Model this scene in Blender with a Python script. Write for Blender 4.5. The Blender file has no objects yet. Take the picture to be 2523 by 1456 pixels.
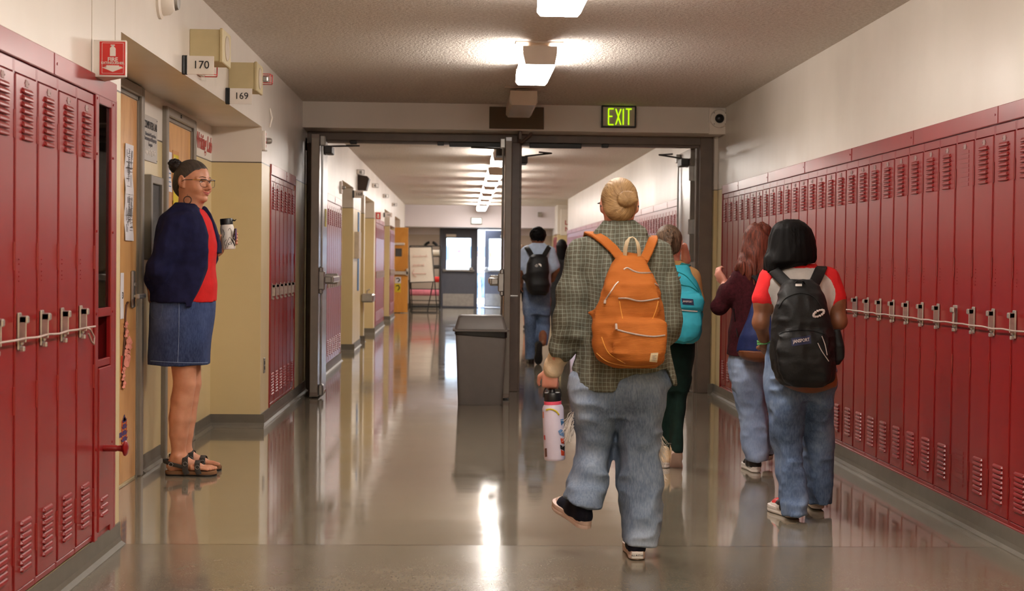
EXPO, LAMP, DAY = -0.22, 52.0, 16.0
import bpy, math, random
import numpy as np
from mathutils import Vector, Matrix
from mathutils.bvhtree import BVHTree
random.seed(7)
C = bpy.context.scene.collection
PI = math.pi
sc = bpy.context.scene
sc.view_settings.view_transform = 'Standard'
sc.view_settings.look = 'None'
sc.view_settings.gamma = 1.0
sc.view_settings.use_curve_mapping = False
sc.view_settings.exposure = EXPO if 'EXPO' in globals() else 0.0

# ---------------------------------------------------------------- camera
W_, H_, F_ = 2523, 1456, 3458.7
YAW, PITCH, ROLL, CH = 0.0365, 0.0239, 0.0114, 1.2
_fw = np.array([math.sin(YAW)*math.cos(PITCH), math.cos(YAW)*math.cos(PITCH), -math.sin(PITCH)])
_r0 = np.array([math.cos(YAW), -math.sin(YAW), 0.0]); _u0 = np.cross(_r0, _fw)
_rt = math.cos(ROLL)*_r0 + math.sin(ROLL)*_u0
_up = -math.sin(ROLL)*_r0 + math.cos(ROLL)*_u0
cam_d = bpy.data.cameras.new('camera'); cam = bpy.data.objects.new('camera', cam_d); C.objects.link(cam)
cam_d.sensor_width = 36.0; cam_d.lens = F_/W_*36.0; cam_d.clip_start = 0.05; cam_d.clip_end = 300
M3 = Matrix(((_rt[0], _up[0], -_fw[0], 0), (_rt[1], _up[1], -_fw[1], 0), (_rt[2], _up[2], -_fw[2], 0), (0, 0, 0, 1)))
cam.matrix_world = Matrix.Translation((0, 0, CH)) @ M3
cam_d.dof.use_dof = True; cam_d.dof.focus_distance = 7.0; cam_d.dof.aperture_fstop = 5.0
sc.camera = cam

def _ray(px, py):
    return _fw*F_ + _rt*(px-W_/2) - _up*(py-H_/2)
def at(px, py, Y):
    """Measured point: the place on the plane y = Y seen at photo pixel px, py."""
    k = _ray(px, py); q = k*(Y/k[1]); return Vector((q[0], q[1], q[2]+CH))
def atX(px, py, X):
    k = _ray(px, py); q = k*(X/k[0]); return Vector((q[0], q[1], q[2]+CH))

# ---------------------------------------------------------------- colours / materials
def lin(c):
    c = c/255.0
    return c/12.92 if c <= 0.04045 else ((c+0.055)/1.055)**2.4
def col(r, g, b): return (lin(r), lin(g), lin(b), 1.0)

class NT:
    def __init__(s, name):
        s.m = bpy.data.materials.new(name); s.m.use_nodes = True
        s.t = s.m.node_tree; s.n = s.t.nodes
        for x in list(s.n): s.n.remove(x)
        s.out = s.n.new('ShaderNodeOutputMaterial')
        s.b = s.n.new('ShaderNodeBsdfPrincipled')
        s.t.links.new(s.b.outputs[0], s.out.inputs[0])
    def node(s, typ, **kw):
        n = s.n.new(typ)
        for k, v in kw.items():
            if k in n.inputs: n.inputs[k].default_value = v
            else: setattr(n, k, v)
        return n
    def link(s, a, b): s.t.links.new(a, b)
    def setb(s, **kw):
        for k, v in kw.items(): s.b.inputs[k.replace('_', ' ')].default_value = v
    def coord(s, kind='Object', scale=(1, 1, 1), rot=(0, 0, 0)):
        tc = s.node('ShaderNodeTexCoord'); mp = s.node('ShaderNodeMapping')
        mp.inputs['Scale'].default_value = scale; mp.inputs['Rotation'].default_value = rot
        s.link(tc.outputs[kind], mp.inputs[0]); return mp.outputs[0]
    def noise(s, vec, scale=5, detail=3, rough=.5, dist=0):
        n = s.node('ShaderNodeTexNoise', Scale=scale, Detail=detail, Roughness=rough, Distortion=dist)
        s.link(vec, n.inputs['Vector']); return n.outputs['Fac']
    def ramp(s, fac, stops):
        r = s.node('ShaderNodeValToRGB'); e = r.color_ramp.elements
        while len(e) < len(stops): e.new(0.5)
        for i, (p, c) in enumerate(stops):
            e[i].position = p; e[i].color = c if isinstance(c, tuple) else (c, c, c, 1)
        s.link(fac, r.inputs[0]); return r.outputs[0]
    def mix(s, fac, a, b, mode='MIX'):
        m = s.node('ShaderNodeMix', data_type='RGBA', blend_type=mode)
        def put(i, v):
            if hasattr(v, 'links'): s.link(v, m.inputs[i])
            else: m.inputs[i].default_value = v
        put(0, fac); put(6, a); put(7, b); return m.outputs[2]
    def math(s, op, a, b=0.0, c=None):
        m = s.node('ShaderNodeMath', operation=op)
        for i, v in enumerate((a, b) if c is None else (a, b, c)):
            if hasattr(v, 'links'): s.link(v, m.inputs[i])
            else: m.inputs[i].default_value = v
        return m.outputs[0]
    def sep(s, vec):
        x = s.node('ShaderNodeSeparateXYZ'); s.link(vec, x.inputs[0]); return x.outputs
    def bump(s, h, strength=.3, dist=.01):
        b = s.node('ShaderNodeBump', Strength=strength, Distance=dist)
        s.link(h, b.inputs['Height']); s.link(b.outputs[0], s.b.inputs['Normal'])
    def base(s, c):
        if hasattr(c, 'links'): s.link(c, s.b.inputs['Base Color'])
        else: s.b.inputs['Base Color'].default_value = c

def plain(name, rgb, rough=.5, metal=0.0, var=.08, nscale=12, bump=0, bscale=60, spec=.5, coat=0, aniso=(1, 1, 1)):
    t = NT(name); c = col(*rgb); v = t.coord('Object', aniso)
    if var:
        f = t.noise(v, nscale, 4)
        d = tuple(x*(1-var*1.6) for x in c[:3])+(1,); l = tuple(min(1, x*(1+var)) for x in c[:3])+(1,)
        t.base(t.ramp(f, [(.3, d), (.7, l)]))
    else: t.base(c)
    t.setb(Roughness=rough, Metallic=metal, Specular_IOR_Level=spec, Coat_Weight=coat, Coat_Roughness=.15)
    if bump: t.bump(t.noise(v, bscale, 3), bump, .004)
    return t.m
def emit(name, rgb, strength):
    t = NT(name); t.base(col(*rgb)); t.setb(Emission_Strength=strength)
    t.b.inputs['Emission Color'].default_value = col(*rgb); return t.m

# ---------------------------------------------------------------- mesh builder
class MB:
    def __init__(s): s.v = []; s.f = []; s.mi = []
    def add(s, vs, fs, mi=0):
        o = len(s.v); s.v += [tuple(v) for v in vs]; s.f += [tuple(i+o for i in f) for f in fs]; s.mi += [mi]*len(fs); return s
    def box(s, x0, x1, y0, y1, z0, z1, mi=0, M=None):
        vs = [Vector((x, y, z)) for x in (x0, x1) for y in (y0, y1) for z in (z0, z1)]
        if M is not None: vs = [M @ v for v in vs]
        return s.add(vs, [(0, 1, 3, 2), (4, 6, 7, 5), (0, 4, 5, 1), (2, 3, 7, 6), (0, 2, 6, 4), (1, 5, 7, 3)], mi)
    def bbox(s, x0, x1, y0, y1, z0, z1, b=.004, mi=0, M=None):
        """box with chamfered edges"""
        c = Vector(((x0+x1)/2, (y0+y1)/2, (z0+z1)/2)); h = Vector((abs(x1-x0)/2, abs(y1-y0)/2, abs(z1-z0)/2)); b = min(b, min(h)*.9)
        vs = []; idx = {}
        for sx in (-1, 1):
            for sy in (-1, 1):
                for sz in (-1, 1):
                    for a in range(3):
                        d = [h[0]-b, h[1]-b, h[2]-b]; d[a] = h[a]
                        p = c+Vector((sx*d[0], sy*d[1], sz*d[2])); idx[(sx, sy, sz, a)] = len(vs); vs.append(M @ p if M is not None else p)
        F = []
        S = (-1, 1)
        for a in range(3):
            o = [i for i in range(3) if i != a]
            for s_ in S:
                q = []
                for u, w in ((-1, -1), (1, -1), (1, 1), (-1, 1)):
                    k = [0, 0, 0]; k[a] = s_; k[o[0]] = u; k[o[1]] = w; q.append(idx[(*k, a)])
                if (s_ > 0) == (a == 1): q.reverse()
                F.append(tuple(q))
        for a in range(3):
            o = [i for i in range(3) if i != a]
            for u in S:
                for w in S:
                    k = [0, 0, 0]; k[o[0]] = u; k[o[1]] = w
                    k1 = k[:]; k1[a] = -1; k2 = k[:]; k2[a] = 1
                    q = [idx[(*k1, o[0])], idx[(*k2, o[0])], idx[(*k2, o[1])], idx[(*k1, o[1])]]
                    F.append(tuple(q))
        for sx in S:
            for sy in S:
                for sz in S: F.append(tuple(idx[(sx, sy, sz, a)] for a in range(3)))
        return s.add(vs, F, mi)
    def prism(s, poly, axis, a, b, mi=0, M=None):
        """poly: 2D points in the other two axes (in order), extruded along axis from a to b"""
        def P(u, v, w):
            t = (w, u, v) if axis == 0 else ((u, w, v) if axis == 1 else (u, v, w))
            t = Vector(t); return M @ t if M is not None else t
        n = len(poly); vs = [P(u, v, a) for u, v in poly]+[P(u, v, b) for u, v in poly]
        fs = [tuple(range(n)), tuple(range(2*n-1, n-1, -1))]+[(i, i+n, (i+1) % n+n, (i+1) % n) for i in range(n)]
        return s.add(vs, fs, mi)
    def tube(s, pts, r, n=10, mi=0, closed=False, caps=True):
        pts = [Vector(p) for p in pts]; N = len(pts); rs = r if hasattr(r, '__len__') else [r]*N
        vs = []; up = None
        for i, p in enumerate(pts):
            a = pts[(i-1) % N] if (i or closed) else p; b = pts[(i+1) % N] if (i < N-1 or closed) else p
            t = (b-a); t = t.normalized() if t.length > 1e-9 else Vector((0, 0, 1))
            if up is None: up = t.orthogonal().normalized()
            up = up-t*up.dot(t); up = up.normalized() if up.length > 1e-6 else t.orthogonal().normalized()
            sd = t.cross(up)
            for k in range(n):
                th = 2*PI*k/n; vs.append(p+(up*math.cos(th)+sd*math.sin(th))*rs[i])
        fs = []
        for i in range(N if closed else N-1):
            j = (i+1) % N
            for k in range(n): fs.append((i*n+k, i*n+(k+1) % n, j*n+(k+1) % n, j*n+k))
        if caps and not closed: fs += [tuple(range(n-1, -1, -1)), tuple(range((N-1)*n, N*n))]
        return s.add(vs, fs, mi)
    def ribbon(s, pts, wid, th, side, mi=0):
        """flat strap: rectangular section swept along pts; side = width directions"""
        pts = [Vector(p) for p in pts]; N = len(pts); vs = []
        ws = wid if hasattr(wid, '__len__') else [wid]*N
        for i, p in enumerate(pts):
            t = (pts[min(i+1, N-1)]-pts[max(i-1, 0)]).normalized()
            d = Vector(side[i]) if isinstance(side[0], (tuple, list, Vector)) else Vector(side)
            d = (d-t*d.dot(t)).normalized(); nn = t.cross(d)
            w = ws[i]/2; h = th/2
            for a, b in ((-w, -h*.5), (-w, h*.5), (-w*.8, h), (w*.8, h), (w, h*.5), (w, -h*.5), (w*.8, -h), (-w*.8, -h)): vs.append(p+d*a+nn*b)
        fs = [tuple(range(7, -1, -1)), tuple(range((N-1)*8, N*8))]
        for i in range(N-1):
            for k in range(8): fs.append((i*8+k, i*8+(k+1) % 8, (i+1)*8+(k+1) % 8, (i+1)*8+k))
        return s.add(vs, fs, mi)
    def lathe(s, prof, o, n=24, mi=0, M=None):
        """prof: (r, z) list around z through o"""
        o = Vector(o); vs = []
        for r, z in prof:
            for k in range(n):
                th = 2*PI*k/n; p = Vector((r*math.cos(th), r*math.sin(th), z)); vs.append(o+(M @ p if M is not None else p))
        fs = []
        for i in range(len(prof)-1):
            for k in range(n): fs.append((i*n+k, i*n+(k+1) % n, (i+1)*n+(k+1) % n, (i+1)*n+k))
        fs += [tuple(range(n-1, -1, -1)), tuple(range((len(prof)-1)*n, len(prof)*n))]
        return s.add(vs, fs, mi)
    def build(s, name, mats, parent=None, smooth=False, loc=None):
        if not isinstance(mats, (list, tuple)): mats = [mats]
        me = bpy.data.meshes.new(name)
        off = Vector(loc) if loc is not None else (parent_world(parent) if parent is not None else Vector((0, 0, 0)))
        me.from_pydata([tuple(Vector(v)-off) for v in s.v], [], s.f)
        for m in mats: me.materials.append(m)
        if len(mats) > 1: me.polygons.foreach_set('material_index', s.mi)
        fix_normals(me)
        if smooth: shade(me, 38 if smooth is True else smooth)
        o = bpy.data.objects.new(name, me); C.objects.link(o)
        if parent is not None: o.parent = parent
        elif loc is not None: o.location = loc
        return o
import bmesh
def fix_normals(me):
    bm = bmesh.new(); bm.from_mesh(me); bmesh.ops.recalc_face_normals(bm, faces=bm.faces); bm.to_mesh(me); bm.free()
def shade(me, ang=38):
    me.polygons.foreach_set('use_smooth', [True]*len(me.polygons))
    try: me.set_sharp_from_angle(angle=math.radians(ang))
    except Exception: pass
def parent_world(p):
    v = Vector((0, 0, 0))
    while p is not None: v += p.location; p = p.parent
    return v
def tag(o, label=None, cat=None, group=None, kind=None):
    if label: o['label'] = label
    if cat: o['category'] = cat
    if group: o['group'] = group
    if kind: o['kind'] = kind
    return o
def thing(name, loc, label, cat, group=None):
    o = bpy.data.objects.new(name, None); C.objects.link(o); o.location = loc; o.empty_display_size = .1
    return tag(o, label, cat, group)
def struct(o): o['kind'] = 'structure'; return o
def dup(root, loc, label=None, group=None):
    r = root.copy(); C.objects.link(r); r.location = loc
    if label: r['label'] = label
    if group: r['group'] = group
    for ch in list(root.children):
        c = ch.copy(); C.objects.link(c); c.parent = r
        for g in list(ch.children):
            d = g.copy(); C.objects.link(d); d.parent = c
    return r
def text(name, body, size, loc, face, m, parent=None, ext=.0008, shear=0, align='CENTER', sx=1.0, bold=0.0):
    """lettering as mesh; face = '-y' (towards the camera) or '+x' (on a left wall) or a 3x3 matrix"""
    cu = bpy.data.curves.new(name, 'FONT'); cu.body = body; cu.size = size; cu.extrude = ext; cu.shear = shear
    cu.align_x = align; cu.align_y = 'CENTER'; cu.offset = bold; cu.resolution_u = 3
    o = bpy.data.objects.new(name, cu); C.objects.link(o)
    bpy.context.view_layer.update()
    me = bpy.data.meshes.new_from_object(o.evaluated_get(bpy.context.evaluated_depsgraph_get()))
    bpy.data.objects.remove(o); bpy.data.curves.remove(cu)
    me.name = name
    if face == '-y': R = Matrix.Rotation(PI/2, 3, 'X')
    elif face == '+x': R = Matrix.Rotation(PI/2, 3, 'Z') @ Matrix.Rotation(PI/2, 3, 'X')
    else: R = face
    off = parent_world(parent) if parent is not None else Vector((0, 0, 0))
    for v in me.vertices: v.co = R @ Vector((v.co.x*sx, v.co.y, v.co.z))+Vector(loc)-off
    me.materials.clear(); me.materials.append(m)
    ob = bpy.data.objects.new(name, me); C.objects.link(ob)
    if parent is not None: ob.parent = parent
    return ob

# ---------------------------------------------------------------- soft bodies: distance fields meshed by surface nets
def V3(p): return np.array([p[0], p[1], p[2]], dtype=np.float32)
_rng = np.random.RandomState(3); _TAB = _rng.rand(32, 32, 32).astype(np.float32)
def vnoise(X, Y, Z, s, seed=0, st=(1, 1, 1)):
    x = X*(s*st[0])+seed*7.3; y = Y*(s*st[1])+seed*3.1; z = Z*(s*st[2])+seed*5.7
    x, y, z = np.broadcast_arrays(x, y, z)
    xi = np.floor(x).astype(np.int32); yi = np.floor(y).astype(np.int32); zi = np.floor(z).astype(np.int32)
    fx = x-xi; fy = y-yi; fz = z-zi
    fx = fx*fx*(3-2*fx); fy = fy*fy*(3-2*fy); fz = fz*fz*(3-2*fz)
    def T(a, b, c): return _TAB[(xi+a) & 31, (yi+b) & 31, (zi+c) & 31]
    a = T(0, 0, 0)*(1-fx)+T(1, 0, 0)*fx; b = T(0, 1, 0)*(1-fx)+T(1, 1, 0)*fx
    c = T(0, 0, 1)*(1-fx)+T(1, 0, 1)*fx; d = T(0, 1, 1)*(1-fx)+T(1, 1, 1)*fx
    return ((a*(1-fy)+b*fy)*(1-fz)+(c*(1-fy)+d*fy)*fz)*2-1

class Field:
    def __init__(s, v=.006):
        s.v = v; s.ops = []
        s.lo = np.array([1e9]*3); s.hi = -s.lo
    def _bb(s, lo, hi, grow=True):
        lo = np.array(lo, float); hi = np.array(hi, float)
        if grow: s.lo = np.minimum(s.lo, lo); s.hi = np.maximum(s.hi, hi)
        return lo, hi
    def cone(s, a, b, ra, rb, k=.02, op='u', flat=None):
        """tapered capsule; flat=(direction, factor) squashes it along a direction"""
        a = V3(a); b = V3(b); r = max(ra, rb)
        bb = s._bb(np.minimum(a, b)-r, np.maximum(a, b)+r, op == 'u')
        def fn(X, Y, Z):
            px, py, pz = X-a[0], Y-a[1], Z-a[2]; d = b-a
            sc_ = 1.0
            if flat:
                n = V3(Vector(flat[0]).normalized()); q = px*n[0]+py*n[1]+pz*n[2]
                L = max(float(d@d), 1e-9); t = np.clip((px*d[0]+py*d[1]+pz*d[2])/L, 0, 1)
                q2 = q-t*float(d@n)
                px, py, pz = px+n[0]*q2*(1/flat[1]-1), py+n[1]*q2*(1/flat[1]-1), pz+n[2]*q2*(1/flat[1]-1)
                sc_ = .5+.5*flat[1]
            L = max(float(d@d), 1e-9)
            t = np.clip((px*d[0]+py*d[1]+pz*d[2])/L, 0, 1)
            return (np.sqrt((px-t*d[0])**2+(py-t*d[1])**2+(pz-t*d[2])**2)-(ra+(rb-ra)*t))*sc_
        s.ops.append((fn, bb, k, op)); return s
    def chain(s, pts, rs, k=.02, op='u', flat=None):
        for i in range(len(pts)-1): s.cone(pts[i], pts[i+1], rs[i], rs[i+1], k, op, flat)
        return s
    def ell(s, c, r, R=None, k=.02, op='u'):
        c = V3(c); r = np.array([r]*3 if not hasattr(r, '__len__') else r, dtype=np.float32)
        Rm = np.array(R, dtype=np.float32) if R is not None else np.eye(3, dtype=np.float32)   # columns = local axes
        ext = np.sqrt(((Rm*r[None, :])**2).sum(1)); bb = s._bb(c-ext, c+ext, op == 'u')
        def fn(X, Y, Z):
            px, py, pz = X-c[0], Y-c[1], Z-c[2]
            l = [px*Rm[0, i]+py*Rm[1, i]+pz*Rm[2, i] for i in range(3)]
            k0 = np.sqrt((l[0]/r[0])**2+(l[1]/r[1])**2+(l[2]/r[2])**2)
            k1 = np.sqrt((l[0]/r[0]**2)**2+(l[1]/r[1]**2)**2+(l[2]/r[2]**2)**2)+1e-9
            return k0*(k0-1)/k1
        s.ops.append((fn, bb, k, op)); return s
    def rbox(s, c, h, r, R=None, k=.01, op='u'):
        c = V3(c); h = np.array(h, dtype=np.float32); Rm = np.array(R, dtype=np.float32) if R is not None else np.eye(3, dtype=np.float32)
        ext = (np.abs(Rm)*h[None, :]).sum(1); bb = s._bb(c-ext, c+ext, op == 'u')
        def fn(X, Y, Z):
            px, py, pz = X-c[0], Y-c[1], Z-c[2]
            q = [np.abs(px*Rm[0, i]+py*Rm[1, i]+pz*Rm[2, i])-(h[i]-r) for i in range(3)]
            out = np.sqrt(np.maximum(q[0], 0)**2+np.maximum(q[1], 0)**2+np.maximum(q[2], 0)**2)
            return out+np.minimum(np.maximum(q[0], np.maximum(q[1], q[2])), 0)-r
        s.ops.append((fn, bb, k, op)); return s
    def loft(s, rows, n=2.0, k=.02, op='u'):
        """rows: (z, cx, cy, a, b) stacked sections, superellipse exponent n"""
        rows = sorted(rows); A = np.array(rows, dtype=np.float64); z = A[:, 0]
        # smooth the profile
        zz = np.linspace(z[0], z[-1], 90); prof = [np.interp(zz, z, A[:, i]) for i in range(1, 5)]
        ker = np.ones(5)/5
        prof = [np.convolve(np.pad(p_, 2, mode='edge'), ker, 'valid') for p_ in prof]
        m = max(A[:, 3].max(), A[:, 4].max())
        bb = s._bb([(A[:, 1]-A[:, 3]).min(), (A[:, 2]-A[:, 4]).min(), z[0]], [(A[:, 1]+A[:, 3]).max(), (A[:, 2]+A[:, 4]).max(), z[-1]], op == 'u')
        def fn(X, Y, Z):
            cx, cy, a, b = [np.interp(Z, zz, p_).astype(np.float32) for p_ in prof]
            u = np.abs((X-cx)/a); w = np.abs((Y-cy)/b)
            if n == 2.0: q = np.sqrt(u*u+w*w)
            else: q = (u**n+w**n)**(1.0/n)
            # first order distance
            g = np.sqrt((u/a)**2+(w/b)**2)/np.maximum(q, 1e-4) if n == 2.0 else 1/np.minimum(a, b)
            d = (q-1)/np.maximum(g, 1e-4)
            d = np.maximum(d, -np.minimum(a, b))
            e = np.maximum(zz[0]-Z, Z-zz[-1]).astype(np.float32)
            return np.maximum(d, e)
        s.ops.append((fn, bb, k, op)); return s
    def cut(s, fn): s.ops.append((fn, None, 0, 'cut')); return s
    def disp(s, fn): s.ops.append((fn, None, 0, 'disp')); return s
    def wrinkle(s, amp, scale, st=(1, 1, 1), seed=0, where=None):
        def fn(X, Y, Z):
            q = vnoise(X, Y, Z, scale, seed, st); q = np.abs(q)*2-.6
            q = q*amp
            return q*where(X, Y, Z) if where else q
        return s.disp(fn)
    def mesh(s, name, mats, parent=None, matfn=None, smooth_it=1, loc=None):
        v = s.v; lo = s.lo-3*v; hi = s.hi+3*v
        n = np.ceil((hi-lo)/v).astype(int)+1
        ax = [(lo[i]+np.arange(n[i])*v).astype(np.float32) for i in range(3)]
        F = np.full(tuple(n), .08, dtype=np.float32)
        for fn, bb, k, op in s.ops:
            if bb is None: i0 = [0]*3; i1 = list(n)
            else:
                m = k+3*v
                i0 = [max(0, int((bb[0][i]-m-lo[i])/v)) for i in range(3)]; i1 = [min(n[i], int((bb[1][i]+m-lo[i])/v)+2) for i in range(3)]
                if any(i1[i] <= i0[i] for i in range(3)): continue
            sl = tuple(slice(i0[i], i1[i]) for i in range(3))
            X = ax[0][sl[0]][:, None, None]; Y = ax[1][sl[1]][None, :, None]; Z = ax[2][sl[2]][None, None, :]
            G = F[sl]
            if op == 'disp':
                near = np.abs(G) < .03; d = np.broadcast_to(fn(X, Y, Z), G.shape); G[near] += d[near]; continue
            d = fn(X, Y, Z)
            if op == 'u':
                if k > 0:
                    h = np.clip(.5+.5*(G-d)/k, 0, 1); G[...] = G*(1-h)+d*h-k*h*(1-h)
                else: np.minimum(G, d, out=G)
            elif op == 's':
                d = -d
                if k > 0:
                    h = np.clip(.5-.5*(G-d)/k, 0, 1); G[...] = G*(1-h)+d*h+k*h*(1-h)
                else: np.maximum(G, d, out=G)
            elif op == 'cut': np.maximum(G, d, out=G)
        S = F < 0
        # surface nets
        acc = np.zeros(tuple(n-1)+(3,), np.float32); cnt = np.zeros(tuple(n-1), np.float32)
        N0, N1, N2 = n
        for a in range(3):
            sa = [slice(None)]*3; sb = [slice(None)]*3; sa[a] = slice(0, -1); sb[a] = slice(1, None)
            f0 = F[tuple(sa)]; f1 = F[tuple(sb)]; cr = S[tuple(sa)] != S[tuple(sb)]
            idx = np.argwhere(cr); t = f0[cr]/(f0[cr]-f1[cr])
            o = [i for i in range(3) if i != a]
            for du in (0, 1):
                for dv in (0, 1):
                    c = idx.copy(); c[:, o[0]] -= du; c[:, o[1]] -= dv
                    ok = (c >= 0).all(1) & (c < (n-1)).all(1)
                    cc = c[ok]; p = np.zeros((len(cc), 3), np.float32); p[:, a] = t[ok]; p[:, o[0]] = du; p[:, o[1]] = dv
                    np.add.at(acc, (cc[:, 0], cc[:, 1], cc[:, 2]), p); np.add.at(cnt, (cc[:, 0], cc[:, 1], cc[:, 2]), 1)
        act = np.argwhere(cnt > 0); ids = np.full(tuple(n-1), -1, np.int32); ids[act[:, 0], act[:, 1], act[:, 2]] = np.arange(len(act))
        P = lo[None, :]+(act+acc[act[:, 0], act[:, 1], act[:, 2]]/cnt[act[:, 0], act[:, 1], act[:, 2]][:, None])*v
        Q = []
        for a in range(3):
            sa = [slice(None)]*3; sb = [slice(None)]*3; sa[a] = slice(0, -1); sb[a] = slice(1, None)
            cr = S[tuple(sa)] != S[tuple(sb)]; idx = np.argwhere(cr); ins = S[tuple(sa)][cr]
            o = [(a+1) % 3, (a+2) % 3]
            ok = (idx[:, o[0]] >= 1) & (idx[:, o[1]] >= 1) & (idx[:, o[0]] < n[o[0]]-1) & (idx[:, o[1]] < n[o[1]]-1)
            idx = idx[ok]; ins = ins[ok]
            def I(du, dv):
                c = idx.copy(); c[:, o[0]] -= du; c[:, o[1]] -= dv; return ids[c[:, 0], c[:, 1], c[:, 2]]
            q = np.stack([I(1, 1), I(0, 1), I(0, 0), I(1, 0)], 1); q[~ins] = q[~ins][:, ::-1]; Q.append(q)
        Q = np.concatenate(Q)
        for _ in range(smooth_it):
            sm = np.zeros_like(P); c = np.zeros(len(P))
            for i in range(4):
                a, b = Q[:, i], Q[:, (i+1) % 4]; np.add.at(sm, a, P[b]); np.add.at(c, a, 1)
                np.add.at(sm, b, P[a]); np.add.at(c, b, 1)
            P = P*.5+.5*sm/np.maximum(c, 1)[:, None]
        off = np.array(parent_world(parent)) if parent is not None else (np.array(loc) if loc is not None else np.zeros(3))
        me = bpy.data.meshes.new(name); me.vertices.add(len(P)); me.vertices.foreach_set('co', (P-off).astype(np.float32).ravel())
        me.loops.add(len(Q)*4); me.loops.foreach_set('vertex_index', Q.astype(np.int32).ravel())
        me.polygons.add(len(Q)); me.polygons.foreach_set('loop_start', np.arange(0, len(Q)*4, 4, dtype=np.int32))
        me.polygons.foreach_set('use_smooth', np.ones(len(Q), bool))
        if not isinstance(mats, (list, tuple)): mats = [mats]
        for m in mats: me.materials.append(m)
        if matfn is not None:
            ctr = P[Q].mean(1); me.polygons.foreach_set('material_index', matfn(ctr[:, 0], ctr[:, 1], ctr[:, 2]).astype(np.int32))
        me.update(calc_edges=True); me.validate()
        o = bpy.data.objects.new(name, me); C.objects.link(o)
        if parent is not None: o.parent = parent
        elif loc is not None: o.location = loc
        o['_P'] = 0; del o['_P']
        s.P = P; s.Q = Q
        return o
    def bvh(s): return BVHTree.FromPolygons([tuple(p) for p in s.P.tolist()], [tuple(q) for q in s.Q.tolist()])
def rows(Yc, data):
    """silhouette rows measured on the photo at depth Yc: (py, pxl, pxr, dy, halfdepth) -> loft rows"""
    out = []
    for py, l, r, dy, b in data:
        A = at(l, py, Yc+dy); B = at(r, py, Yc+dy)
        out.append(((A.z+B.z)/2, (A.x+B.x)/2, Yc+dy, abs(B.x-A.x)/2, b))
    return out
def onsurf(bvh, px, py, off=.0015):
    """point of a body's surface on the sight line through a measured pixel, lifted by off"""
    o = Vector((0, 0, CH)); d = Vector(_ray(px, py)).normalized()
    h = bvh.ray_cast(o, d)
    if h[0] is None: return None
    return h[0]-d*off
def patch(bvh, quad, m, name, parent, off=.002, nu=6, nv=4, th=.0015):
    """thin cloth or paper patch lying on a surface; quad = four measured corners"""
    (a, b, c, d) = [Vector((p[0], p[1])) for p in quad]; g = []
    for j in range(nv+1):
        for i in range(nu+1):
            u, w = i/nu, j/nv; q = (a*(1-u)+b*u)*(1-w)+(d*(1-u)+c*u)*w
            p = onsurf(bvh, q.x, q.y, off)
            g.append(p)
    good = [p for p in g if p is not None]
    if not good: return None
    ym = sum(p.y for p in good)/len(good)
    k = 0
    for j in range(nv+1):
        for i in range(nu+1):
            if g[k] is None:
                u, w = i/nu, j/nv; q = (a*(1-u)+b*u)*(1-w)+(d*(1-u)+c*u)*w; g[k] = at(q.x, q.y, ym)
            k += 1
    mb = MB(); n = nu+1
    vs = g+[p+Vector((0, th, 0)) for p in g]; N = len(g)
    fs = []
    for j in range(nv):
        for i in range(nu):
            q = (j*n+i, j*n+i+1, (j+1)*n+i+1, (j+1)*n+i); fs.append(q); fs.append(tuple(x+N for x in reversed(q)))
    mb.add(vs, fs); return mb.build(name, m, parent)
def seam(bvh, pts, r, m, name, parent, off=.002, n=24):
    """cord or zip following a surface through measured pixels"""
    P = [Vector(p) for p in pts]; out = []
    for i in range(n+1):
        t = i/n*(len(P)-1); j = min(int(t), len(P)-2); f = t-j
        p0 = P[max(j-1, 0)]; p1 = P[j]; p2 = P[j+1]; p3 = P[min(j+2, len(P)-1)]
        q = .5*((2*p1)+(p2-p0)*f+(2*p0-5*p1+4*p2-p3)*f*f+(3*p1-p0-3*p2+p3)*f**3)
        s = onsurf(bvh, q.x, q.y, off)
        if s is not None: out.append(s)
    if len(out) < 2: return None
    mb = MB(); mb.tube(out, r, 6); return mb.build(name, m, parent, True)
def words_on(bvh, body, px, py, wpx, hpx, m, name, parent, off=.004, tilt=0, bold=0.0):
    """lettering projected onto a surface, centred on a measured pixel, wpx wide"""
    cu = bpy.data.curves.new(name, 'FONT'); cu.body = body; cu.size = 1; cu.align_x = 'CENTER'; cu.align_y = 'CENTER'; cu.resolution_u = 2; cu.offset = bold
    o = bpy.data.objects.new(name, cu); C.objects.link(o); bpy.context.view_layer.update()
    me = bpy.data.meshes.new_from_object(o.evaluated_get(bpy.context.evaluated_depsgraph_get()))
    bpy.data.objects.remove(o); bpy.data.curves.remove(cu); me.name = name
    xs = [v.co.x for v in me.vertices]; ys = [v.co.y for v in me.vertices]
    x0, x1, y0, y1 = min(xs), max(xs), min(ys), max(ys); ct, st = math.cos(tilt), math.sin(tilt); off0 = parent_world(parent); last = None
    for v in me.vertices:
        u = ((v.co.x-(x0+x1)/2)/(x1-x0))*wpx; w = -((v.co.y-(y0+y1)/2)/(y1-y0))*hpx
        s = onsurf(bvh, px+u*ct-w*st, py+u*st+w*ct, off)
        if s is None: s = last if last is not None else at(px, py, 6)
        last = s; v.co = s-off0
    me.materials.clear(); me.materials.append(m)
    ob = bpy.data.objects.new(name, me); C.objects.link(ob); ob.parent = parent; return ob
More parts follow.
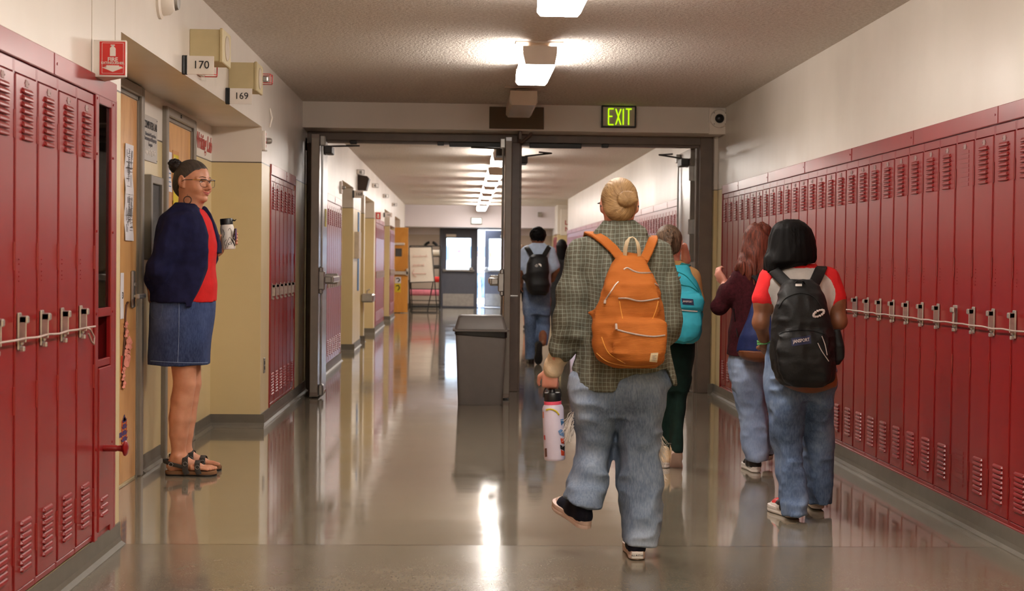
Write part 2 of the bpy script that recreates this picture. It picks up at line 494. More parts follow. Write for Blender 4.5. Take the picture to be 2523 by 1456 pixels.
# ---------------------------------------------------------------- materials of the place
def wall_mat():
    t = NT('painted_wall'); v = t.coord('Object'); z = t.sep(v)[2]
    up = t.ramp(t.noise(v, 1.2, 4), [(.3, col(212, 203, 192)), (.7, col(226, 217, 207))])
    lo = t.ramp(t.noise(v, 1.5, 4), [(.3, col(208, 188, 142)), (.7, col(216, 197, 152))])
    f = t.math('GREATER_THAN', z, 1.885)
    c = t.mix(f, lo, up)
    line = t.math('LESS_THAN', t.math('ABSOLUTE', t.math('SUBTRACT', z, 1.885)), .004)
    c = t.mix(line, c, col(90, 80, 72)); t.base(c)
    vs = t.coord('Object', (1, 1, .12))
    st = t.noise(vs, 38, 3, .6); fine = t.noise(v, 150, 3, .6)
    h = t.math('ADD', t.math('MULTIPLY', st, .18), t.math('MULTIPLY', fine, .8)); t.bump(h, .16, .003)
    t.link(t.ramp(t.noise(vs, 9, 3), [(.2, .28), (.8, .40)]), t.b.inputs['Roughness']); return t.m
def ceil_mat():
    t = NT('popcorn_ceiling'); v = t.coord('Object')
    g = t.noise(v, 48, 4, .65)
    t.base(t.ramp(g, [(.35, col(214, 203, 192)), (.62, col(238, 230, 221))]))
    t.bump(g, 1.0, .022); t.setb(Roughness=.9, Specular_IOR_Level=.2); return t.m
def floor_mat():
    t = NT('polished_concrete'); v = t.coord('Object')
    big = t.noise(v, .7, 5, .6); mid = t.noise(v, 6, 6, .7)
    c = t.ramp(big, [(.3, col(120, 112, 97)), (.7, col(142, 133, 116))])
    c = t.mix(.35, c, t.ramp(mid, [(.3, col(106, 99, 85)), (.7, col(150, 140, 122))]))
    sp = t.noise(t.coord('Object', (1, .45, 1)), 90, 2, .5); y = t.sep(v)[1]
    near = t.ramp(t.math('DIVIDE', y, 20.0), [(.262, 1.0), (.30, .25)])
    sf = t.math('MULTIPLY', t.ramp(sp, [(.56, 0.0), (.64, 1.0)]), near)
    c = t.mix(t.math('MULTIPLY', sf, .42), c, col(58, 50, 42))
    sl = t.math('MULTIPLY', t.ramp(t.noise(v, 150, 2, .5), [(.60, 0.0), (.66, 1.0)]), near)
    c = t.mix(t.math('MULTIPLY', sl, .2), c, col(190, 176, 150))
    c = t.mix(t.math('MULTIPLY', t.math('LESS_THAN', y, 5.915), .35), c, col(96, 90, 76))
    def joint(y0, w=.004): return t.math('LESS_THAN', t.math('ABSOLUTE', t.math('SUBTRACT', y, y0)), w)
    j = t.math('MAXIMUM', joint(5.915, .008), t.math('MAXIMUM', joint(13.02, .01), t.math('MAXIMUM', joint(19.5, .006), joint(26.4, .008))))
    c = t.mix(t.math('MULTIPLY', j, .7), c, col(70, 62, 52)); t.base(c)
    slab = t.math('LESS_THAN', y, 5.915); t.link(t.math('ADD', t.ramp(t.noise(v, 3, 4), [(.3, .05), (.7, .12)]), t.math('MULTIPLY', slab, .09)), t.b.inputs['Roughness'])
    t.link(t.math('SUBTRACT', .35, t.math('MULTIPLY', slab, .22)), t.b.inputs['Coat Weight'])
    w = t.noise(t.coord('Object', (.35, 1.6, 1)), 3.2, 3, .5)
    t.bump(w, .045, .012); t.setb(Specular_IOR_Level=.58, Coat_Roughness=.06); return t.m
def wood_mat(name, a, b, rough=.35):
    t = NT(name); v = t.coord('Object', (1.2, 1.2, .35)); n = t.noise(v, 3.2, 5, .6, 1.2)
    g = t.noise(t.coord('Object', (20, 20, .8)), 3, 3)
    t.base(t.mix(.25, t.ramp(n, [(.36, col(*a)), (.6, col(*b))]), t.ramp(g, [(.3, col(*a)), (.7, col(*b))]))); t.setb(Roughness=rough, Coat_Weight=.2); return t.m
def red_mat():
    t = NT('red_locker_paint'); v = t.coord('Object'); n = t.noise(t.coord('Object', (1, 1, .3)), 3, 4)
    t.base(t.ramp(n, [(.3, col(128, 13, 16)), (.7, col(146, 17, 19))])); t.bump(t.noise(v, 5, 2), .06, .01)
    t.setb(Roughness=.34, Specular_IOR_Level=.6, Coat_Weight=.18, Coat_Roughness=.2); return t.m
def glass_mat(name='clear_glass', tint=(235, 242, 245), gl=.12):
    t = NT(name); tr = t.node('ShaderNodeBsdfTransparent'); tr.inputs[0].default_value = col(*tint)
    g = t.node('ShaderNodeBsdfGlossy'); g.inputs['Roughness'].default_value = .03
    mx = t.node('ShaderNodeMixShader'); mx.inputs[0].default_value = gl
    t.link(tr.outputs[0], mx.inputs[1]); t.link(g.outputs[0], mx.inputs[2]); t.link(mx.outputs[0], t.out.inputs[0]); return t.m
def denim(name, a, b, wear=(170, 180, 190), ws=3.2):
    t = NT(name); v = t.coord('Object'); n = t.noise(v, ws, 4, .6)
    c = t.ramp(n, [(.34, col(*a)), (.5, col(*b)), (.68, col(*wear))])
    tw = t.noise(t.coord('Object', (1, 1, .25)), 160, 3, .6)
    c = t.mix(.22, c, t.ramp(tw, [(.35, col(*a)), (.65, col(*wear))])); t.base(c)
    t.bump(t.noise(v, 60, 4), .25, .004); t.setb(Roughness=.85, Specular_IOR_Level=.2); return t.m
def fabric(name, rgb, rough=.85, var=.12, ns=25, bump=.25, bs=160, st=(1, 1, 1)):
    t = NT(name); c = col(*rgb); v = t.coord('Object', st)
    d = tuple(x*(1-var*1.5) for x in c[:3])+(1,); l = tuple(min(1, x*(1+var)) for x in c[:3])+(1,)
    t.base(t.ramp(t.noise(v, ns, 4), [(.3, d), (.7, l)])); t.bump(t.noise(v, bs, 3), bump, .003)
    t.setb(Roughness=rough, Specular_IOR_Level=.25); return t.m
def plaid_mat():
    t = NT('plaid_cotton'); v = t.coord('Object'); n = t.noise(v, 5, 3)
    x, y, z = t.sep(v)
    def stripes(a, per, w, amp):
        q = t.math('ADD', a, t.math('MULTIPLY', n, amp))
        q = t.math('ABSOLUTE', t.math('SUBTRACT', t.math('FRACT', t.math('DIVIDE', q, per)), .5))
        return t.math('LESS_THAN', q, w)
    base = t.ramp(t.noise(v, 40, 3), [(.3, col(84, 82, 70)), (.7, col(104, 101, 88))])
    s1 = stripes(x, .0165, .08, .05); s2 = stripes(z, .0165, .08, .05)
    c = t.mix(t.math('MULTIPLY', s1, .45), base, col(158, 168, 158)); c = t.mix(t.math('MULTIPLY', s2, .45), c, col(158, 168, 158))
    w1 = stripes(x, .066, .22, .05); c = t.mix(t.math('MULTIPLY', w1, .25), c, col(60, 60, 50))
    t.base(c); t.bump(t.noise(v, 120, 3), .2, .003); t.setb(Roughness=.9, Specular_IOR_Level=.15); return t.m
def cord_mat():
    t = NT('orange_corduroy'); v = t.coord('Object'); n = t.noise(v, 4, 3)
    z = t.math('ADD', t.sep(v)[2], t.math('MULTIPLY', n, .03))
    w = t.math('SINE', t.math('MULTIPLY', z, 2*PI/.0052))
    t.base(t.mix(t.math('MULTIPLY', t.math('ADD', w, 1.0), .5), t.ramp(n, [(.3, col(156, 84, 30)), (.7, col(170, 96, 36))]), t.ramp(n, [(.3, col(174, 100, 42)), (.7, col(188, 112, 52))])))
    t.bump(w, .35, .0012); t.setb(Roughness=.8, Specular_IOR_Level=.2); return t.m
def hair_mat(name, a, b, st=(40, 40, 5), rough=.38, scale=3):
    t = NT(name); v = t.coord('Object', st); n = t.noise(v, scale, 4, .6, .6)
    t.base(t.ramp(n, [(.3, col(*a)), (.68, col(*b))])); t.bump(n, .35, .003); t.setb(Roughness=rough, Specular_IOR_Level=.25); return t.m
def skin_mat(name, a, b):
    t = NT(name); v = t.coord('Object'); t.base(t.ramp(t.noise(v, 14, 4), [(.3, col(*a)), (.7, col(*b))]))
    t.setb(Roughness=.48, Subsurface_Weight=.08, Subsurface_Scale=.02); t.bump(t.noise(v, 140, 2), .08, .002); return t.m

M = {}
M['wall'] = wall_mat(); M['ceil'] = ceil_mat(); M['floor'] = floor_mat(); M['red'] = red_mat()
M['base'] = plain('rubber_baseboard', (104, 98, 88), .45, var=.06)
M['frame'] = plain('brown_painted_steel', (110, 96, 86), .38, var=.06)
M['leafbrown'] = plain('brown_painted_door', (124, 110, 100), .24, var=.05, aniso=(1, 1, .1), spec=.7)
M['grey'] = plain('grey_painted_steel', (132, 124, 114), .4, var=.05)
M['dgrey'] = plain('dark_grey_steel', (70, 70, 70), .5)
M['bluegrey'] = plain('blue_grey_door_paint', (88, 92, 106), .45, var=.04)
M['white'] = plain('white_enamel', (228, 218, 206), .45, var=.03)
M['fixt'] = plain('fixture_housing', (214, 198, 182), .5, var=.03)
M['black'] = plain('black_plastic', (22, 22, 24), .4, var=.05)
M['chrome'] = plain('brushed_chrome', (206, 200, 192), .3, .7, var=.06, nscale=40)
M['steel'] = plain('stainless_steel', (168, 166, 162), .38, .8, var=.08)
M['wood'] = wood_mat('maple_door_veneer', (190, 128, 68), (226, 176, 116))
M['orangewood'] = wood_mat('orange_door_veneer', (206, 138, 50), (226, 160, 70))
M['beigebox'] = plain('beige_speaker_paint', (196, 180, 138), .5, var=.04)
M['brownplate'] = plain('brown_cover_plate', (92, 78, 56), .6, var=.04)
M['paper'] = plain('white_paper', (222, 220, 226), .8, var=.03)
M['ink'] = plain('black_ink', (34, 32, 34), .7, var=0)
M['greyink'] = plain('grey_ink', (110, 108, 112), .7, var=0)
M['signred'] = plain('sign_red', (206, 44, 40), .35, var=.05)
M['signwhite'] = plain('sign_white', (232, 224, 216), .4, var=.03)
M['signgrey'] = plain('sign_grey', (178, 172, 166), .4, var=.03)
M['redtext'] = plain('painted_red_letters', (176, 76, 70), .6, var=.1)
M['bin'] = plain('grey_bin_plastic', (112, 107, 103), .45, var=.04, bump=.15, bscale=200)
M['liner'] = plain('black_liner', (18, 18, 20), .3, var=.1, bump=.6, bscale=40)
M['lens'] = emit('glowing_lens', (255, 246, 237), LAMP if 'LAMP' in globals() else 9.0)
M['darklens'] = plain('unlit_lens', (196, 182, 168), .3, var=.03)
M['exit'] = emit('exit_green_light', (190, 255, 0), 1.3)
M['exitfar'] = emit('far_exit_light', (235, 245, 235), 1.2)
M['glass'] = glass_mat(); M['smoke'] = glass_mat('cabinet_glass', (150, 146, 138), .25)
M['cable'] = plain('coated_cable', (176, 150, 138), .4, .3)
M['yellow'] = plain('yellow_card', (214, 190, 40), .6); M['pink'] = plain('pink_paper', (232, 150, 132), .8); M['rose'] = plain('rose_paper_roll', (236, 142, 164), .7)
M['hotred'] = plain('red_paper_roll', (220, 50, 44), .7); M['orangepaper'] = plain('orange_paper', (208, 70, 34), .8)
M['blue'] = plain('blue_print', (70, 120, 170), .6); M['purple'] = plain('purple_print', (80, 60, 110), .7)
M['whiteboard'] = plain('whiteboard', (226, 218, 204), .3, var=.02)
M['tan'] = plain('tan_wall_panel', (190, 176, 158), .6)
M['facade'] = plain('pale_facade', (236, 236, 238), .8, var=.03)
M['pavement'] = plain('outdoor_paving', (196, 196, 200), .8, var=.06, nscale=2)
M['winblue'] = plain('outside_window', (110, 130, 160), .2)

def far_paint():
    t = NT('lilac_grey_wall_paint'); v = t.coord('Object'); z = t.sep(v)[2]
    t.base(t.mix(t.math('GREATER_THAN', z, 1.885), col(190, 176, 164), col(208, 200, 204))); t.setb(Roughness=.5); return t.m
M['farwall'] = far_paint()
M['greyplate'] = plain('dull_number_plate', (150, 120, 116), .5, .3)

def hair_radial(name, a, b, cx, cz, rough=.5):
    """hair combed towards a bun: strands radiate from the bun's centre in the object's x-z plane"""
    t = NT(name); x, y, z = t.sep(t.coord('Object')); dx = t.math('SUBTRACT', x, cx); dz = t.math('SUBTRACT', z, cz)
    an = t.math('ARCTAN2', dz, dx); rd = t.math('SQRT', t.math('ADD', t.math('MULTIPLY', dx, dx), t.math('MULTIPLY', dz, dz)))
    sw = t.math('ADD', an, t.math('MULTIPLY', rd, 9.0)); cb = t.node('ShaderNodeCombineXYZ')
    t.link(t.math('MULTIPLY', t.math('COSINE', sw), 9.0), cb.inputs[0]); t.link(t.math('MULTIPLY', t.math('SINE', sw), 9.0), cb.inputs[1]); t.link(t.math('MULTIPLY', rd, 14.0), cb.inputs[2])
    n = t.noise(cb.outputs[0], 2.6, 5, .65); big = t.noise(t.coord('Object'), 14, 2)
    t.base(t.mix(.3, t.ramp(n, [(.34, col(*a)), (.64, col(*b))]), t.ramp(big, [(.35, col(*a)), (.65, col(*b))]))); t.bump(n, .5, .003); t.setb(Roughness=rough, Specular_IOR_Level=.3); return t.m
# ---------------------------------------------------------------- room shell
WL, WR, XR, HC, HB = -1.42, 2.345, -1.773, 2.606, 2.136
LT, LZ0 = 1.906, .10                                   # locker bank top and foot
LB = [(4.022, 5.79, .09, 1.906), (10.50, 12.0, .09, 1.906), (14.85, 16.6, .09, 1.906), (23.3, 25.86, .09, 1.906), (28.0, 29.9, .09, 1.906)]   # openings in the left wall
REC = [(5.905, 10.03, 2.136, -1.773), (16.75, 18.5, 2.15, -2.0), (19.9, 20.55, 2.15, -1.9), (20.75, 22.9, 2.15, -1.9), (26.0, 27.9, 2.15, -1.9), (30.0, 32.6, 2.15, -2.3)]
def wall_with_holes(mb, side, x_face, x_back, y0, y1, holes):
    """holes: (y0, y1, z0, z1) kept open"""
    xs = sorted((x_face, x_back)); ys = sorted(holes); y = y0
    for a, b, c, d in ys:
        if a > y: mb.box(xs[0], xs[1], y, a, 0, HC)
        if c > 0: mb.box(xs[0], xs[1], a, b, 0, c)
        if d < HC: mb.box(xs[0], xs[1], a, b, d, HC)
        y = b
    if y < y1: mb.box(xs[0], xs[1], y, y1, 0, HC)
mb = MB(); holes = [h for h in LB]+[(a, b, 0, h) for a, b, h, x in REC]
wall_with_holes(mb, 'l', WL, -1.62, -4, 36.5, holes)
for a, b, h, x in REC:
    mb.box(x-.12, x, a-.2, b+.2, 0, h+.12)             # back of the recess
    mb.box(x, -1.62, a-.09, a, 0, h+.12); mb.box(x, -1.62, b, b+.09, 0, h+.12)
    mb.box(x, -1.62, a, b, h, h+.12)
for a, b, c, d in LB: mb.box(-1.86, -1.82, a-.1, b+.1, 0, 2.0)
struct(mb.build('wall_left', M['wall']))
mb = MB()
RB = [(5.168, 12.53, .09, 1.906), (15.02, 31.0, .09, 1.906)]
wall_with_holes(mb, 'r', WR+.012, 2.56, -4, 31.13, RB)
mb.box(2.80, 2.85, 5.0, 12.7, 0, 2.0); mb.box(2.80, 2.85, 14.9, 31.1, 0, 2.0)
# the corridor widens behind the end of the right wall
mb.box(2.60, 3.6, 34.2, 34.35, 0, HC)
mb.box(2.56, 3.6, 31.0, 31.13, 0, HC); mb.box(3.5, 3.6, 31.1, 34.3, 0, HC)
mb.box(2.34, 2.60, 34.2, 34.35, 0, HC); mb.box(2.34, 2.5, 34.35, 36.5, 1.90, HC); mb.box(2.34, 2.5, 35.48, 36.5, 0, 1.90); mb.box(2.76, 2.85, 34.3, 36.5, 0, 2.0)
struct(mb.build('wall_right', M['wall']))
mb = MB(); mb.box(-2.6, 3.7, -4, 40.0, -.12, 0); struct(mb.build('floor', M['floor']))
mb = MB(); mb.box(-2.6, 3.7, -4, 36.6, HC, HC+.1); struct(mb.build('ceiling', M['ceil']))
mb = MB(); mb.box(-1.62, 2.56, -4.1, -4, 0, HC); struct(mb.build('wall_back', M['wall']))
# far end wall with its doorway
DY = 36.4; dL, dR, dT = -.50, 1.36, 2.03
mb = MB(); mb.box(-1.62, dL, DY, DY+.2, 0, HC); mb.box(dR, 2.5, DY, DY+.2, 0, HC); mb.box(dL, dR, DY, DY+.2, dT, HC)
struct(mb.build('wall_far', M['farwall']))
mb = MB(); mb.box(WL, WR, 35.3, 36.4, 2.06, HC+.02); struct(mb.build('trim_9', M['farwall']))
# beam over the double doors, with the smooth jamb returns
mb = MB(); mb.box(WL-.02, WR+.03, 12.57, 13.25, 2.375, HC+.02); struct(mb.build('trim_1', M['wall']))
mb = MB(); mb.box(2.325, WR+.03, 12.90, 13.12, 0, 2.375); struct(mb.build('trim_2', M['wall']))
# coved rubber baseboards
def cove(mb, x, y0, y1, d, h=.095):
    """baseboard along y on a face looking in direction d (+1/-1 in x)"""
    mb.prism([(x, 0), (x+d*.030, 0), (x+d*.029, .004), (x+d*.012, .016), (x+d*.007, .035), (x+d*.006, h), (x, h)], 1, y0, y1)
def covex(mb, y, x0, x1, d, h=.095):
    mb.prism([(y, 0), (y+d*.030, 0), (y+d*.029, .004), (y+d*.012, .016), (y+d*.007, .035), (y+d*.006, h), (y, h)], 0, x0, x1)
def covex2(mb, *a): covex(mb, *a)
mb = MB(); y = -4.0
segs = []
for a, b, h, x in REC: segs.append((y, a)); y = b
segs.append((y, 36.4))
for a, b in segs:
    if a < 13.0 < b: cove(mb, WL, a, 12.9, 1); cove(mb, WL, 13.2, b, 1)
    else: cove(mb, WL, a, b, 1)
struct(mb.build('baseboard_left', M['base']))
mb = MB()
for a, b, h, x in REC:
    covex(mb, b, x, WL+.03, -1)
    for s0, s1 in ([(a, 6.5), (7.86, 8.36), (9.33, b)] if a < 6 else [(a, b)]): cove(mb, x, s0, s1, 1)
struct(mb.build('baseboard_recess', M['base']))
mb = MB(); cove(mb, WR, -4, 12.9, -1); cove(mb, WR, 13.15, 31.1, -1); struct(mb.build('baseboard_right', M['base']))
mb = MB(); covex(mb, 12.9, 2.292, WR, -1); covex(mb, 36.4, -1.42, dL-.06, -1); covex(mb, 34.2, 2.36, 3.5, -1); struct(mb.build('baseboard_far', M['base']))

# ---------------------------------------------------------------- main double door frame (mullion between two pairs)
FY0, FY1, DT = 12.96, 13.14, 2.30
mb = MB()
mb.bbox(-1.42, -1.335, FY0, FY1, 0, 2.375, .004); mb.bbox(2.205, 2.325, FY0, FY1, 0, 2.375, .004); mb.bbox(2.18, 2.21, FY0+.06, FY1-.03, 0, DT, .004)
mb.bbox(-1.335, 2.205, FY0, FY1, DT, 2.375, .004); mb.box(-1.335, 2.2, FY0+.05, FY1-.04, DT-.02, DT)
fr = struct(mb.build('door_1', M['frame']))
mb = MB(); mb.bbox(.458, .535, FY0, FY1, 0, DT, .004); mb.box(.45, .475, FY0+.05, FY1-.05, 0, DT); mb.bbox(.53, .552, FY0+.05, FY1-.05, 0, DT, .003)
tag(mb.build('mullion', M['frame'], fr), 'brown steel mullion post')
mb = MB()
for x in (-1.0, -.2, .12, .9, 1.32): mb.bbox(x-.03, x+.03, FY0-.01, FY0+.06, DT-.035, DT-.002, .004)
mb.bbox(-.12, .40, FY0-.012, FY0+.05, DT-.045, DT-.004, .004); mb.bbox(.62, 1.10, FY0-.012, FY0+.05, DT-.045, DT-.004, .004)
mb.build('strike', M['black'], fr)
def leaf(name, label, x0, x1, y0, y1, free, hinge_x, face_x, bar):
    t = thing(name, ((x0+x1)/2, (y0+y1)/2, 0), label, 'door')
    m = MB(); m.bbox(x0, x1, y0, y1, .012, 2.285, .004); m.build('panel', M['leafbrown'], t)
    m = MB(); m.bbox(x0-.001, x1+.001, y0, y1, .012, .02, .001); m.bbox(x0+.004, x1-.004, free-.002 if free < y0+.1 else free-.004, free+.004, .05, 2.25, .001); m.build('edge_strip', M['grey'], t)
    return t
# left pair swings towards the camera
l1 = leaf('double_door_leaf', 'brown steel door leaf folded back by the left lockers, bar facing the corridor', -1.302, -1.232, 12.19, 12.95, 12.19, -1.33, -1.232, 1)
l2 = leaf('double_door_leaf', 'brown steel door leaf standing open beside the grey trash can', .375, .432, 12.20, 12.95, 12.20, .44, .375, -1)
# right pair swings away
l3 = leaf('double_door_leaf', 'brown steel door leaf swung away from the middle post', .497, .548, 13.15, 13.95, 13.15, .6, .655, 1)
l4 = leaf('double_door_leaf', 'shiny brown door leaf open at the right jamb, behind the teal backpack', 2.145, 2.198, 13.15, 13.85, 13.15, 2.16, 2.10, -1)
def panic(t, xf, d, yfree, ysgn):
    """escutcheon and push bar on the face x = xf looking in direction d"""
    m = MB(); y0 = yfree+ysgn*.02; y1 = yfree+ysgn*.13
    a, b = min(y0, y1), max(y0, y1)
    m.bbox(min(xf, xf+d*.05), max(xf, xf+d*.05), a, b, .94, 1.10, .006); m.bbox(min(xf, xf+d*.035), max(xf, xf+d*.035), a+.01, b-.01, .90, 1.14, .01)
    m.bbox(min(xf+d*.05, xf+d*.11), max(xf+d*.05, xf+d*.11), a+.02, b-.02, 1.0, 1.055, .006)
    m.build('latch_case', M['steel'], t)
    m = MB(); ya, yb = sorted((yfree+ysgn*.08, yfree+ysgn*.70))
    xa, xb = sorted((xf+d*.075, xf+d*.125)); m.bbox(xa, xb, ya, yb, 1.0, 1.055, .008)
    xa, xb = sorted((xf, xf+d*.11)); m.bbox(xa, xb, yb-.08 if ysgn > 0 else ya, yb if ysgn > 0 else ya+.08, .98, 1.075, .006); m.build('push_bar', M['chrome'], t)
    m = MB(); xr = xf+d*.018; yr = yfree+ysgn*.075
    m.tube([(xr, yr, .06), (xr, yr, .92)], .009, 8); m.tube([(xr, yr, 1.12), (xr, yr, 2.22)], .009, 8); m.bbox(min(xf, xf+d*.045), max(xf, xf+d*.045), yr-.03, yr+.03, 2.19, 2.275, .006)
    m.bbox(min(xf, xf+d*.045), max(xf, xf+d*.045), yr-.04, yr+.04, .014, .12, .012); m.build('vertical_rod', M['steel'], t)
panic(l1, -1.232, 1, 12.19, 1); panic(l2, .375, -1, 12.20, 1); panic(l4, 2.145, -1, 13.85, -1)

def closer(t, xf, d, yh, ysgn, zc=2.19):
    m = MB(); a, b = sorted((yh-ysgn*.10, yh-ysgn*.36)); xa, xb = sorted((xf, xf+d*.07))
    m.bbox(xa, xb, a, b, zc-.04, zc+.03, .008); m.build('closer', M['dgrey'], t)
    m = MB(); xm = xf+d*.05; m.tube([(xm, yh-ysgn*.2, zc+.035), (xm+d*.24, yh-ysgn*.05, zc+.055), (xm+d*.12, yh, zc+.06)], .008, 6); m.build('closer_arm', M['dgrey'], t)
closer(l1, -1.232, 1, 12.95, 1); closer(l2, .375, -1, 12.95, 1); closer(l4, 2.145, -1, 13.15, -1, 2.17); closer(l3, .548, 1, 13.15, -1, 2.17)
for l, x in ((l3, .53), (l4, 2.165)):
    for z in (.25, 1.15, 1.55, 2.05):
        m = MB(); m.bbox(x-.035, x+.02, 13.138, 13.148, z-.07, z+.07, .003); m.tube([(x-.04 if x < 1 else x+.02, 13.135, z-.07), (x-.04 if x < 1 else x+.02, 13.135, z+.07)], .008, 8); m.build('hinge', M['steel'], l)
m = MB(); m.tube([(-1.46+.14, 12.6, .98), (-1.302, 12.6, .98)], .012, 8); m.build('door_stop', M['steel'], l1)
m = MB(); m.tube([(.432, 12.3, .90), (.50, 12.3, .90)], .010, 8); m.build('door_stop', M['steel'], l2)
# arm bracket between mullion and plate
m = MB(); m.bbox(.505, .53, 12.58, 12.96, 2.30, 2.372, .003); m.tube([(.53, 12.75, 2.28), (.63, 12.75, 2.372)], .012, 6); m.build('header_brace', M['frame'], fr)

# ---------------------------------------------------------------- lockers
def louvers(mb, xf, d, yc, z0, n, w=.105, pitch=.0215, flat=False):
    """pressed louver hoods on the face x = xf"""
    for i in range(n):
        z = z0+i*pitch
        if flat: mb.box(min(xf, xf+d*.0015), max(xf, xf+d*.0015), yc-w/2, yc+w/2, z+.001, z+.016); continue
        prof = [(xf, z+.0175), (xf+d*.003, z+.0168), (xf+d*.0065, z+.0135), (xf+d*.0088, z+.008), (xf+d*.009, z+.003), (xf+d*.0075, z), (xf, z)]
        mb.prism([(p[0], p[1]) for p in prof], 1, yc-w/2+.006, yc+w/2-.006)
        for s in (-1, 1):
            ye = yc+s*(w/2-.006); q = [(xf, z+.0175), (xf+d*.0088, z+.008), (xf+d*.0075, z), (xf, z)]
            vs = [(p[0], ye, p[1]) for p in q]+[(xf, yc+s*w/2, z+.006)]
            mb.add(vs, [(0, 1, 4), (1, 2, 4), (2, 3, 4)])
def make_locker(xf, d, P, name='locker', flat=False, hinge_far=True, detail=True, latch_tilt=0.0, loc=(0, 0, 0), mats=None):
    """a locker P wide whose near side is at local y = 0; face at x = xf looking along d"""
    t = bpy.data.objects.new(name, None); C.objects.link(t); t.location = (xf, 0, 0); X = 0
    def bld(m, n, mt, smooth=False):
        o = m.build(n, mt, None, smooth); o.parent = t; return o
    m = MB(); dp = .40
    a, b = sorted((-d*.012, -d*dp))
    m.box(a, b, .001, .012, LZ0, 1.825); m.box(a, b, P-.012, P-.001, LZ0, 1.825); m.box(a, b, .012, P-.012, LZ0, LZ0+.02); m.box(a, b, .012, P-.012, 1.80, 1.825)
    a, b = sorted((0, -d*.014)); m.box(a, b, .001, .008, LZ0, 1.826); m.box(a, b, P-.008, P-.001, LZ0, 1.826)
    m.bbox(a, b, .008, P-.008, 1.785, 1.826, .002); m.bbox(a, b, .008, P-.008, LZ0, LZ0+.02, .002)
    bld(m, 'frame', M['red'])
    m = MB(); a, b = sorted((d*.004, -d*.012)); m.bbox(a, b, .0115, P-.0115, LZ0+.023, 1.782, .003)
    yc = P/2
    louvers(m, d*.004, d, yc, 1.575, 8, flat=flat); louvers(m, d*.004, d, yc, .175, 8, flat=flat)
    for z in (1.12, 1.135, 1.15, 1.175, 1.19):
        yy = .045 if hinge_far else P-.045
        m.tube([(d*.003, yy, z), (d*.006, yy, z)], .0022, 6)
    bld(m, 'door', M['red'])
    m = MB(); m.bbox(*sorted((d*.004, d*.006)), yc-.014, yc+.014, 1.748, 1.772, .002); m.tube([(d*.005, yc-.02, 1.76), (d*.0065, yc-.02, 1.76)], .003, 6); m.tube([(d*.005, yc+.02, 1.76), (d*.0065, yc+.02, 1.76)], .003, 6); bld(m, 'number_plate', M['greyplate'])
    ym = .022 if hinge_far else P-.022-.034
    R = Matrix.Rotation(latch_tilt, 4, 'Z')
    m = MB(); T = Matrix.Translation((0, ym+.017, 0)) @ R @ Matrix.Translation((0, -ym-.017, 0))
    m.bbox(*sorted((d*.004, d*.012)), ym, ym+.034, .90, 1.02, .003, M=T); m.bbox(*sorted((d*.010, d*.034)), ym+.004, ym+.010, .925, 1.008, .002, M=T)
    m.bbox(*sorted((d*.010, d*.038)), ym+.004, ym+.030, .985, 1.010, .004, M=T); m.bbox(*sorted((d*.010, d*.020)), ym+.010, ym+.030, .915, .985, .003, M=T)
    m.bbox(*sorted((d*.010, d*.026)), ym+.008, ym+.026, .895, .912, .003, M=T); bld(m, 'latch', M['chrome'])
    yh = P-.006 if hinge_far else .006
    for z in (1.62, 1.20, .74, .26):
        m = MB(); m.tube([(d*.003, yh, z-.045), (d*.003, yh, z+.045)], .005, 6); bld(m, 'hinge', M['red'])
    return t
ORD = ['first', 'second', 'third', 'fourth', 'fifth', 'sixth', 'seventh', 'eighth', 'ninth', 'tenth', 'eleventh', 'twelfth', 'thirteenth', 'fourteenth', 'fifteenth', 'sixteenth', 'seventeenth', 'eighteenth', 'nineteenth', 'twentieth',
       'twenty-first', 'twenty-second', 'twenty-third', 'twenty-fourth', 'twenty-fifth', 'twenty-sixth', 'twenty-seventh', 'twenty-eighth', 'twenty-ninth', 'thirtieth', 'thirty-first', 'thirty-second']
PR = .2375
pr = make_locker(WR, -1, PR, hinge_far=False); pf = None
for k in range(30):                                     # right bank, counted from the doorway end towards the camera
    y = 12.53-(k+1)*PR
    lab = f'narrow red locker with chrome latch in the right wall bank, {ORD[k]} from the doors'
    if k == 25:
        t = make_locker(WR, -1, PR, flat=True, hinge_far=False, latch_tilt=.5); t.location = (WR, y, 0); lab = 'red locker with flattened louvers and crooked latch in the right wall bank'
    elif k == 0: t = pr; t.location = (WR, y, 0)
    else: t = dup(pr, (WR, y, 0))
    tag(t, lab, 'locker', 'red lockers along the right wall')
PL = .2425
pl = make_locker(WL, 1, PL)
for k in range(6):
    y = 5.477-(k+1)*PL; t = pl if k == 0 else dup(pl, (WL, y, 0)); t.location = (WL, y, 0)
    tag(t, f'tall red locker in the left foreground, {ORD[k]} from the extinguisher cabinet' if k else 'tall red locker in the left foreground, right beside the extinguisher cabinet', 'locker', 'red lockers in the left foreground')
p2 = make_locker(WL, 1, .2425)
for k in range(6):
    y = 10.52+k*.2425; t = p2 if k == 0 else dup(p2, (WL, y, 0)); t.location = (WL, y, 0)
    tag(t, f'red locker between the tan corner and the left door leaf, {ORD[k]} from the corner', 'locker', 'red lockers beside the left door leaf')
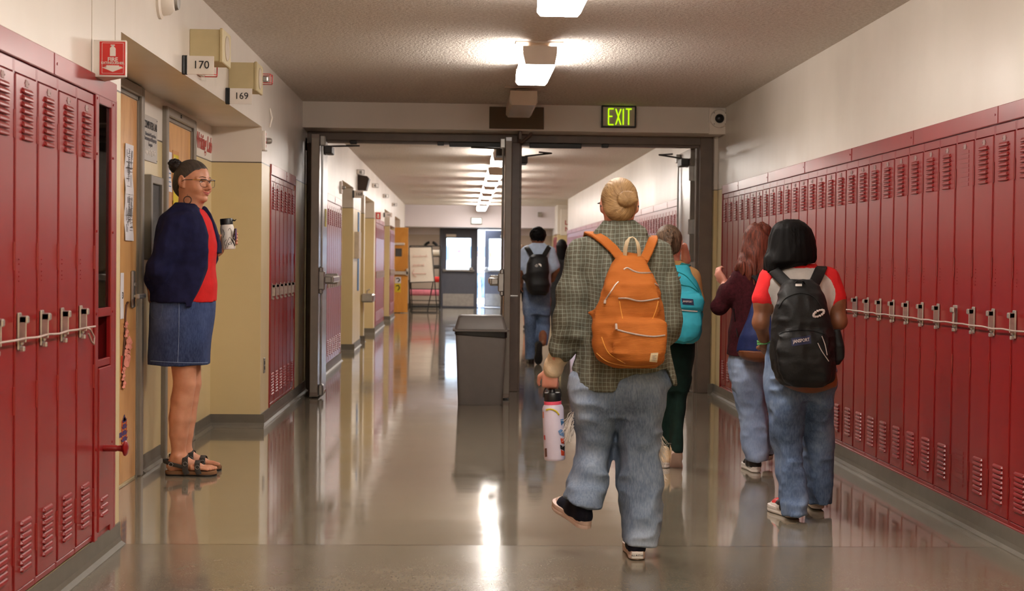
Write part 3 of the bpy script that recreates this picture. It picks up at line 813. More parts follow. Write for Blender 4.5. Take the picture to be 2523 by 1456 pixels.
# plain far lockers: too small in the photo to show their parts
def far_locker(xf, d, P):
    m = MB(); m.box(*sorted((0, -d*.40)), .001, P-.001, LZ0, 1.826); m.bbox(*sorted((0, d*.008)), .010, P-.010, LZ0+.02, 1.785, .002)
    louvers(m, d*.008, d, P/2, 1.575, 8); louvers(m, d*.008, d, P/2, .175, 8)
    m.bbox(*sorted((d*.008, d*.03)), .03, .065, .90, 1.02, .003, mi=1)
    o = m.build('locker', [M['red'], M['chrome']]); o.location = (xf, 0, 0); return o
fr_ = far_locker(WR, -1, PR); fl_ = far_locker(WL, 1, .24)
for k in range(67):
    y = 15.04+k*PR; o = fr_ if k == 0 else fr_.copy()
    if k: C.objects.link(o)
    o.location = (WR, y, 0); tag(o, 'red locker in the long right-hand bank beyond the double doors', 'locker', 'red lockers beyond the doors on the right')
for gi, (y0, n, wh, gl) in enumerate([(14.87, 7, 'just beyond the left door leaf', 'red lockers just beyond the left door leaf'), (23.34, 10, 'past the drinking fountain', 'red lockers past the drinking fountain'), (28.06, 7, 'next to the orange door', 'red lockers next to the orange door')]):
    for k in range(n):
        first = gi == 0 and k == 0; o = fl_ if first else fl_.copy()
        if not first: C.objects.link(o)
        o.location = (WL, y0+k*.2425, 0); tag(o, f'red locker on the far left wall {wh}', 'locker', gl)
# red filler trims over and around the banks
for i, (x, d, a, b) in enumerate([(WR, -1, 5.168, 12.55), (WL, 1, 4.022, 5.80), (WL, 1, 10.48, 12.02), (WR, -1, 15.0, 31.02), (WL, 1, 14.83, 16.62), (WL, 1, 23.28, 25.88)]):
    m = MB(); m.bbox(*sorted((x-d*.02, x+d*.010)), a, b, 1.828, 1.906, .003)
    for yy in (a, b): m.bbox(*sorted((x-d*.02, x+d*.008)), yy-.012, yy+.012, .092, 1.84, .002)
    yj = a+.9
    while yj < b-.4: m.bbox(*sorted((x, x+d*.0125)), yj-.006, yj+.006, 1.83, 1.904, .001); m.tube([(x+d*.009, yj+.03, 1.87), (x+d*.0125, yj+.03, 1.87)], .005, 6); yj += 1.15
    if i == 0: m.bbox(*sorted((x-d*.02, x+d*.004)), a, b, .088, .102, .002)
    struct(m.build(f'trim_{i+3}', M['red']))
# security cables threaded through the latches
def cable(name, label, x, d, y0, y1, P, yoff, z=.938):
    pts = []; y = y0; i = 0
    n = int(round((y1-y0)/P))
    for k in range(n+1):
        yy = y0+k*P; pts.append((x+d*.030, yy, z)); pts.append((x+d*.030, yy+P*.5, z-.003+.002*math.sin(k*1.7)))
    m = MB(); m.tube(pts, .0042, 8); return tag(m.build(name, M['cable'], None, True), label, 'cable')
cable('security_cable', 'pale rod threaded through the latches of the right-hand lockers', WR, -1, 5.2, 10.9, PR, 0)
cable('security_cable', 'pale rod threaded through the latches of the left foreground lockers', WL, 1, 4.06, 5.27, PL, 0)
m = MB(); x = WL+.03; m.tube([(x, 5.26, .938), (x+.006, 5.30, .93), (x+.012, 5.335, .90), (x+.012, 5.33, .872), (x+.008, 5.31, .885), (x+.004, 5.285, .915)], .004, 8)
tag(m.build('cable_loop', M['cable'], None, True), 'short looped cable end hanging from the last left foreground locker latch', 'cable')

# ---------------------------------------------------------------- extinguisher cabinet
t = thing('fire_extinguisher_cabinet', (WL, 5.63, 0), 'red cabinet with a glass window, open cubby and small door with knob', 'cabinet')
m = MB(); x0, x1 = -1.80, WL
m.box(x0, x0+.01, 5.485, 5.785, .09, 1.83); m.box(x0, x1-.004, 5.485, 5.495, .09, 1.83); m.box(x0, x1-.004, 5.775, 5.785, .09, 1.83)
for z in (.09, .775, .968, 1.81): m.box(x0, x1-.004, 5.495, 5.775, z, z+.012)
m.bbox(x1-.012, x1+.008, 5.482, 5.53, .09, 1.83, .003); m.bbox(x1-.012, x1+.008, 5.725, 5.788, .09, 1.83, .003)
m.bbox(x1-.012, x1+.008, 5.53, 5.725, 1.80, 1.83, .003); m.bbox(x1-.012, x1+.008, 5.53, 5.725, .965, 1.0, .003); m.bbox(x1-.012, x1+.006, 5.53, 5.725, .768, .798, .003); m.box(x1-.012, x1, 5.53, 5.725, .09, .115)
for z in (.45, .98, 1.3, 1.6, 1.815):
    for yy in (5.5, 5.75): m.tube([(x1+.007, yy, z), (x1+.011, yy, z)], .005, 6)
m.build('case', M['red'], t)
m = MB(); m.box(x1-.006, x1-.003, 5.53, 5.725, 1.0, 1.80); m.build('window', M['smoke'], t)
m = MB(); m.bbox(x1-.004, x1+.012, 5.532, 5.722, .12, .765, .003); louvers(m, x1+.012, 1, 5.61, .175, 3, .10, .03); ld = m.build('door', M['red'], t)
m = MB(); Rx = Matrix.Rotation(PI/2, 4, 'Y'); m.lathe([(.013, 0), (.013, .05), (.011, .055), (.014, .075), (.030, .082), (.031, .088), (.024, .094), (.004, .097)], (x1+.012, 5.60, .444), 20, M=Rx); m.build('knob', M['red'], ld, True)
m = MB(); m.box(x0+.02, x1-.03, 5.5, 5.77, .982, .99); m.bbox(-1.60, -1.597, 5.5, 5.77, 1.0, 1.4, .001); m.build('shelf', M['tan'], t)
t = thing('fire_extinguisher', (-1.60, 5.64, 0.99), 'fire extinguisher behind the glass of the red cabinet', 'fire extinguisher')
m = MB(); m.lathe([(.05, 0), (.055, .01), (.055, .32), (.045, .36), (.02, .385), (.02, .4)], (-1.60, 5.64, .992), 20); m.build('cylinder', M['signred'], t, True)
m = MB(); m.bbox(-1.63, -1.55, 5.63, 5.65, 1.40, 1.43, .004); m.tube([(-1.60, 5.60, 1.40), (-1.57, 5.57, 1.3), (-1.56, 5.57, 1.12)], .009, 8); m.build('valve_and_hose', M['black'], t)

# ---------------------------------------------------------------- recess doors
def wood_door(name, y0, y1, ztop, label_done):
    x = XR
    m = MB()
    m.bbox(x-.02, x+.030, y0-.055, y0, 0, ztop+.055, .006); m.bbox(x-.02, x+.030, y1, y1+.055, 0, ztop+.055, .006); m.bbox(x-.02, x+.030, y0, y1, ztop, ztop+.055, .006)
    m.box(x-.03, x+.010, y0, y0+.02, 0, ztop); m.box(x-.03, x+.010, y1-.02, y1, 0, ztop); m.box(x-.03, x+.010, y0, y1, ztop-.02, ztop)
    f = struct(m.build(name, M['grey'])); m = MB(); m.bbox(x-.03, x+.004, y0+.024, y1-.024, .012, ztop-.024, .002); p = m.build('door_panel', M['wood'], f); return f, p
d2, d2p = wood_door('door_2', 6.74, 7.745, 2.075, '')
d3, d3p = wood_door('door_3', 8.445, 9.255, 2.045, '')
m = MB(); X0 = XR+.004
m.bbox(X0, X0+.016, 7.585, 7.645, .93, 1.13, .006); m.bbox(X0+.01, X0+.075, 7.60, 7.63, .985, 1.0, .004); m.bbox(X0+.055, X0+.075, 7.47, 7.635, .982, 1.008, .005); m.tube([(X0+.014, 7.615, 1.055), (X0+.024, 7.615, 1.055)], .012, 12); tag(m.build('door_handle', M['steel'], d2p), 'steel lever handle')
m = MB(); m.box(X0, X0+.004, 8.52, 9.0, .35, .36)
for z in (1.78, 1.0, .25):
    m = MB(); m.bbox(XR+.006, XR+.04, 9.225, 9.265, z-.055, z+.055, .003); m.tube([(XR+.045, 9.248, z-.058), (XR+.045, 9.248, z+.058)], .009, 8); m.build('hinge', M['steel'], d3)
m = MB(); m.bbox(X0, X0+.010, 8.99, 9.15, 1.10, 1.50, .003); w_ = m.build('window_frame', M['wood'], d3p)
m = MB(); m.box(X0+.003, X0+.012, 9.01, 9.13, 1.12, 1.48); m.build('window_pane', M['black'], d3p)
m = MB(); m.box(XR+.031, XR+.033, 8.74, 8.84, 2.062, 2.09); text('door_number', 'K2', .03, (XR+.032, 8.79, 2.075), '+x', M['ink'], d3)
def sheet(name, label, y0, y1, z0, z1, x=X0, m_=None, cat='paper', th=.0015, curl=.006):
    m = MB(); n = 8; vs = []
    for j in range(n+1):
        z = z0+(z1-z0)*j/n; dx = curl*math.sin(j*1.3)*.4+curl*(abs(j-n/2)/(n/2))**3
        for y in (y0, y1): vs.append((x+.001+dx, y, z)); vs.append((x+.001+dx+th, y, z))
    fs = []
    for j in range(n):
        a = j*4; b = a+4; fs += [(a+1, a+3, b+3, b+1), (a, b, b+2, a+2), (a, a+1, b+1, b), (a+2, b+2, b+3, a+3)]
    fs += [(0, 2, 3, 1), (n*4, n*4+1, n*4+3, n*4+2)]
    m.add(vs, fs); t = m.build(name, m_ or M['paper'], None, False, loc=(x, (y0+y1)/2, z0)); return tag(t, label, cat)
def wy(px, py, X=XR): return atX(px, py, X).y
def wz(px, py, X=XR): return atX(px, py, X).z
# two floor plans on the first door
def plan_lines(par, y0, y1, z0, z1, seed, x):
    r = random.Random(seed); m = MB()
    for i in range(26):
        a = r.uniform(y0+.02, y1-.03); b = r.uniform(z0+.03, z1-.03)
        if r.random() < .6: m.box(x+.006, x+.0075, a, a+.004, b, min(z1-.02, b+r.uniform(.02, .09)))
        else: m.box(x+.006, x+.0075, a, min(y1-.02, a+r.uniform(.03, .12)), b, b+.003)
    for i in range(14): m.box(x+.006, x+.0075, y0+.07, y1-.08, z0+.09+i*.011, z0+.093+i*.011)
    m.build('drawing', M['greyink'], par)
p = sheet('floor_plan_sheet', 'upper floor plan sheet taped on the nearest wooden door', 7.44, 7.62, 1.535, 1.80); plan_lines(p, 7.44, 7.62, 1.54, 1.79, 1, X0)
p = sheet('floor_plan_sheet', 'lower floor plan sheet hanging under the first on the nearest wooden door', 7.44, 7.625, 1.29, 1.55); plan_lines(p, 7.44, 7.62, 1.30, 1.54, 2, X0)
sh = sheet('notice_sheet', 'tall white notice strip beside the door handle', 7.36, 7.43, .88, 1.12, curl=.001)
text('printing', '3', .05, (X0+.004, 7.405, 1.0), '+x', M['ink'], sh)
# paper blossoms and pagoda on the first door
m = MB()
def disc(mb, y, z, r, x, n=14, sq=1.0, petals=0, sy=2.0):
    vs = [(x, y, z)]
    for k in range(n):
        th = 2*PI*k/n; rr = r*(1+.25*math.cos(petals*th)) if petals else r; vs.append((x+.003*math.sin(th*3), y+sy*rr*math.cos(th), z+rr*math.sin(th)*sq))
    vs += [(v[0]+.0015, v[1], v[2]) for v in vs]
    N = n+1; fs = [(0, 1+k, 1+(k+1) % n) for k in range(n)]+[(N, N+1+(k+1) % n, N+1+k) for k in range(n)]+[(1+k, N+1+k, N+1+(k+1) % n, 1+(k+1) % n) for k in range(n)]
    mb.add(vs, fs)
t = thing('paper_branch_decoration', (X0, 7.53, .6), 'cut-out branch with pink paper blossoms on the nearest wooden door', 'decoration')
def dq(px, py): q = atX(px, py, X0); return q.y, q.z
m.tube([(X0+.004, *dq(q_[0], q_[1])) for q_ in ((313, 745), (309, 752), (307, 777), (305, 830), (302, 870), (300, 900), (301, 930), (301, 955))], .006, 5); m.build('branch', plain('brown_paper', (92, 56, 40), .8), t)
for i, (px, py, r) in enumerate([(308, 800, .018), (308, 822, .022), (312, 846, .034), (314, 858, .03), (306, 868, .02), (308, 888, .036), (302, 912, .020), (300, 930, .018), (301, 948, .02)]):
    y, z = dq(px, py); mm = MB(); disc(mm, y, z, r, X0+.007+.002*(i % 3), petals=5 if i != 5 else 0); mm.build('blossom', M['pink'], t)
y, z = dq(301, 890); mm = MB(); mm.bbox(X0+.001, X0+.003, y-.03, y+.02, z-.06, z+.03, .001); mm.build('paper_scrap', M['orangepaper'], t)
yp, zp = dq(305, 1108); yt, zt = dq(307, 1020)
t = thing('paper_pagoda', (X0, yp, zp), 'dark cut-out paper pagoda low on the nearest wooden door', 'decoration')
mm = MB(); hh = (zt-zp)/5.6
for i in range(5):
    z = zp+.012+i*hh; w = .075-.006*i
    mm.prism([(yp-w, z+.016), (yp-w*.6, z+.010), (yp-w*.4, z+.024), (yp+w*.4, z+.024), (yp+w*.6, z+.010), (yp+w, z+.016), (yp+w*.7, z), (yp-w*.7, z)], 0, X0+.002, X0+.004)
mm.prism([(yp-.03, zt-.035), (yp, zt), (yp+.03, zt-.035)], 0, X0+.002, X0+.004); mm.box(X0+.001, X0+.003, yp-.17, yp-.05, zp+.075, zp+.10); mm.build('roofs', M['purple'], t)
mm = MB()
for yy in (-.045, .0, .045): mm.box(X0+.001, X0+.003, yp+yy-.005, yp+yy+.005, zp-.005, zt-.03)
mm.build('posts', M['orangepaper'], t)
# papers on the second door
p = sheet('notice_sheet', 'white sheet with blue print on the door behind the woman', 8.48, 8.62, 1.60, 1.84)
mm = MB()
for i in range(7): mm.box(X0+.007, X0+.008, 8.505, 8.59, 1.63+i*.026, 1.636+i*.026)
mm.build('printing', M['blue'], p)
p = sheet('photo_print', 'narrow framed photo print on the door behind the woman', 8.48, 8.565, 1.30, 1.48, curl=.001)
mm = MB(); mm.box(X0+.0035, X0+.005, 8.492, 8.553, 1.325, 1.465); mm.build('picture', M['dgrey'], p)
mm = MB(); mm.bbox(X0+.001, X0+.004, 8.66, 8.84, 1.55, 1.86, .001); cb = tag(mm.build('cork_backing', plain('cork', (196, 146, 100), .9), None, loc=(X0, 8.75, 1.55)), 'tan backing card on the wooden door above the hair bun', 'card')
mm = MB(); mm.bbox(X0+.0045, X0+.006, 8.67, 8.82, 1.38, 1.835, .001); yc_ = tag(mm.build('yellow_card', M['yellow'], None, loc=(X0+.004, 8.75, 1.4)), 'yellow card with white letters above the hair bun', 'card')
text('lettering', 'Live', .075, (X0+.007, 8.745, 1.79), '+x', M['paper'], yc_, bold=.002)
# computer lab sign
t = thing('room_sign', (XR, 8.04, 1.75), 'grey computer lab sign between the two wooden doors', 'sign')
m = MB(); m.bbox(XR, XR+.006, 7.862, 8.225, 1.745, 2.0, .002); m.build('plate', M['signgrey'], t)
mm = MB()
for yy in (7.875, 8.212):
    for z in (1.757, 1.988): mm.tube([(XR+.006, yy, z), (XR+.008, yy, z)], .004, 6)
mm.build('screw', M['dgrey'], t)
text('heading', 'COMPUTER LAB', .062, (XR+.007, 8.045, 1.945), '+x', M['ink'], t, sx=.72)
for s_, z, sx in (('Laboratorio de Computadoras', 1.895, .72), ('Компьютерная Лаборатория', 1.868, .72), ('Computer', 1.84, .8)): text('translation', s_, .030, (XR+.007, 8.045, z), '+x', M['greyink'], t, sx=sx)
text('translation', 'Phòng Thực Tập Vi Tính', .036, (XR+.007, 8.05, 1.795), '+x', M['signwhite'], t, sx=.72, bold=.0008)
# painted letters
o = text('painted_lettering', 'Writing Lab', .15, (XR+.002, 9.71, 1.99), '+x', M['redtext'], None, shear=.28, sx=.85, bold=.003, ext=.0012)
tag(o, 'red hand-painted Writing Lab lettering on the recess wall', 'lettering')
# grey wall cabinet with dark mesh
t = thing('wall_cabinet', (XR, 8.08, 1.2), 'grey metal wall frame with a dark mesh panel behind the woman', 'cabinet')
m = MB(); x = XR
m.bbox(x, x+.045, 7.90, 7.945, 1.19, 1.665, .004); m.bbox(x, x+.035, 8.235, 8.265, 1.19, 1.665, .004); m.bbox(x, x+.035, 7.945, 8.235, 1.62, 1.665, .004); m.bbox(x, x+.035, 7.945, 8.235, 1.19, 1.215, .004); m.build('case', M['grey'], t)
m = MB(); m.box(x, x+.02, 7.945, 8.235, 1.215, 1.62); m.build('mesh_panel', plain('dark_mesh', (58, 58, 58), .5, bump=.6, bscale=220), t)
m = MB(); m.bbox(x+.02, x+.03, 8.02, 8.06, 1.635, 1.655, .002); m.build('catch', M['steel'], t)
# column joint line near the first sign
m = MB(); m.box(WL-.001, WL+.0015, 5.44, 5.444, 1.906, HC); m.box(WL-.001, WL+.0015, 5.80, 5.803, 2.0, HC); struct(m.build('trim_10', M['tan']))
# ---------------------------------------------------------------- wall signs and boxes
t = thing('fire_extinguisher_sign', (WL, 5.46, 1.91), 'red and white projecting fire extinguisher sign above the cabinet', 'sign')
A = at(245, 98, 5.46); B = at(311, 190, 5.46); x0, x1, z1, z0 = A.x, B.x, A.z, B.z
m = MB(); m.bbox(WL, x1, 5.46, 5.475, z0, z1, .003); m.prism([(WL, 5.46), (x1, 5.46), (x1-.004, 5.475), (WL+.0, 5.62)], 2, z0, z0+.004); m.bbox(WL-.002, WL+.004, 5.44, 5.60, z0, z1, .001); m.build('panel', M['signwhite'], t)
y = 5.4585; w = x1-x0
m = MB(); m.bbox(x0+.001, x1-.004, y, y+.002, z0+.007, z1-.006, .0008); m.build('red_field', M['signred'], t)
m = MB(); a0, a1, b0, b1 = x0+.010, x1-.010, z0+.013, z1-.011
for q in ((a0, a1, b0, b0+.0012), (a0, a1, b1-.0012, b1), (a0, a0+.0012, b0, b1), (a1-.0012, a1, b0, b1)): m.box(q[0], q[1], y-.001, y+.001, q[2], q[3])
cx = (x0+x1)/2
m.prism([(cx-.034, z0+.040), (cx+.034, z0+.040), (cx+.034, z0+.036), (cx+.018, z0+.036)][:4]+[(cx+.018, z0+.032)], 1, y-.001, y+.001)
m.build('border', M['signwhite'], t)
m = MB(); m.prism([(cx-.042, z0+.036), (cx-.024, z0+.036), (cx-.024, z0+.044), (cx+.024, z0+.044), (cx+.024, z0+.036), (cx+.042, z0+.036), (cx, z0+.019)], 1, y-.0012, y+.001); m.build('arrow', M['signwhite'], t)
m = MB(); m.bbox(cx-.011, cx+.011, y-.0012, y+.001, z1-.062, z1-.032, .001); m.prism([(cx-.011, z1-.032), (cx+.011, z1-.032), (cx+.005, z1-.025), (cx-.005, z1-.025)], 1, y-.0012, y+.001); m.box(cx-.004, cx+.004, y-.0012, y+.001, z1-.026, z1-.020); m.box(cx-.008, cx+.008, y-.0012, y+.001, z1-.022, z1-.018); m.build('extinguisher_symbol', M['signwhite'], t)
text('lettering', 'FIRE', .0215, (cx, y-.0008, z0+.066), '-y', M['signwhite'], t, bold=.0005); text('lettering', 'EXTINGUISHER', .0128, (cx, y-.0008, z0+.0525), '-y', M['signwhite'], t, bold=.0002)
def room_number(px0, py0, px1, py1, num, lab, blk=14, sz=.05, Y=None):
    a = atX(px0, (py0+py1)/2, WL); Y = Y or a.y; A = at(px0, py0, Y); B = at(px1, py1, Y)
    t = thing('room_number_sign', (WL, Y, B.z), lab, 'sign')
    m = MB(); m.bbox(WL, WL+.012, Y-.012, Y+.02, B.z, A.z, .002); m.bbox(WL, WL+.026, Y-.003, Y+.01, B.z-.002, A.z+.002, .002); m.build('bracket', M['black'], t)
    m = MB(); m.bbox(WL+.022, B.x, Y-.002, Y+.002, B.z, A.z, .001); m.build('plate', M['signwhite'], t)
    text('number', num, sz, ((WL+.02+B.x)/2+.006, Y-.0035, (A.z+B.z)/2), '-y', M['ink'], t); return t
room_number(449, 137, 527, 184, '170', 'white sign reading 170, nearest of the room number signs', sz=.056)
room_number(556, 217, 621, 257, '169', 'white sign reading 169, between the 170 sign and the doorway', sz=.056)
room_number(868, 469, 895, 488, '168', 'white sign reading 168 beyond the double doors', sz=.06)
room_number(945, 524, 966, 535, '166', 'small white room number sign deep in the left corridor', sz=.05)
def pa_box(px0, py0, px1, py1, L, lab, m_=None):
    a = atX(px0, (py0+py1)/2, WL); Y = a.y; A = at(px0, py0, Y); B = at(px1, py1, Y)
    t = thing('wall_speaker', (WL, Y, B.z), lab, 'speaker'); s = .018
    m = MB(); m.bbox(WL, B.x, Y, Y+L, B.z, A.z, .003); m.build('case', m_ or M['beigebox'], t)
    m = MB(); m.bbox(B.x, B.x+s, Y-.006, Y+L+.006, B.z-.006, A.z+.006, .004); g = m.build('front_panel', m_ or M['beigebox'], t)
    m = MB(); zc = (A.z+B.z)/2; r = (A.z-B.z)*.40; m.lathe([(r, 0), (r, .003), (r*.93, .005), (r*.9, .003), (.002, .0035)], (B.x+s, Y+L/2, zc), 28, M=Matrix.Rotation(PI/2, 4, 'Y')); m.build('grille', M['tan'], t); return t
pa_box(467, 71, 541, 151, .24, 'beige square wall speaker above the 170 sign')
pa_box(563, 153, 626, 221, .24, 'beige square wall speaker directly over the 169 sign')
# red strobe cages
def cage(px, py, lab, lens=True):
    a = atX(px, py, WL); t = thing('wall_strobe', (WL, a.y, a.z), lab, 'alarm light'); y, z = a.y, a.z
    m = MB(); m.bbox(WL, WL+.03, y-.05, y+.05, z-.032, z+.032, .006); m.build('base', M['white'], t)
    m = MB()
    for dz in (-.03, .03): m.tube([(WL, y-.05, z+dz), (WL+.09, y-.05, z+dz), (WL+.10, y, z+dz*.9), (WL+.09, y+.05, z+dz), (WL, y+.05, z+dz)], .0026, 6)
    for dy in (-.05, 0, .05): m.tube([(WL+.09 if dy else WL+.10, y+dy, z-.03), (WL+.09 if dy else WL+.10, y+dy, z+.03)], .0026, 6)
    m.build('wire_cage', M['signred'] if lens else M['steel'], t)
    m = MB(); m.bbox(WL+.03, WL+.07, y-.02, y+.02, z-.02, z+.02, .008); m.build('lens', M['steel'], t)
cage(489, 172, 'red alarm light partly hidden behind the 170 sign'); cage(636, 195, 'red caged alarm light beside the upper right speaker box')
for px, py, lb in ((880, 424, 'grey caged alarm light above the dark tilted speaker'), (917, 457, 'grey caged alarm light right after the dark tilted speaker'), (944, 483, 'grey caged alarm light above the far number sign'), (966, 504, 'grey caged alarm light farthest along the left wall')): cage(px, py, lb, False)
# dark tilted speaker past the doors
a = atX(881, 468, WL); t = thing('tilted_wall_speaker', (WL, a.y, a.z), 'dark brown tilted speaker on the left wall above the 168 sign', 'speaker'); y = a.y; A = at(881, 430, y); B = at(908, 468, y)
m = MB(); m.prism([(WL, B.z), (B.x-.04, B.z-.0), (B.x, A.z-.05), (B.x-.02, A.z-.02), (WL, A.z)], 1, y, y+.3); m.build('case', plain('dark_walnut', (58, 40, 30), .5), t)
m = MB(); m.prism([(B.x-.04, B.z), (B.x-.034, B.z), (B.x+.006, A.z-.05), (B.x, A.z-.05)], 1, y+.01, y+.29); m.build('grille', M['black'], t)
# smoke/strobe fitting at the very top
a = atX(392, 15, WL); t = thing('ceiling_side_horn', (WL, a.y, a.z), 'white round alarm horn high on the left wall at the top edge', 'alarm'); Ry = Matrix.Rotation(PI/2, 4, 'Y')
m = MB(); m.lathe([(.075, 0), (.075, .012), (.06, .02), (.055, .05), (.035, .07), (.01, .072)], (WL, a.y, a.z+.015), 28, M=Ry); m.build('housing', M['white'], t, True)
m = MB(); m.lathe([(.042, .055), (.045, .07), (.04, .085), (.01, .088)], (WL, a.y+.03, a.z+.03), 20, M=Ry); m.build('horn_mouth', M['steel'], t, True)
# strobe with FIRE on the corner
def strobe(px, py, lab, h=.095):
    a = atX(px, py, WL); y, z = a.y, a.z; t = thing('fire_strobe', (WL, y, z), lab, 'alarm')
    m = MB(); m.bbox(WL, WL+.026, y-.05, y+.05, z-h*.75, z+h*.75, .005); m.build('housing', M['signwhite'], t)
    m = MB(); m.lathe([(.022, .026), (.022, .045), (.016, .062), (.003, .066)], (WL, y, z), 16, M=Ry); m.build('lens', M['steel'], t, True)
    R_ = Matrix.Rotation(PI/2, 3, 'X') @ Matrix.Rotation(0, 3, 'Y')
    o = text('lettering', 'F\nI\nR\nE', .028, (WL+.027, y-.033, z), '+x', M['signred'], t); return t
strobe(648, 347, 'white fire strobe on the wall past the tan corner'); strobe(838, 462, 'white fire strobe before the first far recess')
a = atX(663, 290, WL); m = MB(); m.tube([(WL+.004, a.y, a.z-.07), (WL+.02, a.y+.01, a.z), (WL+.004, a.y, a.z+.07)], .006, 6); tag(m.build('wall_hook', M['white'], None, True, loc=(WL, a.y, a.z)), 'thin white hook high on the wall above the fire strobe', 'hook')
a = atX(650, 900, WL); t = thing('wall_outlet', (WL, a.y, a.z), 'steel outlet plate low on the wall past the tan corner', 'outlet')
m = MB(); m.bbox(WL, WL+.006, a.y-.035, a.y+.035, a.z-.055, a.z+.055, .002); m.build('plate', M['steel'], t)
m = MB(); m.bbox(WL+.006, WL+.008, a.y-.016, a.y+.016, a.z+.006, a.z+.032, .001); m.bbox(WL+.006, WL+.008, a.y-.016, a.y+.016, a.z-.032, a.z-.006, .001); m.build('socket', M['ink'], t)
# box left of the door frame
a = at(735, 340, 12.9); b = at(755, 372, 12.9); m = MB(); m.bbox(WL, b.x, 12.80, 12.94, b.z, a.z, .004); tag(m.build('junction_box', M['white'], None, loc=(WL, 12.87, b.z)), 'small white junction box in the top left corner of the door frame', 'box')
# exit sign
t = thing('exit_sign', (1.39, 12.54, 2.41), 'black framed EXIT sign with glowing green letters over the doorway', 'sign')
x0, x1, z0, z1, y = 1.238, 1.547, 2.41, 2.605, 12.515
m = MB(); m.bbox(x0, x1, y+.004, 12.57, z0, z1, .004)
for q in ((x0, x1, z0, z0+.014), (x0, x1, z1-.014, z1), (x0, x0+.014, z0, z1), (x1-.014, x1, z0, z1)): m.bbox(q[0], q[1], y-.004, y+.01, q[2], q[3], .003)
m.build('case', M['black'], t)
m = MB(); m.box(x0+.013, x1-.013, y+.0, y+.005, z0+.013, z1-.013); m.build('face', M['tan'], t)
def stroke(mb, a, b, w): mb.tube([(a[0], y-.002, a[1]), (b[0], y-.002, b[1])], w, 8)
cz0, cz1 = z0+.024, z1-.030; L = [[((0, 1), (0, 0)), ((0, 1), (1, 1)), ((0, .52), (.75, .52)), ((0, 0), (1, 0))], [((0, 1), (1, 0)), ((1, 1), (0, 0))], [((.5, 1), (.5, 0))], [((0, 1), (1, 1)), ((.5, 1), (.5, 0))]]
cx = x0+.062
for w, st in zip((.045, .045, .004, .052), L):
    mm = MB()
    for (a, b) in st: stroke(mm, (cx+a[0]*w, cz0+(cz1-cz0)*a[1]), (cx+b[0]*w, cz0+(cz1-cz0)*b[1]), .0050)
    mm.build('letter', M['exit'], t); cx += w+.020
# camera dome
t = thing('security_camera', (2.307, 12.56, 2.505), 'round white security camera on a square plate right of the EXIT sign', 'camera')
m = MB(); m.bbox(2.21, 2.372, 12.555, 12.57, 2.365, 2.60, .004); m.build('plate', M['white'], t)
Rm = Matrix.Rotation(PI/2, 4, 'X'); m = MB(); m.lathe([(.083, 0), (.083, .012), (.078, .024), (.060, .030), (.040, .026), (.038, .02)], (2.30, 12.556, 2.505), 36, M=Rm); m.build('housing', M['white'], t, True)
m = MB(); m.lathe([(.042, .018), (.040, .034), (.030, .048), (.012, .056), (.001, .057)], (2.30, 12.556, 2.505), 28, M=Rm); m.build('lens_dome', M['black'], t, True)
mm = MB()
for k in range(4):
    th = PI/4+k*PI/2; mm.tube([(2.30+.070*math.cos(th), 12.53, 2.505+.070*math.sin(th)), (2.30+.070*math.cos(th), 12.522, 2.505+.070*math.sin(th))], .004, 6)
mm.build('screw', M['dgrey'], t)
# brown plate above mullion
t = thing('cover_plate', (.48, 12.56, 2.39), 'flat brown cover plate on the beam above the middle post', 'plate')
m = MB(); m.bbox(.238, .725, 12.560, 12.572, 2.388, 2.583, .002); m.build('sheet', M['brownplate'], t); m = MB(); m.tube([(.485, 12.56, 2.49), (.485, 12.556, 2.49)], .007, 8); m.build('bolt', M['black'], t)

# ---------------------------------------------------------------- ceiling lights
LX, LW = .485, .108
def fixture(y0, L=1.08, lit=True, bare=False):
    t = bpy.data.objects.new('ceiling_light', None); C.objects.link(t); z0, z1 = 2.453, 2.566
    def bld(m, n, mt, sm=False):
        o = m.build(n, mt, None, sm); o.parent = t; return o
    m = MB(); w = LW
    m.bbox(-w+.02, w-.02, .004, L-.004, z1-.018, z1, .003)
    m.box(-.15, .15, .05, .20, HC-.010, HC-.001); bld(m, 'housing', M['fixt'])
    if not bare:
        for yy in (0, L-.012):
            m = MB(); m.prism([(-w, z1), (w, z1), (w, z1-.05), (w-.012, z0-.001), (-w+.016, z0-.001), (-w, z1-.05)], 1, yy-.003, yy+.012); bld(m, 'end_cap', M['fixt'])
    for yy in (.18, L-.18):
        m = MB(); m.tube([(0, yy, z1-.005), (0, yy, HC-.005)], .009, 8); m.bbox(-.05, .05, yy-.04, yy+.04, HC-.02, HC-.002, .004); bld(m, 'stem', M['fixt'])
    m = MB(); m.prism([(-w+.016, z1-.020), (w-.016, z1-.020), (w+.002, z1-.028), (w+.004, z0+.020), (w-.014, z0), (-w+.014, z0), (-w-.004, z0+.020), (-w-.002, z1-.028)], 1, .012, L-.012 if not bare else L-.10); bld(m, 'lens', M['lens'] if lit else M['darklens'])
    if bare:
        for s in (-.045, .045):
            m = MB(); m.tube([(s, L-.12, z0+.03), (s, L, z0+.03)], .014, 12); bld(m, 'tube', M['lens'])
    t.location = (LX, y0, 0); return t
f0 = fixture(8.90)
tag(f0, 'lit ceiling light hanging in the middle, second from the camera', 'ceiling light', 'ceiling lights')
f1 = fixture(6.22, 1.06, True, True); tag(f1, 'glowing ceiling light at the top edge with bare tubes showing', 'ceiling light', 'ceiling lights')
f2 = fixture(11.22, .98, False); tag(f2, 'unlit boxy ceiling light just before the beam', 'ceiling light', 'ceiling lights')
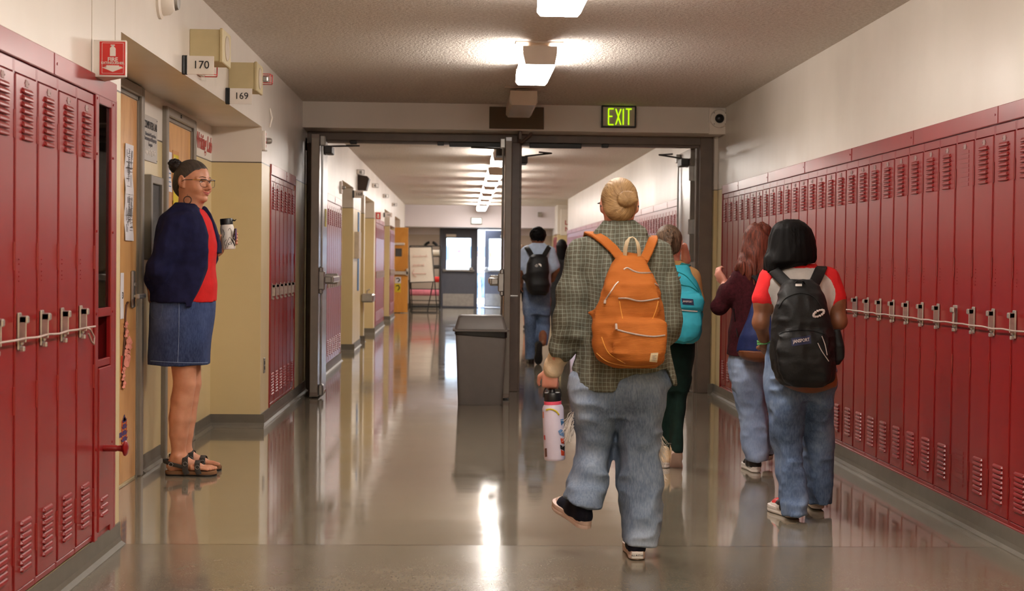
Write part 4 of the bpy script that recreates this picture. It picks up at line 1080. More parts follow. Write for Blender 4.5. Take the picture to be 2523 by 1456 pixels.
for k, yn in enumerate([14.0, 17.45, 20.4, 22.25, 24.6, 27.1, 29.5, 31.8, 33.7]):
    tag(dup(f0, (LX, yn, 0)), f'lit ceiling light beyond the double doors, {ORD[k]} along the far corridor', 'ceiling light', 'ceiling lights')
fd = dup(f2, (LX, 15.9, 0)); tag(fd, 'unlit ceiling light just beyond the double doors', 'ceiling light', 'ceiling lights')
for k, yn in enumerate([3.9, 1.5, -.9, -3.1]): tag(dup(f0, (LX, yn, 0)), 'ceiling light overhead on the camera side of the corridor', 'ceiling light', 'ceiling lights')

# ---------------------------------------------------------------- trash can
t = thing('trash_can', (.17, 11.85, 0), 'grey plastic trash can with lid and black liner by the middle post', 'trash can')
m = MB(); cx, cy = .172, 11.87
def ring(w, d, z, r=.03, n=5, tilt=0):
    p = []
    for sx, sy, a0 in ((1, 1, 0), (-1, 1, PI/2), (-1, -1, PI), (1, -1, 3*PI/2)):
        for k in range(n+1):
            th = a0+PI/2*k/n; p.append((cx+sx*(w-r)+r*math.cos(th), cy+sy*(d-r)+r*math.sin(th), z+tilt*(sx*(w-r)+r*math.cos(th))))
    return p
def shell(mb, rings, cap0=True, cap1=True):
    n = len(rings[0]); vs = [p for r in rings for p in r]; fs = []
    for i in range(len(rings)-1):
        for k in range(n): fs.append((i*n+k, i*n+(k+1) % n, (i+1)*n+(k+1) % n, (i+1)*n+k))
    if cap0: fs.append(tuple(range(n-1, -1, -1)))
    if cap1: fs.append(tuple(range((len(rings)-1)*n, len(rings)*n)))
    mb.add(vs, fs)
shell(m, [ring(.182, .135, .0), ring(.187, .14, .012), ring(.213, .17, .62), ring(.215, .172, .62), ring(.215, .172, .625)]); m.build('bin', M['bin'], t, True)
m = MB(); shell(m, [ring(.214, .172, .575, tilt=-.06), ring(.219, .177, .58, tilt=-.06), ring(.219, .177, .622), ring(.214, .172, .624)]); m.build('liner', M['liner'], t, True)
m = MB(); shell(m, [ring(.225, .185, .615), ring(.235, .195, .617), ring(.236, .196, .632), ring(.218, .178, .637), ring(.190, .150, .735), ring(.180, .14, .745), ring(.17, .13, .748)]); ld = m.build('lid', M['bin'], t, 30)
m = MB(); m.bbox(cx-.17, cx+.17, cy-.184, cy-.176, .652, .70, .003); 

# ---------------------------------------------------------------- far corridor details
# drinking fountain
a = at(900, 742, 20.65); t = thing('drinking_fountain', (WL-.02, 20.6, a.z), 'steel drinking fountain on the left wall between two recesses', 'drinking fountain')
A = at(883, 724, 20.3); B = at(915, 742, 20.3)
m = MB(); m.bbox(WL-.02, B.x+.03, 20.3, 20.72, B.z-.02, A.z, .02); m.build('basin', M['steel'], t)
m = MB(); m.tube([(B.x-.07, 20.42, A.z), (B.x-.07, 20.42, A.z+.05), (B.x-.03, 20.42, A.z+.07)], .012, 8); m.build('spout', M['chrome'], t)
# pinned papers and boxes on the recess walls
def wallbox(name, lab, cat, px0, py0, px1, py1, Y, d, m_):
    A = at(px0, py0, Y); B = at(px1, py1, Y); m = MB(); m.bbox(A.x, B.x, Y-d, Y, B.z, A.z, .003); return tag(m.build(name, m_, None, loc=((A.x+B.x)/2, Y, B.z)), lab, cat)
# panels fixed flat on the corridor wall
def flat(name, lab, cat, y0, y1, z0, z1, th, m_, x=WL): m = MB(); m.bbox(x, x+th, y0, y1, z0, z1, .002); return tag(m.build(name, m_, None, loc=(x, (y0+y1)/2, z0)), lab, cat)
flat('paper_dispenser', 'cream wall box on the far left wall below the 168 sign', 'dispenser', 18.75, 19.15, 1.22, 1.58, .06, M['tan'])
flat('blue_notice', 'long blue notice on the far left wall above the drinking fountain', 'notice', 19.3, 19.5, 1.45, 1.86, .01, M['blue'])
flat('blue_notice', 'long blue notice on the far left wall, lower of the two', 'notice', 19.3, 19.5, .78, 1.30, .01, M['blue'])
flat('hanging_card', 'yellowish card taped on the left door leaf', 'card', 12.72, 12.85, 1.50, 1.66, .003, M['yellow'], -1.231)
t = thing('fire_extinguisher_sign', (WL, 24.0, 1.95), 'small red extinguisher sign deep in the left corridor', 'sign'); A = at(926, 522, 23.2); B = at(939, 541, 23.2)
m = MB(); m.bbox(WL, B.x, 23.2, 23.22, B.z, A.z, .002); m.build('panel', M['signwhite'], t); m = MB(); m.bbox(WL+.01, B.x-.01, 23.195, 23.2, B.z+.01, A.z-.01, .001); m.build('red_field', M['signred'], t)
m = MB(); m.bbox((WL+B.x)/2-.015, (WL+B.x)/2+.015, 23.19, 23.195, B.z+.05, A.z-.03, .002); m.prism([((WL+B.x)/2-.03, B.z+.045), ((WL+B.x)/2+.03, B.z+.045), ((WL+B.x)/2, B.z+.02)], 1, 23.19, 23.195); m.build('symbol', M['signwhite'], t)
# orange door standing open
Y = 32.3; A = at(966, 560, Y); B = at(1004, 772, Y)
t = thing('wooden_door_leaf', (A.x, Y, 0), 'orange wooden door standing open at the end of the left wall', 'door')
m = MB(); m.bbox(-2.25, B.x, Y, Y+.045, .012, A.z, .003); m.build('panel', M['orangewood'], t)
def pr_(px, py): q = at(px, py, Y); return q.x, q.z
xa, za = pr_(974, 612); xb, zb = pr_(990, 632); m = MB(); m.box(xa, xb, Y-.004, Y, zb, za); m.build('window', M['dgrey'], t)
xa, za = pr_(974, 598); xb, zb = pr_(997, 604); m = MB(); m.bbox(xa-.1, xb, Y-.06, Y, zb, za, .006); m.build('closer', M['white'], t)
xa, za = pr_(974, 668); xb, zb = pr_(1006, 677); m = MB(); m.bbox(xa-.1, xb, Y-.07, Y-.03, zb, za, .008); m.bbox(xb-.05, xb, Y-.07, Y, zb-.02, za+.06, .006); m.build('push_bar', M['chrome'], t)
for (u0, v0, u1, v1, mm_, nm, lb) in ((973, 682, 988, 698, M['paper'], 'flyer', 'white flyer on the orange door'), (973, 698, 987, 720, M['yellow'], 'flyer', 'yellow flyer low on the orange door')):
    xa, za = pr_(u0, v0); xb, zb = pr_(u1, v1); m = MB(); m.box(xa, xb, Y-.003, Y-.001, zb, za); f = tag(m.build(nm, mm_, None, loc=(xa, Y, zb)), lb, 'flyer')
    m = MB(); m.tube([(xa+(xb-xa)*.2, Y-.004, za-(za-zb)*.3), (xa+(xb-xa)*.6, Y-.004, za-(za-zb)*.2), (xa+(xb-xa)*.8, Y-.004, za-(za-zb)*.5), (xa+(xb-xa)*.5, Y-.004, za-(za-zb)*.8)], .012, 5); m.build('drawing', M['ink'], f)
# easel whiteboard
Y = 32.6
def pe(px, py, Y_=Y): return at(px, py, Y_)
t = thing('easel_whiteboard', (pe(1045, 771).x, Y, 0), 'whiteboard easel with faint red arrow at the far end', 'easel')
c0, c1, c2, c3 = pe(1008, 609, Y+.15), pe(1064, 608, Y+.15), pe(1071, 694, Y-.1), pe(1010, 696, Y-.1)
m = MB(); vs = [c0, c1, c2, c3]+[v+Vector((0, .02, .0)) for v in (c0, c1, c2, c3)]; m.add(vs, [(0, 1, 2, 3), (7, 6, 5, 4), (0, 4, 5, 1), (1, 5, 6, 2), (2, 6, 7, 3), (3, 7, 4, 0)]); m.build('board', M['whiteboard'], t)
m = MB()
for a_, b_ in ((c0, c1), (c1, c2), (c2, c3), (c3, c0)): m.tube([a_, b_], .012, 6)
m.build('board_frame', M['dgrey'], t)
for q in ([pe(1007, 690, Y-.1), pe(1013, 770, Y-.15)], [pe(1071, 692, Y-.1), pe(1077, 769, Y-.15)], [pe(1068, 690, Y-.05), pe(1053, 768, Y+.1)], [pe(1012, 690, Y), pe(1016, 766, Y+.5)]):
    q[1].z = max(q[1].z, .012); m = MB(); m.tube(q, .012, 6); m.build('leg', M['black'], t)
m = MB(); a_, b_ = pe(1013, 770, Y-.15), pe(1077, 769, Y-.15); a_.z = b_.z = .02; m.tube([a_, b_], .012, 6); m.build('foot_bar', M['black'], t)
def onb(px, py): # point on the board
    a_ = pe(px, py, Y+.15); b_ = pe(px, py, Y-.1); f = (py-608)/87.0; return a_.lerp(b_, f)-Vector((0, .012, 0))
m = MB(); m.tube([onb(1050, 674), onb(1016, 674)], .008, 6); m.tube([onb(1021, 664), onb(1016, 674), onb(1026, 682)], .008, 6)
for yy, xs in ((631, (1018, 1054)), (653, (1018, 1046))):
    pts = []; n = 22
    for i in range(n+1): pts.append(onb(xs[0]+(xs[1]-xs[0])*i/n, yy+4*math.sin(i*2.1)*(0.6+.4*math.sin(i*.7))))
    m.tube(pts, .005, 5)
m.build('marker_writing', plain('faint_red_marker', (226, 188, 178), .6), t)
# paper roll rack
Y = 34.6
t = thing('paper_roll_rack', (pe(1050, 765, Y).x, Y, 0), 'black rack of wide paper rolls behind the easel', 'rack')
xl, xr = pe(1010, 700, Y).x, pe(1083, 700, Y).x
m = MB()
for x in (xl-.02, xr+.0):
    for y_ in (Y-.15, Y+.2): m.bbox(x, x+.03, y_-.015, y_+.015, .03, pe(1050, 606, Y).z, .003)
for py in (606, 632, 655, 712, 740): z = pe(1050, py, Y).z; m.bbox(xl, xr, Y-.165, Y-.145, z-.01, z+.01, .002)
m.bbox(xl, xr, Y-.16, Y+.2, .06, .10, .004); m.build('frame', M['black'], t)
def roll(py, r, m_, lab, x0=xl+.01, x1=xr-.01):
    z = pe(1050, py, Y).z; m = MB(); m.tube([(x0, Y-.02, z), (x1, Y-.02, z)], r, 20); tag(m.build('paper_roll', m_, None, True, loc=((x0+x1)/2, Y, z)), lab, 'paper roll', 'wide paper rolls on the rack')
roll(720, .085, M['rose'], 'pink paper roll on the rack under the whiteboard'); roll(688, .07, M['hotred'], 'red paper roll poking out beside the whiteboard'); roll(623, .075, M['whiteboard'], 'white paper roll on the top tier of the rack'); roll(657, .05, M['dgrey'], 'dark paper roll on the middle tier of the rack')
# black half ring on far wall
c = at(1062, 610, 36.38); m = MB()
for a0, a1 in ((.15, .43), (.57, .85)):
    m = m or MB(); m.tube([(c.x+.17*math.cos(PI*(a0+(a1-a0)*i/8)), 36.37, c.z-.03+.17*math.sin(PI*(a0+(a1-a0)*i/8))) for i in range(9)], .035, 8)
tag(m.build('wall_emblem', M['black'], None, True, loc=(c.x, 36.38, c.z)), 'black half ring emblem on the far wall above the rack', 'emblem')
# far exit doors
m = MB(); Yd = 36.42
m.bbox(dL-.06, dL, 36.36, 36.62, 0, dT+.06, .004); m.bbox(dR, dR+.06, 36.36, 36.62, 0, dT+.06, .004); m.bbox(dL, dR, 36.36, 36.62, dT, dT+.06, .004); m.bbox(.37, .43, 36.40, 36.5, 0, dT, .003)
m.box(dL-.01, dL+.03, 36.47, 36.5, 0, dT); m.box(dL, .43, 36.47, 36.5, dT-.035, dT+.01); m.box(.35, .38, 36.47, 36.5, 0, dT); m.box(dL, dR, 36.44, 36.5, -.01, .012)
f = struct(m.build('door_4', M['bluegrey']))
def exit_leaf(y0, lab, M4, w=.86, bl=M['bluegrey'], z1=2.022, par=None):
    t = thing('exit_door_leaf', (M4 @ Vector((0, 0, 0))), lab, 'door')
    m = MB(); wz0, wz1 = .99, 1.80
    for q in ((0, .115, 0.01, z1), (w-.115, w, 0.01, z1), (.115, w-.115, .01, wz0), (.115, w-.115, wz1, z1)): m.bbox(q[0], q[1], 0, .045, q[2], q[3], .002, M=M4)
    m.build('panel', bl, t)
    m = MB(); m.box(.115, w-.115, .018, .026, wz0, wz1, M=M4); m.build('window', M['glass'], t)
    m = MB(); m.bbox(.02, w-.02, -.10, -.05, .94, .99, .008, M=M4); m.bbox(.70, .80, -.10, 0, .93, 1.05, .006, M=M4); m.bbox(.03, .08, -.10, 0, .93, 1.0, .004, M=M4); m.build('push_bar', M['steel'], t)
    m = MB(); m.box(.03, w-.03, -.004, 0, .04, .36, M=M4); m.build('kick_plate', M['steel'], t)
    m = MB(); m.bbox(.10, .36, -.06, 0, 1.83, 1.90, .006, M=M4); m.build('closer', M['white'], t)
    return t
exit_leaf(0, 'closed blue-grey exit door with window and push bar', Matrix.Translation((dL+.005, Yd, 0)))
exit_leaf(0, 'exit door swung open outdoors, pale in the daylight', Matrix.Translation((dR-.0, Yd+.02, 0)) @ Matrix.Rotation(math.radians(180-30), 4, 'Z') @ Matrix.Scale(-1, 4, (0, 1, 0)))
t = thing('exit_sign', (.62, 35.25, 2.35), 'small lit exit sign above the far exit doors', 'sign'); A = at(1161, 536, 35.25); B = at(1187, 552, 35.25)
m = MB(); m.bbox(A.x, B.x, 35.25, 35.30, B.z, A.z, .006); m.build('case', M['grey'], t); m = MB(); m.box(A.x+.015, B.x-.015, 35.245, 35.25, B.z+.015, A.z-.015); m.build('face', M['exitfar'], t); text('lettering', 'EXIT', .10, ((A.x+B.x)/2, 35.243, (A.z+B.z)/2), '-y', M['grey'], t)
A = at(1330, 528, 35.28); m = MB(); m.bbox(A.x-.05, A.x+.05, 35.2, 35.3, A.z-.07, A.z+.05, .006); tag(m.build('wall_fitting', M['grey'], None, loc=(A.x, 35.25, A.z)), 'small grey fitting on the far beam', 'fitting')
# panel with red letters on the far return wall
A = at(1382, 515, 34.18); B = at(1412, 580, 34.18); t = thing('lettered_wall_panel', ((A.x+B.x)/2, 34.18, B.z), 'pale wall panel with cut-off red letters at the far corner', 'sign')
m = MB(); m.bbox(A.x, B.x+.25, 34.17, 34.198, B.z, A.z, .004); m.build('board', M['signwhite'], t)
q = at(1398, 549, 34.165); text('lettering', 'LIN', .15, (q.x+.05, 34.166, q.z), '-y', M['redtext'], t, bold=.004); q = at(1398, 565, 34.165); text('lettering', 'NU', .15, (q.x+.05, 34.166, q.z), '-y', M['redtext'], t, bold=.004)
for k in range(4):
    o = fl_.copy(); C.objects.link(o); o.location = (2.335, 34.5+k*.2425, 0); o.rotation_euler = (0, 0, PI); o.location = (2.335, 34.5+(k+1)*.2425, 0); tag(o, 'red locker on the short wall right of the far exit doors', 'locker', 'red lockers by the exit doors')
# outdoors
m = MB(); m.box(-30, 30, 40.0, 90, -.14, -.02); struct(m.build('ground_outside', M['pavement']))
m = MB(); m.box(-14, 14, 60, 61, 0, 5.5); fac = tag(m.build('outdoor_building', M['facade']), 'pale building across the yard seen through the exit doors', 'building')
for i, x in enumerate((-1.35, .35, 1.75, 3.3)):
    m = MB(); m.bbox(x, x+.85, 59.9, 60.0, 1.25, 1.85, .01); m.build('window', M['winblue'], fac)
m = MB(); A = at(1137, 637, 39.5); B = at(1161, 668, 39.5); m.bbox(A.x, B.x, 39.5, 39.8, -.02, A.z, .01); tag(m.build('door_notice_board', M['facade'], None, loc=(A.x, 39.6, 0)), 'pale box standing outside behind the exit door window', 'box')
# ---------------------------------------------------------------- daylight
w = bpy.data.worlds.new('daylight'); sc.world = w; w.use_nodes = True; nt = w.node_tree; bg = nt.nodes['Background']
bg.inputs[0].default_value = (.78, .87, 1.0, 1); bg.inputs[1].default_value = DAY if 'DAY' in globals() else 3.0
cy = sc.cycles
cy.max_bounces = 5; cy.diffuse_bounces = 4; cy.glossy_bounces = 3; cy.transmission_bounces = 3; cy.transparent_max_bounces = 6; cy.caustics_reflective = False; cy.caustics_refractive = False
cy.use_adaptive_sampling = True; cy.adaptive_threshold = 0.09; cy.adaptive_min_samples = 16; cy.sample_clamp_indirect = 6.0
# ---------------------------------------------------------------- people
SK = {'light': skin_mat('fair_skin', (206, 136, 116), (226, 164, 144)), 'tan': skin_mat('warm_skin', (190, 128, 98), (214, 156, 126)), 'brown': skin_mat('brown_skin', (116, 72, 48), (142, 92, 64))}
M['plaid'] = plaid_mat(); M['cord'] = cord_mat()
M['jeans_light'] = denim('washed_denim', (80, 94, 116), (118, 134, 158), (176, 188, 206), 2.4); M['jeans_blue'] = denim('blue_denim', (58, 74, 100), (88, 108, 142), (140, 158, 184))
M['jeans_pale'] = denim('pale_blue_denim', (112, 130, 164), (136, 154, 186), (164, 180, 206)); M['skirt'] = denim('dark_denim', (34, 44, 76), (54, 70, 112), (100, 116, 156), 2.2)
M['navy'] = fabric('navy_knit', (24, 26, 62), .9, .2); M['redtee'] = fabric('red_jersey', (206, 34, 34), .8, .08); M['cream'] = fabric('cream_knit', (214, 190, 158), .85, .08, bump=.4)
M['offwhite'] = fabric('heather_white_jersey', (206, 200, 196), .85, .06); M['sleeve_red'] = fabric('bright_red_jersey', (226, 44, 48), .8, .06); M['maroon'] = fabric('maroon_knit', (60, 16, 24), .95, .3, 60, .6, 120)
M['tantop'] = fabric('tan_cotton', (190, 148, 96), .85, .08); M['darkgreen'] = fabric('dark_green_cloth', (12, 34, 28), .9, .25); M['ltshirt'] = fabric('light_blue_cotton', (178, 196, 222), .8, .06)
M['blackcloth'] = fabric('black_cloth', (26, 26, 28), .75, .25); M['packblack'] = fabric('black_nylon', (24, 24, 25), .55, .25, 14, .4, 90); M['teal'] = fabric('turquoise_nylon', (50, 158, 178), .6, .12, 12); M['dteal'] = fabric('deep_teal_strap', (16, 120, 124), .7)
M['packnavy'] = fabric('navy_nylon', (32, 44, 92), .6, .15); M['leather'] = plain('brown_leather', (116, 66, 38), .5, var=.15); M['patchnavy'] = plain('navy_patch', (24, 30, 66), .7); M['thread'] = plain('pale_thread', (206, 190, 186), .8)
M['rubber'] = plain('pinkish_rubber', (214, 186, 174), .5, var=.05); M['canvas'] = fabric('dark_navy_canvas', (18, 20, 34), .85); M['shoeblack'] = plain('black_leather', (24, 24, 26), .4); M['shoered'] = plain('red_leather', (196, 34, 34), .45); M['sole'] = plain('white_sole', (222, 214, 208), .5)
M['webbing'] = fabric('cream_webbing', (220, 200, 166), .8, .05); M['zip'] = plain('silver_zip', (206, 190, 182), .3, .6, var=.1, nscale=200)
M['h_blond'] = hair_mat('blond_hair', (104, 78, 50), (184, 150, 106), (46, 12, 14)); M['h_black'] = hair_mat('black_hair', (4, 3, 4), (14, 11, 11), (60, 30, 4), .5); M['h_red'] = hair_mat('red_brown_hair', (46, 22, 18), (124, 62, 46), (50, 30, 5), .55)
M['h_braid'] = hair_mat('ash_brown_hair', (44, 32, 26), (128, 104, 84), (50, 20, 10), .55); M['h_grey'] = hair_mat('greying_dark_hair', (34, 28, 26), (92, 82, 76), (14, 50, 30), .4); M['h_dark'] = hair_mat('dark_brown_hair', (18, 14, 14), (44, 34, 32), (30, 30, 30), .4)
M['h_pink'] = plain('pink_hair', (220, 110, 150), .7)
def basis(z):
    x = Vector((1, 0, 0)); x = (x-z*x.dot(z)).normalized(); y = z.cross(x); return Matrix(((x[0], y[0], z[0], 0), (x[1], y[1], z[1], 0), (x[2], y[2], z[2], 0), (0, 0, 0, 1)))
_b = M['h_black'].node_tree.nodes['Principled BSDF']; _b.inputs['Roughness'].default_value = .62; _b.inputs['Specular IOR Level'].default_value = .12
def UZ(v): v = Vector(v); return v.normalized()
def axes(f, u=(0, 0, 1)):
    f = UZ(f); u = Vector(u); u = (u-f*u.dot(f)).normalized(); r = f.cross(u); return f, u, r
def head_sdf(F, c, f, u, s=1.0, detail=False):
    f, u, r = axes(f, u); c = Vector(c); R = [[r[i], f[i], u[i]] for i in range(3)]
    def p(a, b, d): return c+(r*a+f*b+u*d)*s
    def e(a, b, d, rr, k=.012, op='u'): F.ell(p(a, b, d), [x*s for x in rr], R, k*s, op)
    e(0, 0, 0, (.073, .092, .086)); e(0, .028, -.05, (.060, .062, .070), .02); e(0, .045, -.098, (.036, .036, .024), .03)
    for q in (-1, 1):
        e(q*.036, .052, -.045, (.026, .026, .026), .02)
        e(q*.075, -.006, -.022, (.010, .020, .032), .006)
        e(q*.082, -.002, -.020, (.006, .010, .018), .004, 's')
        F.cone(p(q*.072, .0, -.03), p(q*.074, .006, -.05), .009*s, .006*s, .006)
    if detail:
        for q in (-1, 1):
            e(q*.031, .096, -.022, (.017, .014, .010), .010, 's')
            e(q*.034, .068, -.058, (.020, .022, .018), .015)         # smiling cheeks
            F.cone(p(q*.012, .088, -.004), p(q*.050, .070, -.006), .0085*s, .008*s, .01)
            F.cone(p(q*.031-.012*q, .083, -.029), p(q*.031+.012*q, .078, -.028), .005*s, .005*s, .006)
            F.cone(p(q*.013, .092, -.052), p(q*.010, .098, -.054), .008*s, .008*s, .006)
        F.cone(p(0, .090, -.016), p(0, .110, -.050), .007*s, .0105*s, .010)
        F.cone(p(-.022, .082, -.071), p(0, .096, -.075), .0045*s, .0065*s, .006); F.cone(p(.022, .082, -.071), p(0, .096, -.075), .0045*s, .0065*s, .006)
        F.cone(p(-.016, .086, -.080), p(.016, .086, -.080), .007*s, .007*s, .006)
        F.cone(p(-.026, .090, -.0755), p(0, .104, -.0785), .0016*s, .0016*s, .002, 's'); F.cone(p(.026, .090, -.0755), p(0, .104, -.0785), .0016*s, .0016*s, .002, 's')
        e(0, .078, -.106, (.018, .016, .014), .012)
    else: F.cone(p(0, .085, -.016), p(0, .108, -.050), .008*s, .012*s, .012); F.cone(p(-.015, .088, -.078), p(.015, .088, -.078), .007*s, .007*s, .008)
    return p, R
def hand_sdf(F, w, d, n, side, curl=.5, s=1.0, spread=.0, thumb=.4):
    """five-fingered hand: w wrist, d finger direction, n palm-side normal, side +1/-1 puts the thumb along +/- d x n"""
    w = Vector(w); d = UZ(d); n = Vector(n); n = (n-d*n.dot(d)).normalized(); t = d.cross(n)*side
    kn = []
    for i, o in enumerate((.029, .010, -.009, -.027)):
        k_ = w+(d*(.082-.004*abs(i-1))+t*o)*s; kn.append(k_); F.cone(w+t*o*.6*s, k_, .013*s, .0105*s, .010)
    F.ell(w+d*.045*s, (.034*s, .034*s, .018*s), [[t[i], d[i], n[i]] for i in range(3)], .012)
    for i, (k_, L) in enumerate(zip(kn, (.068, .076, .071, .056))):
        a = 0; p0 = k_; cu = curl if not hasattr(curl, '__len__') else curl[i]; dr = (d+t*(.5-i/3)*spread).normalized()
        for j, fr in enumerate((.45, .30, .25)):
            a += cu*(1.0, 1.15, .8)[j]; v = dr*math.cos(a)+n*math.sin(a); p1 = p0+v*L*fr*s
            F.cone(p0, p1, (.0092-.001*j)*s, (.0085-.001*j)*s, .003); p0 = p1
    b = w+(d*.018+t*.022)*s; m1 = b+(d*.55+t*.75+n*thumb*.5).normalized()*.040*s; m2 = m1+(d*.85+t*.25+n*thumb).normalized()*.028*s; m3 = m2+(d*.9-t*.1+n*thumb*1.4).normalized()*.022*s
    F.cone(b, m1, .014*s, .0108*s, .010); F.cone(m1, m2, .0105*s, .0095*s, .004); F.cone(m2, m3, .0095*s, .008*s, .003)
def shoe(par, heel, yaw, pitch=0.0, L=.27, name='shoe', upper=None, sole=None, cap=None, shaft=.10, roll=0.0, low=False, accents=None):
    upper = upper or M['canvas']; sole = sole or M['rubber']; s = L/.27
    T = Matrix.Translation(heel) @ Matrix.Rotation(yaw, 4, 'Z') @ Matrix.Rotation(pitch, 4, 'X') @ Matrix.Rotation(roll, 4, 'Y')
    def outline(g, z, y0=0):
        pts = []; N = 28
        for i in range(N):
            th = 2*PI*i/N; yy = .5-.5*math.cos(th)      # 0..1 along the foot
            w = np.interp(yy, [0, .04, .12, .35, .5, .7, .86, .96, 1], [0, .020, .031, .030, .034, .045, .040, .022, 0])
            sg = 1 if th < PI else -1; pts.append(Vector((sg*(w+g)*s*(1 if w > 0 else 0), (yy*(.27+2*g)-g)*s, z*s)))
        return pts
    mb = MB(); R = [outline(0, 0), outline(.003, .003), outline(.004, .012), outline(.0025, .017), outline(.004, .020), outline(.003, .034), outline(-.004, .036)]
    n = len(R[0]); vs = [p for r in R for p in r]; fs = [tuple(range(n-1, -1, -1)), tuple(range((len(R)-1)*n, len(R)*n))]
    for i in range(len(R)-1):
        for k in range(n): fs.append((i*n+k, i*n+(k+1) % n, (i+1)*n+(k+1) % n, (i+1)*n+k))
    mb.add([T @ v for v in vs], fs)
    t = bpy.data.objects.new(name, None) if False else None
    F = Field(.0055)
    F.chain([(0, .035*s, .042*s), (0, .12*s, .040*s), (0, .19*s, .032*s), (0, .237*s, .026*s)], [.034*s, .036*s, .036*s, .026*s], .02)
    F.cone((0, .045*s, .05*s), (0, .055*s, (.05+shaft)*s), .034*s, .036*s, .02)
    F.cone((0, .10*s, .05*s), (0, .065*s, (.045+shaft*.8)*s), .030*s, .028*s, .03)
    F.ell((0, .08*s, (.062+shaft)*s), (.032*s, .042*s, .022*s), None, .004, 's')
    F.cut(lambda X, Y, Z: .022*s-Z+0*X+0*Y)
    def mf(x, y, z): return (np.where(y > .215*s, 1, 0) if cap else np.zeros(len(x))) if accents is None else accents(x/s, y/s, z/s)
    mats = [upper, cap or upper] if accents is None else list(cap)
    u = F.mesh(name, mats, None, mf); u.data.transform(T); base = parent_world(par); u.data.transform(Matrix.Translation(-base)); u.parent = par
    so = mb.build('sole', sole, par, True); 
    # the sole belongs to the shoe: re-parent one level down (same frame as the shoe)
    so.parent = u
    return u, T
def person(loc, label, name='person'): return thing(name, loc, label, 'person')
def strap(pts, w, th, m, name, par, side=(1, 0, 0)): mb = MB(); mb.ribbon(pts, w, th, side); return mb.build(name, m, par, 40)

# ================================================================ walker in plaid with the orange pack
Y0 = 5.74
def P(px, py, dy=0.0): return at(px, py, Y0+dy)
base = P(1540, 1380); base.z = 0
t = person(base, 'walking student in grey plaid shirt and wide ripped jeans, blond hair bun, seen from behind')
F = Field(.0065)
hc = P(1526, 492); f_ = (0.05, 1, -.05)
p, R = head_sdf(F, hc, f_, (0, 0, 1), .97)
F.chain([P(1526, 520), P(1524, 575)], [.052, .060], .03)
F.ell(P(1524, 680), (.150, .085, .16), None, .04); F.ell(P(1526, 830), (.125, .085, .15), None, .04); F.ell(P(1526, 930), (.145, .10, .10), None, .04)
F.chain([P(1440, 622), P(1398, 775, -.02), P(1366, 905, .04)], [.052, .040, .028], .03)
F.chain([P(1612, 622), P(1632, 780, .0), P(1602, 806, .20)], [.048, .034, .026], .03)
F.chain([P(1474, 945), P(1465, 1095, .04), P(1438, 1255, -.045)], [.08, .052, .032], .03); F.chain([P(1438, 1255, -.045), P(1434, 1278, .02)], [.030, .022], .02)
F.chain([P(1570, 945), P(1574, 1130, .03), P(1570, 1335, -.05)], [.085, .058, .036], .03); F.chain([P(1570, 1335, -.05), P(1568, 1352, .10)], [.034, .028], .02)
hand_sdf(F, P(1359, 908, .05), P(1354, 955, .05)-P(1359, 908, .05), (.35, 1, 0), -1, (1.25, 1.2, 1.2, 1.15), .92, .15)
hand_sdf(F, P(1602, 806, .20), (-.6, .8, .1), (-.8, -.4, .4), 1, .8, .85)
F.mesh('body', SK['light'], t)
# hair
f, u, r = axes(f_); c = Vector(hc)
F = Field(.0045); F.ell(c+u*.002-f*.003, (.0765, .095, .089), R, .0)
def hcut(X, Y, Z, c=c, f=f, u=u):
    a = (X-c[0])*f[0]+(Y-c[1])*f[1]+(Z-c[2])*f[2]; b = (X-c[0])*u[0]+(Y-c[1])*u[1]+(Z-c[2])*u[2]
    return (-.012+.62*a)-b
F.cut(hcut); F.ell(c-f*.045-u*.05, (.060, .055, .045), R, .03)
bc = c-f*.098+r*.024-u*.008; pts = []; rs = []
for i in range(26):
    th = i*.52; rad = .026*(1-i/30.0); pts.append(bc+r*rad*math.cos(th)*1.2+u*rad*math.sin(th)*.9-f*(.004+.018*i/26)); rs.append(.0145-.004*i/26)
F.chain(pts, rs, .003); F.ell(bc, (.034, .02, .028), R, .01)
def strands(X, Y, Z): return .0022*np.sin(60*np.arctan2(Z-bc[2], X-bc[0])+25*vnoise(X, Y, Z, 12))
F.disp(lambda X, Y, Z: strands(X, Y, Z)*.45)
F.mesh('hair', hair_radial('combed_blond_hair', (98, 70, 42), (192, 156, 110), bc.x-base.x, bc.z-base.z), t)
gl = MB(); a0 = c+f*.094*.97-r*.084-u*.008; a1 = c+f*.0-r*.0765-u*.012; gl.tube([a0+r*.03, a0, a1, a1-f*.03-u*.02], .0022, 6)
b0 = c+f*.094*.97+r*.066-u*.020; b1 = c+r*.0765-u*.012; gl.tube([b0-r*.03, b0, b1, b1-f*.03-u*.02], .0022, 6); gl.tube([a0+r*.03, b0-r*.03], .002, 6); gl.build('glasses', M['black'], t)
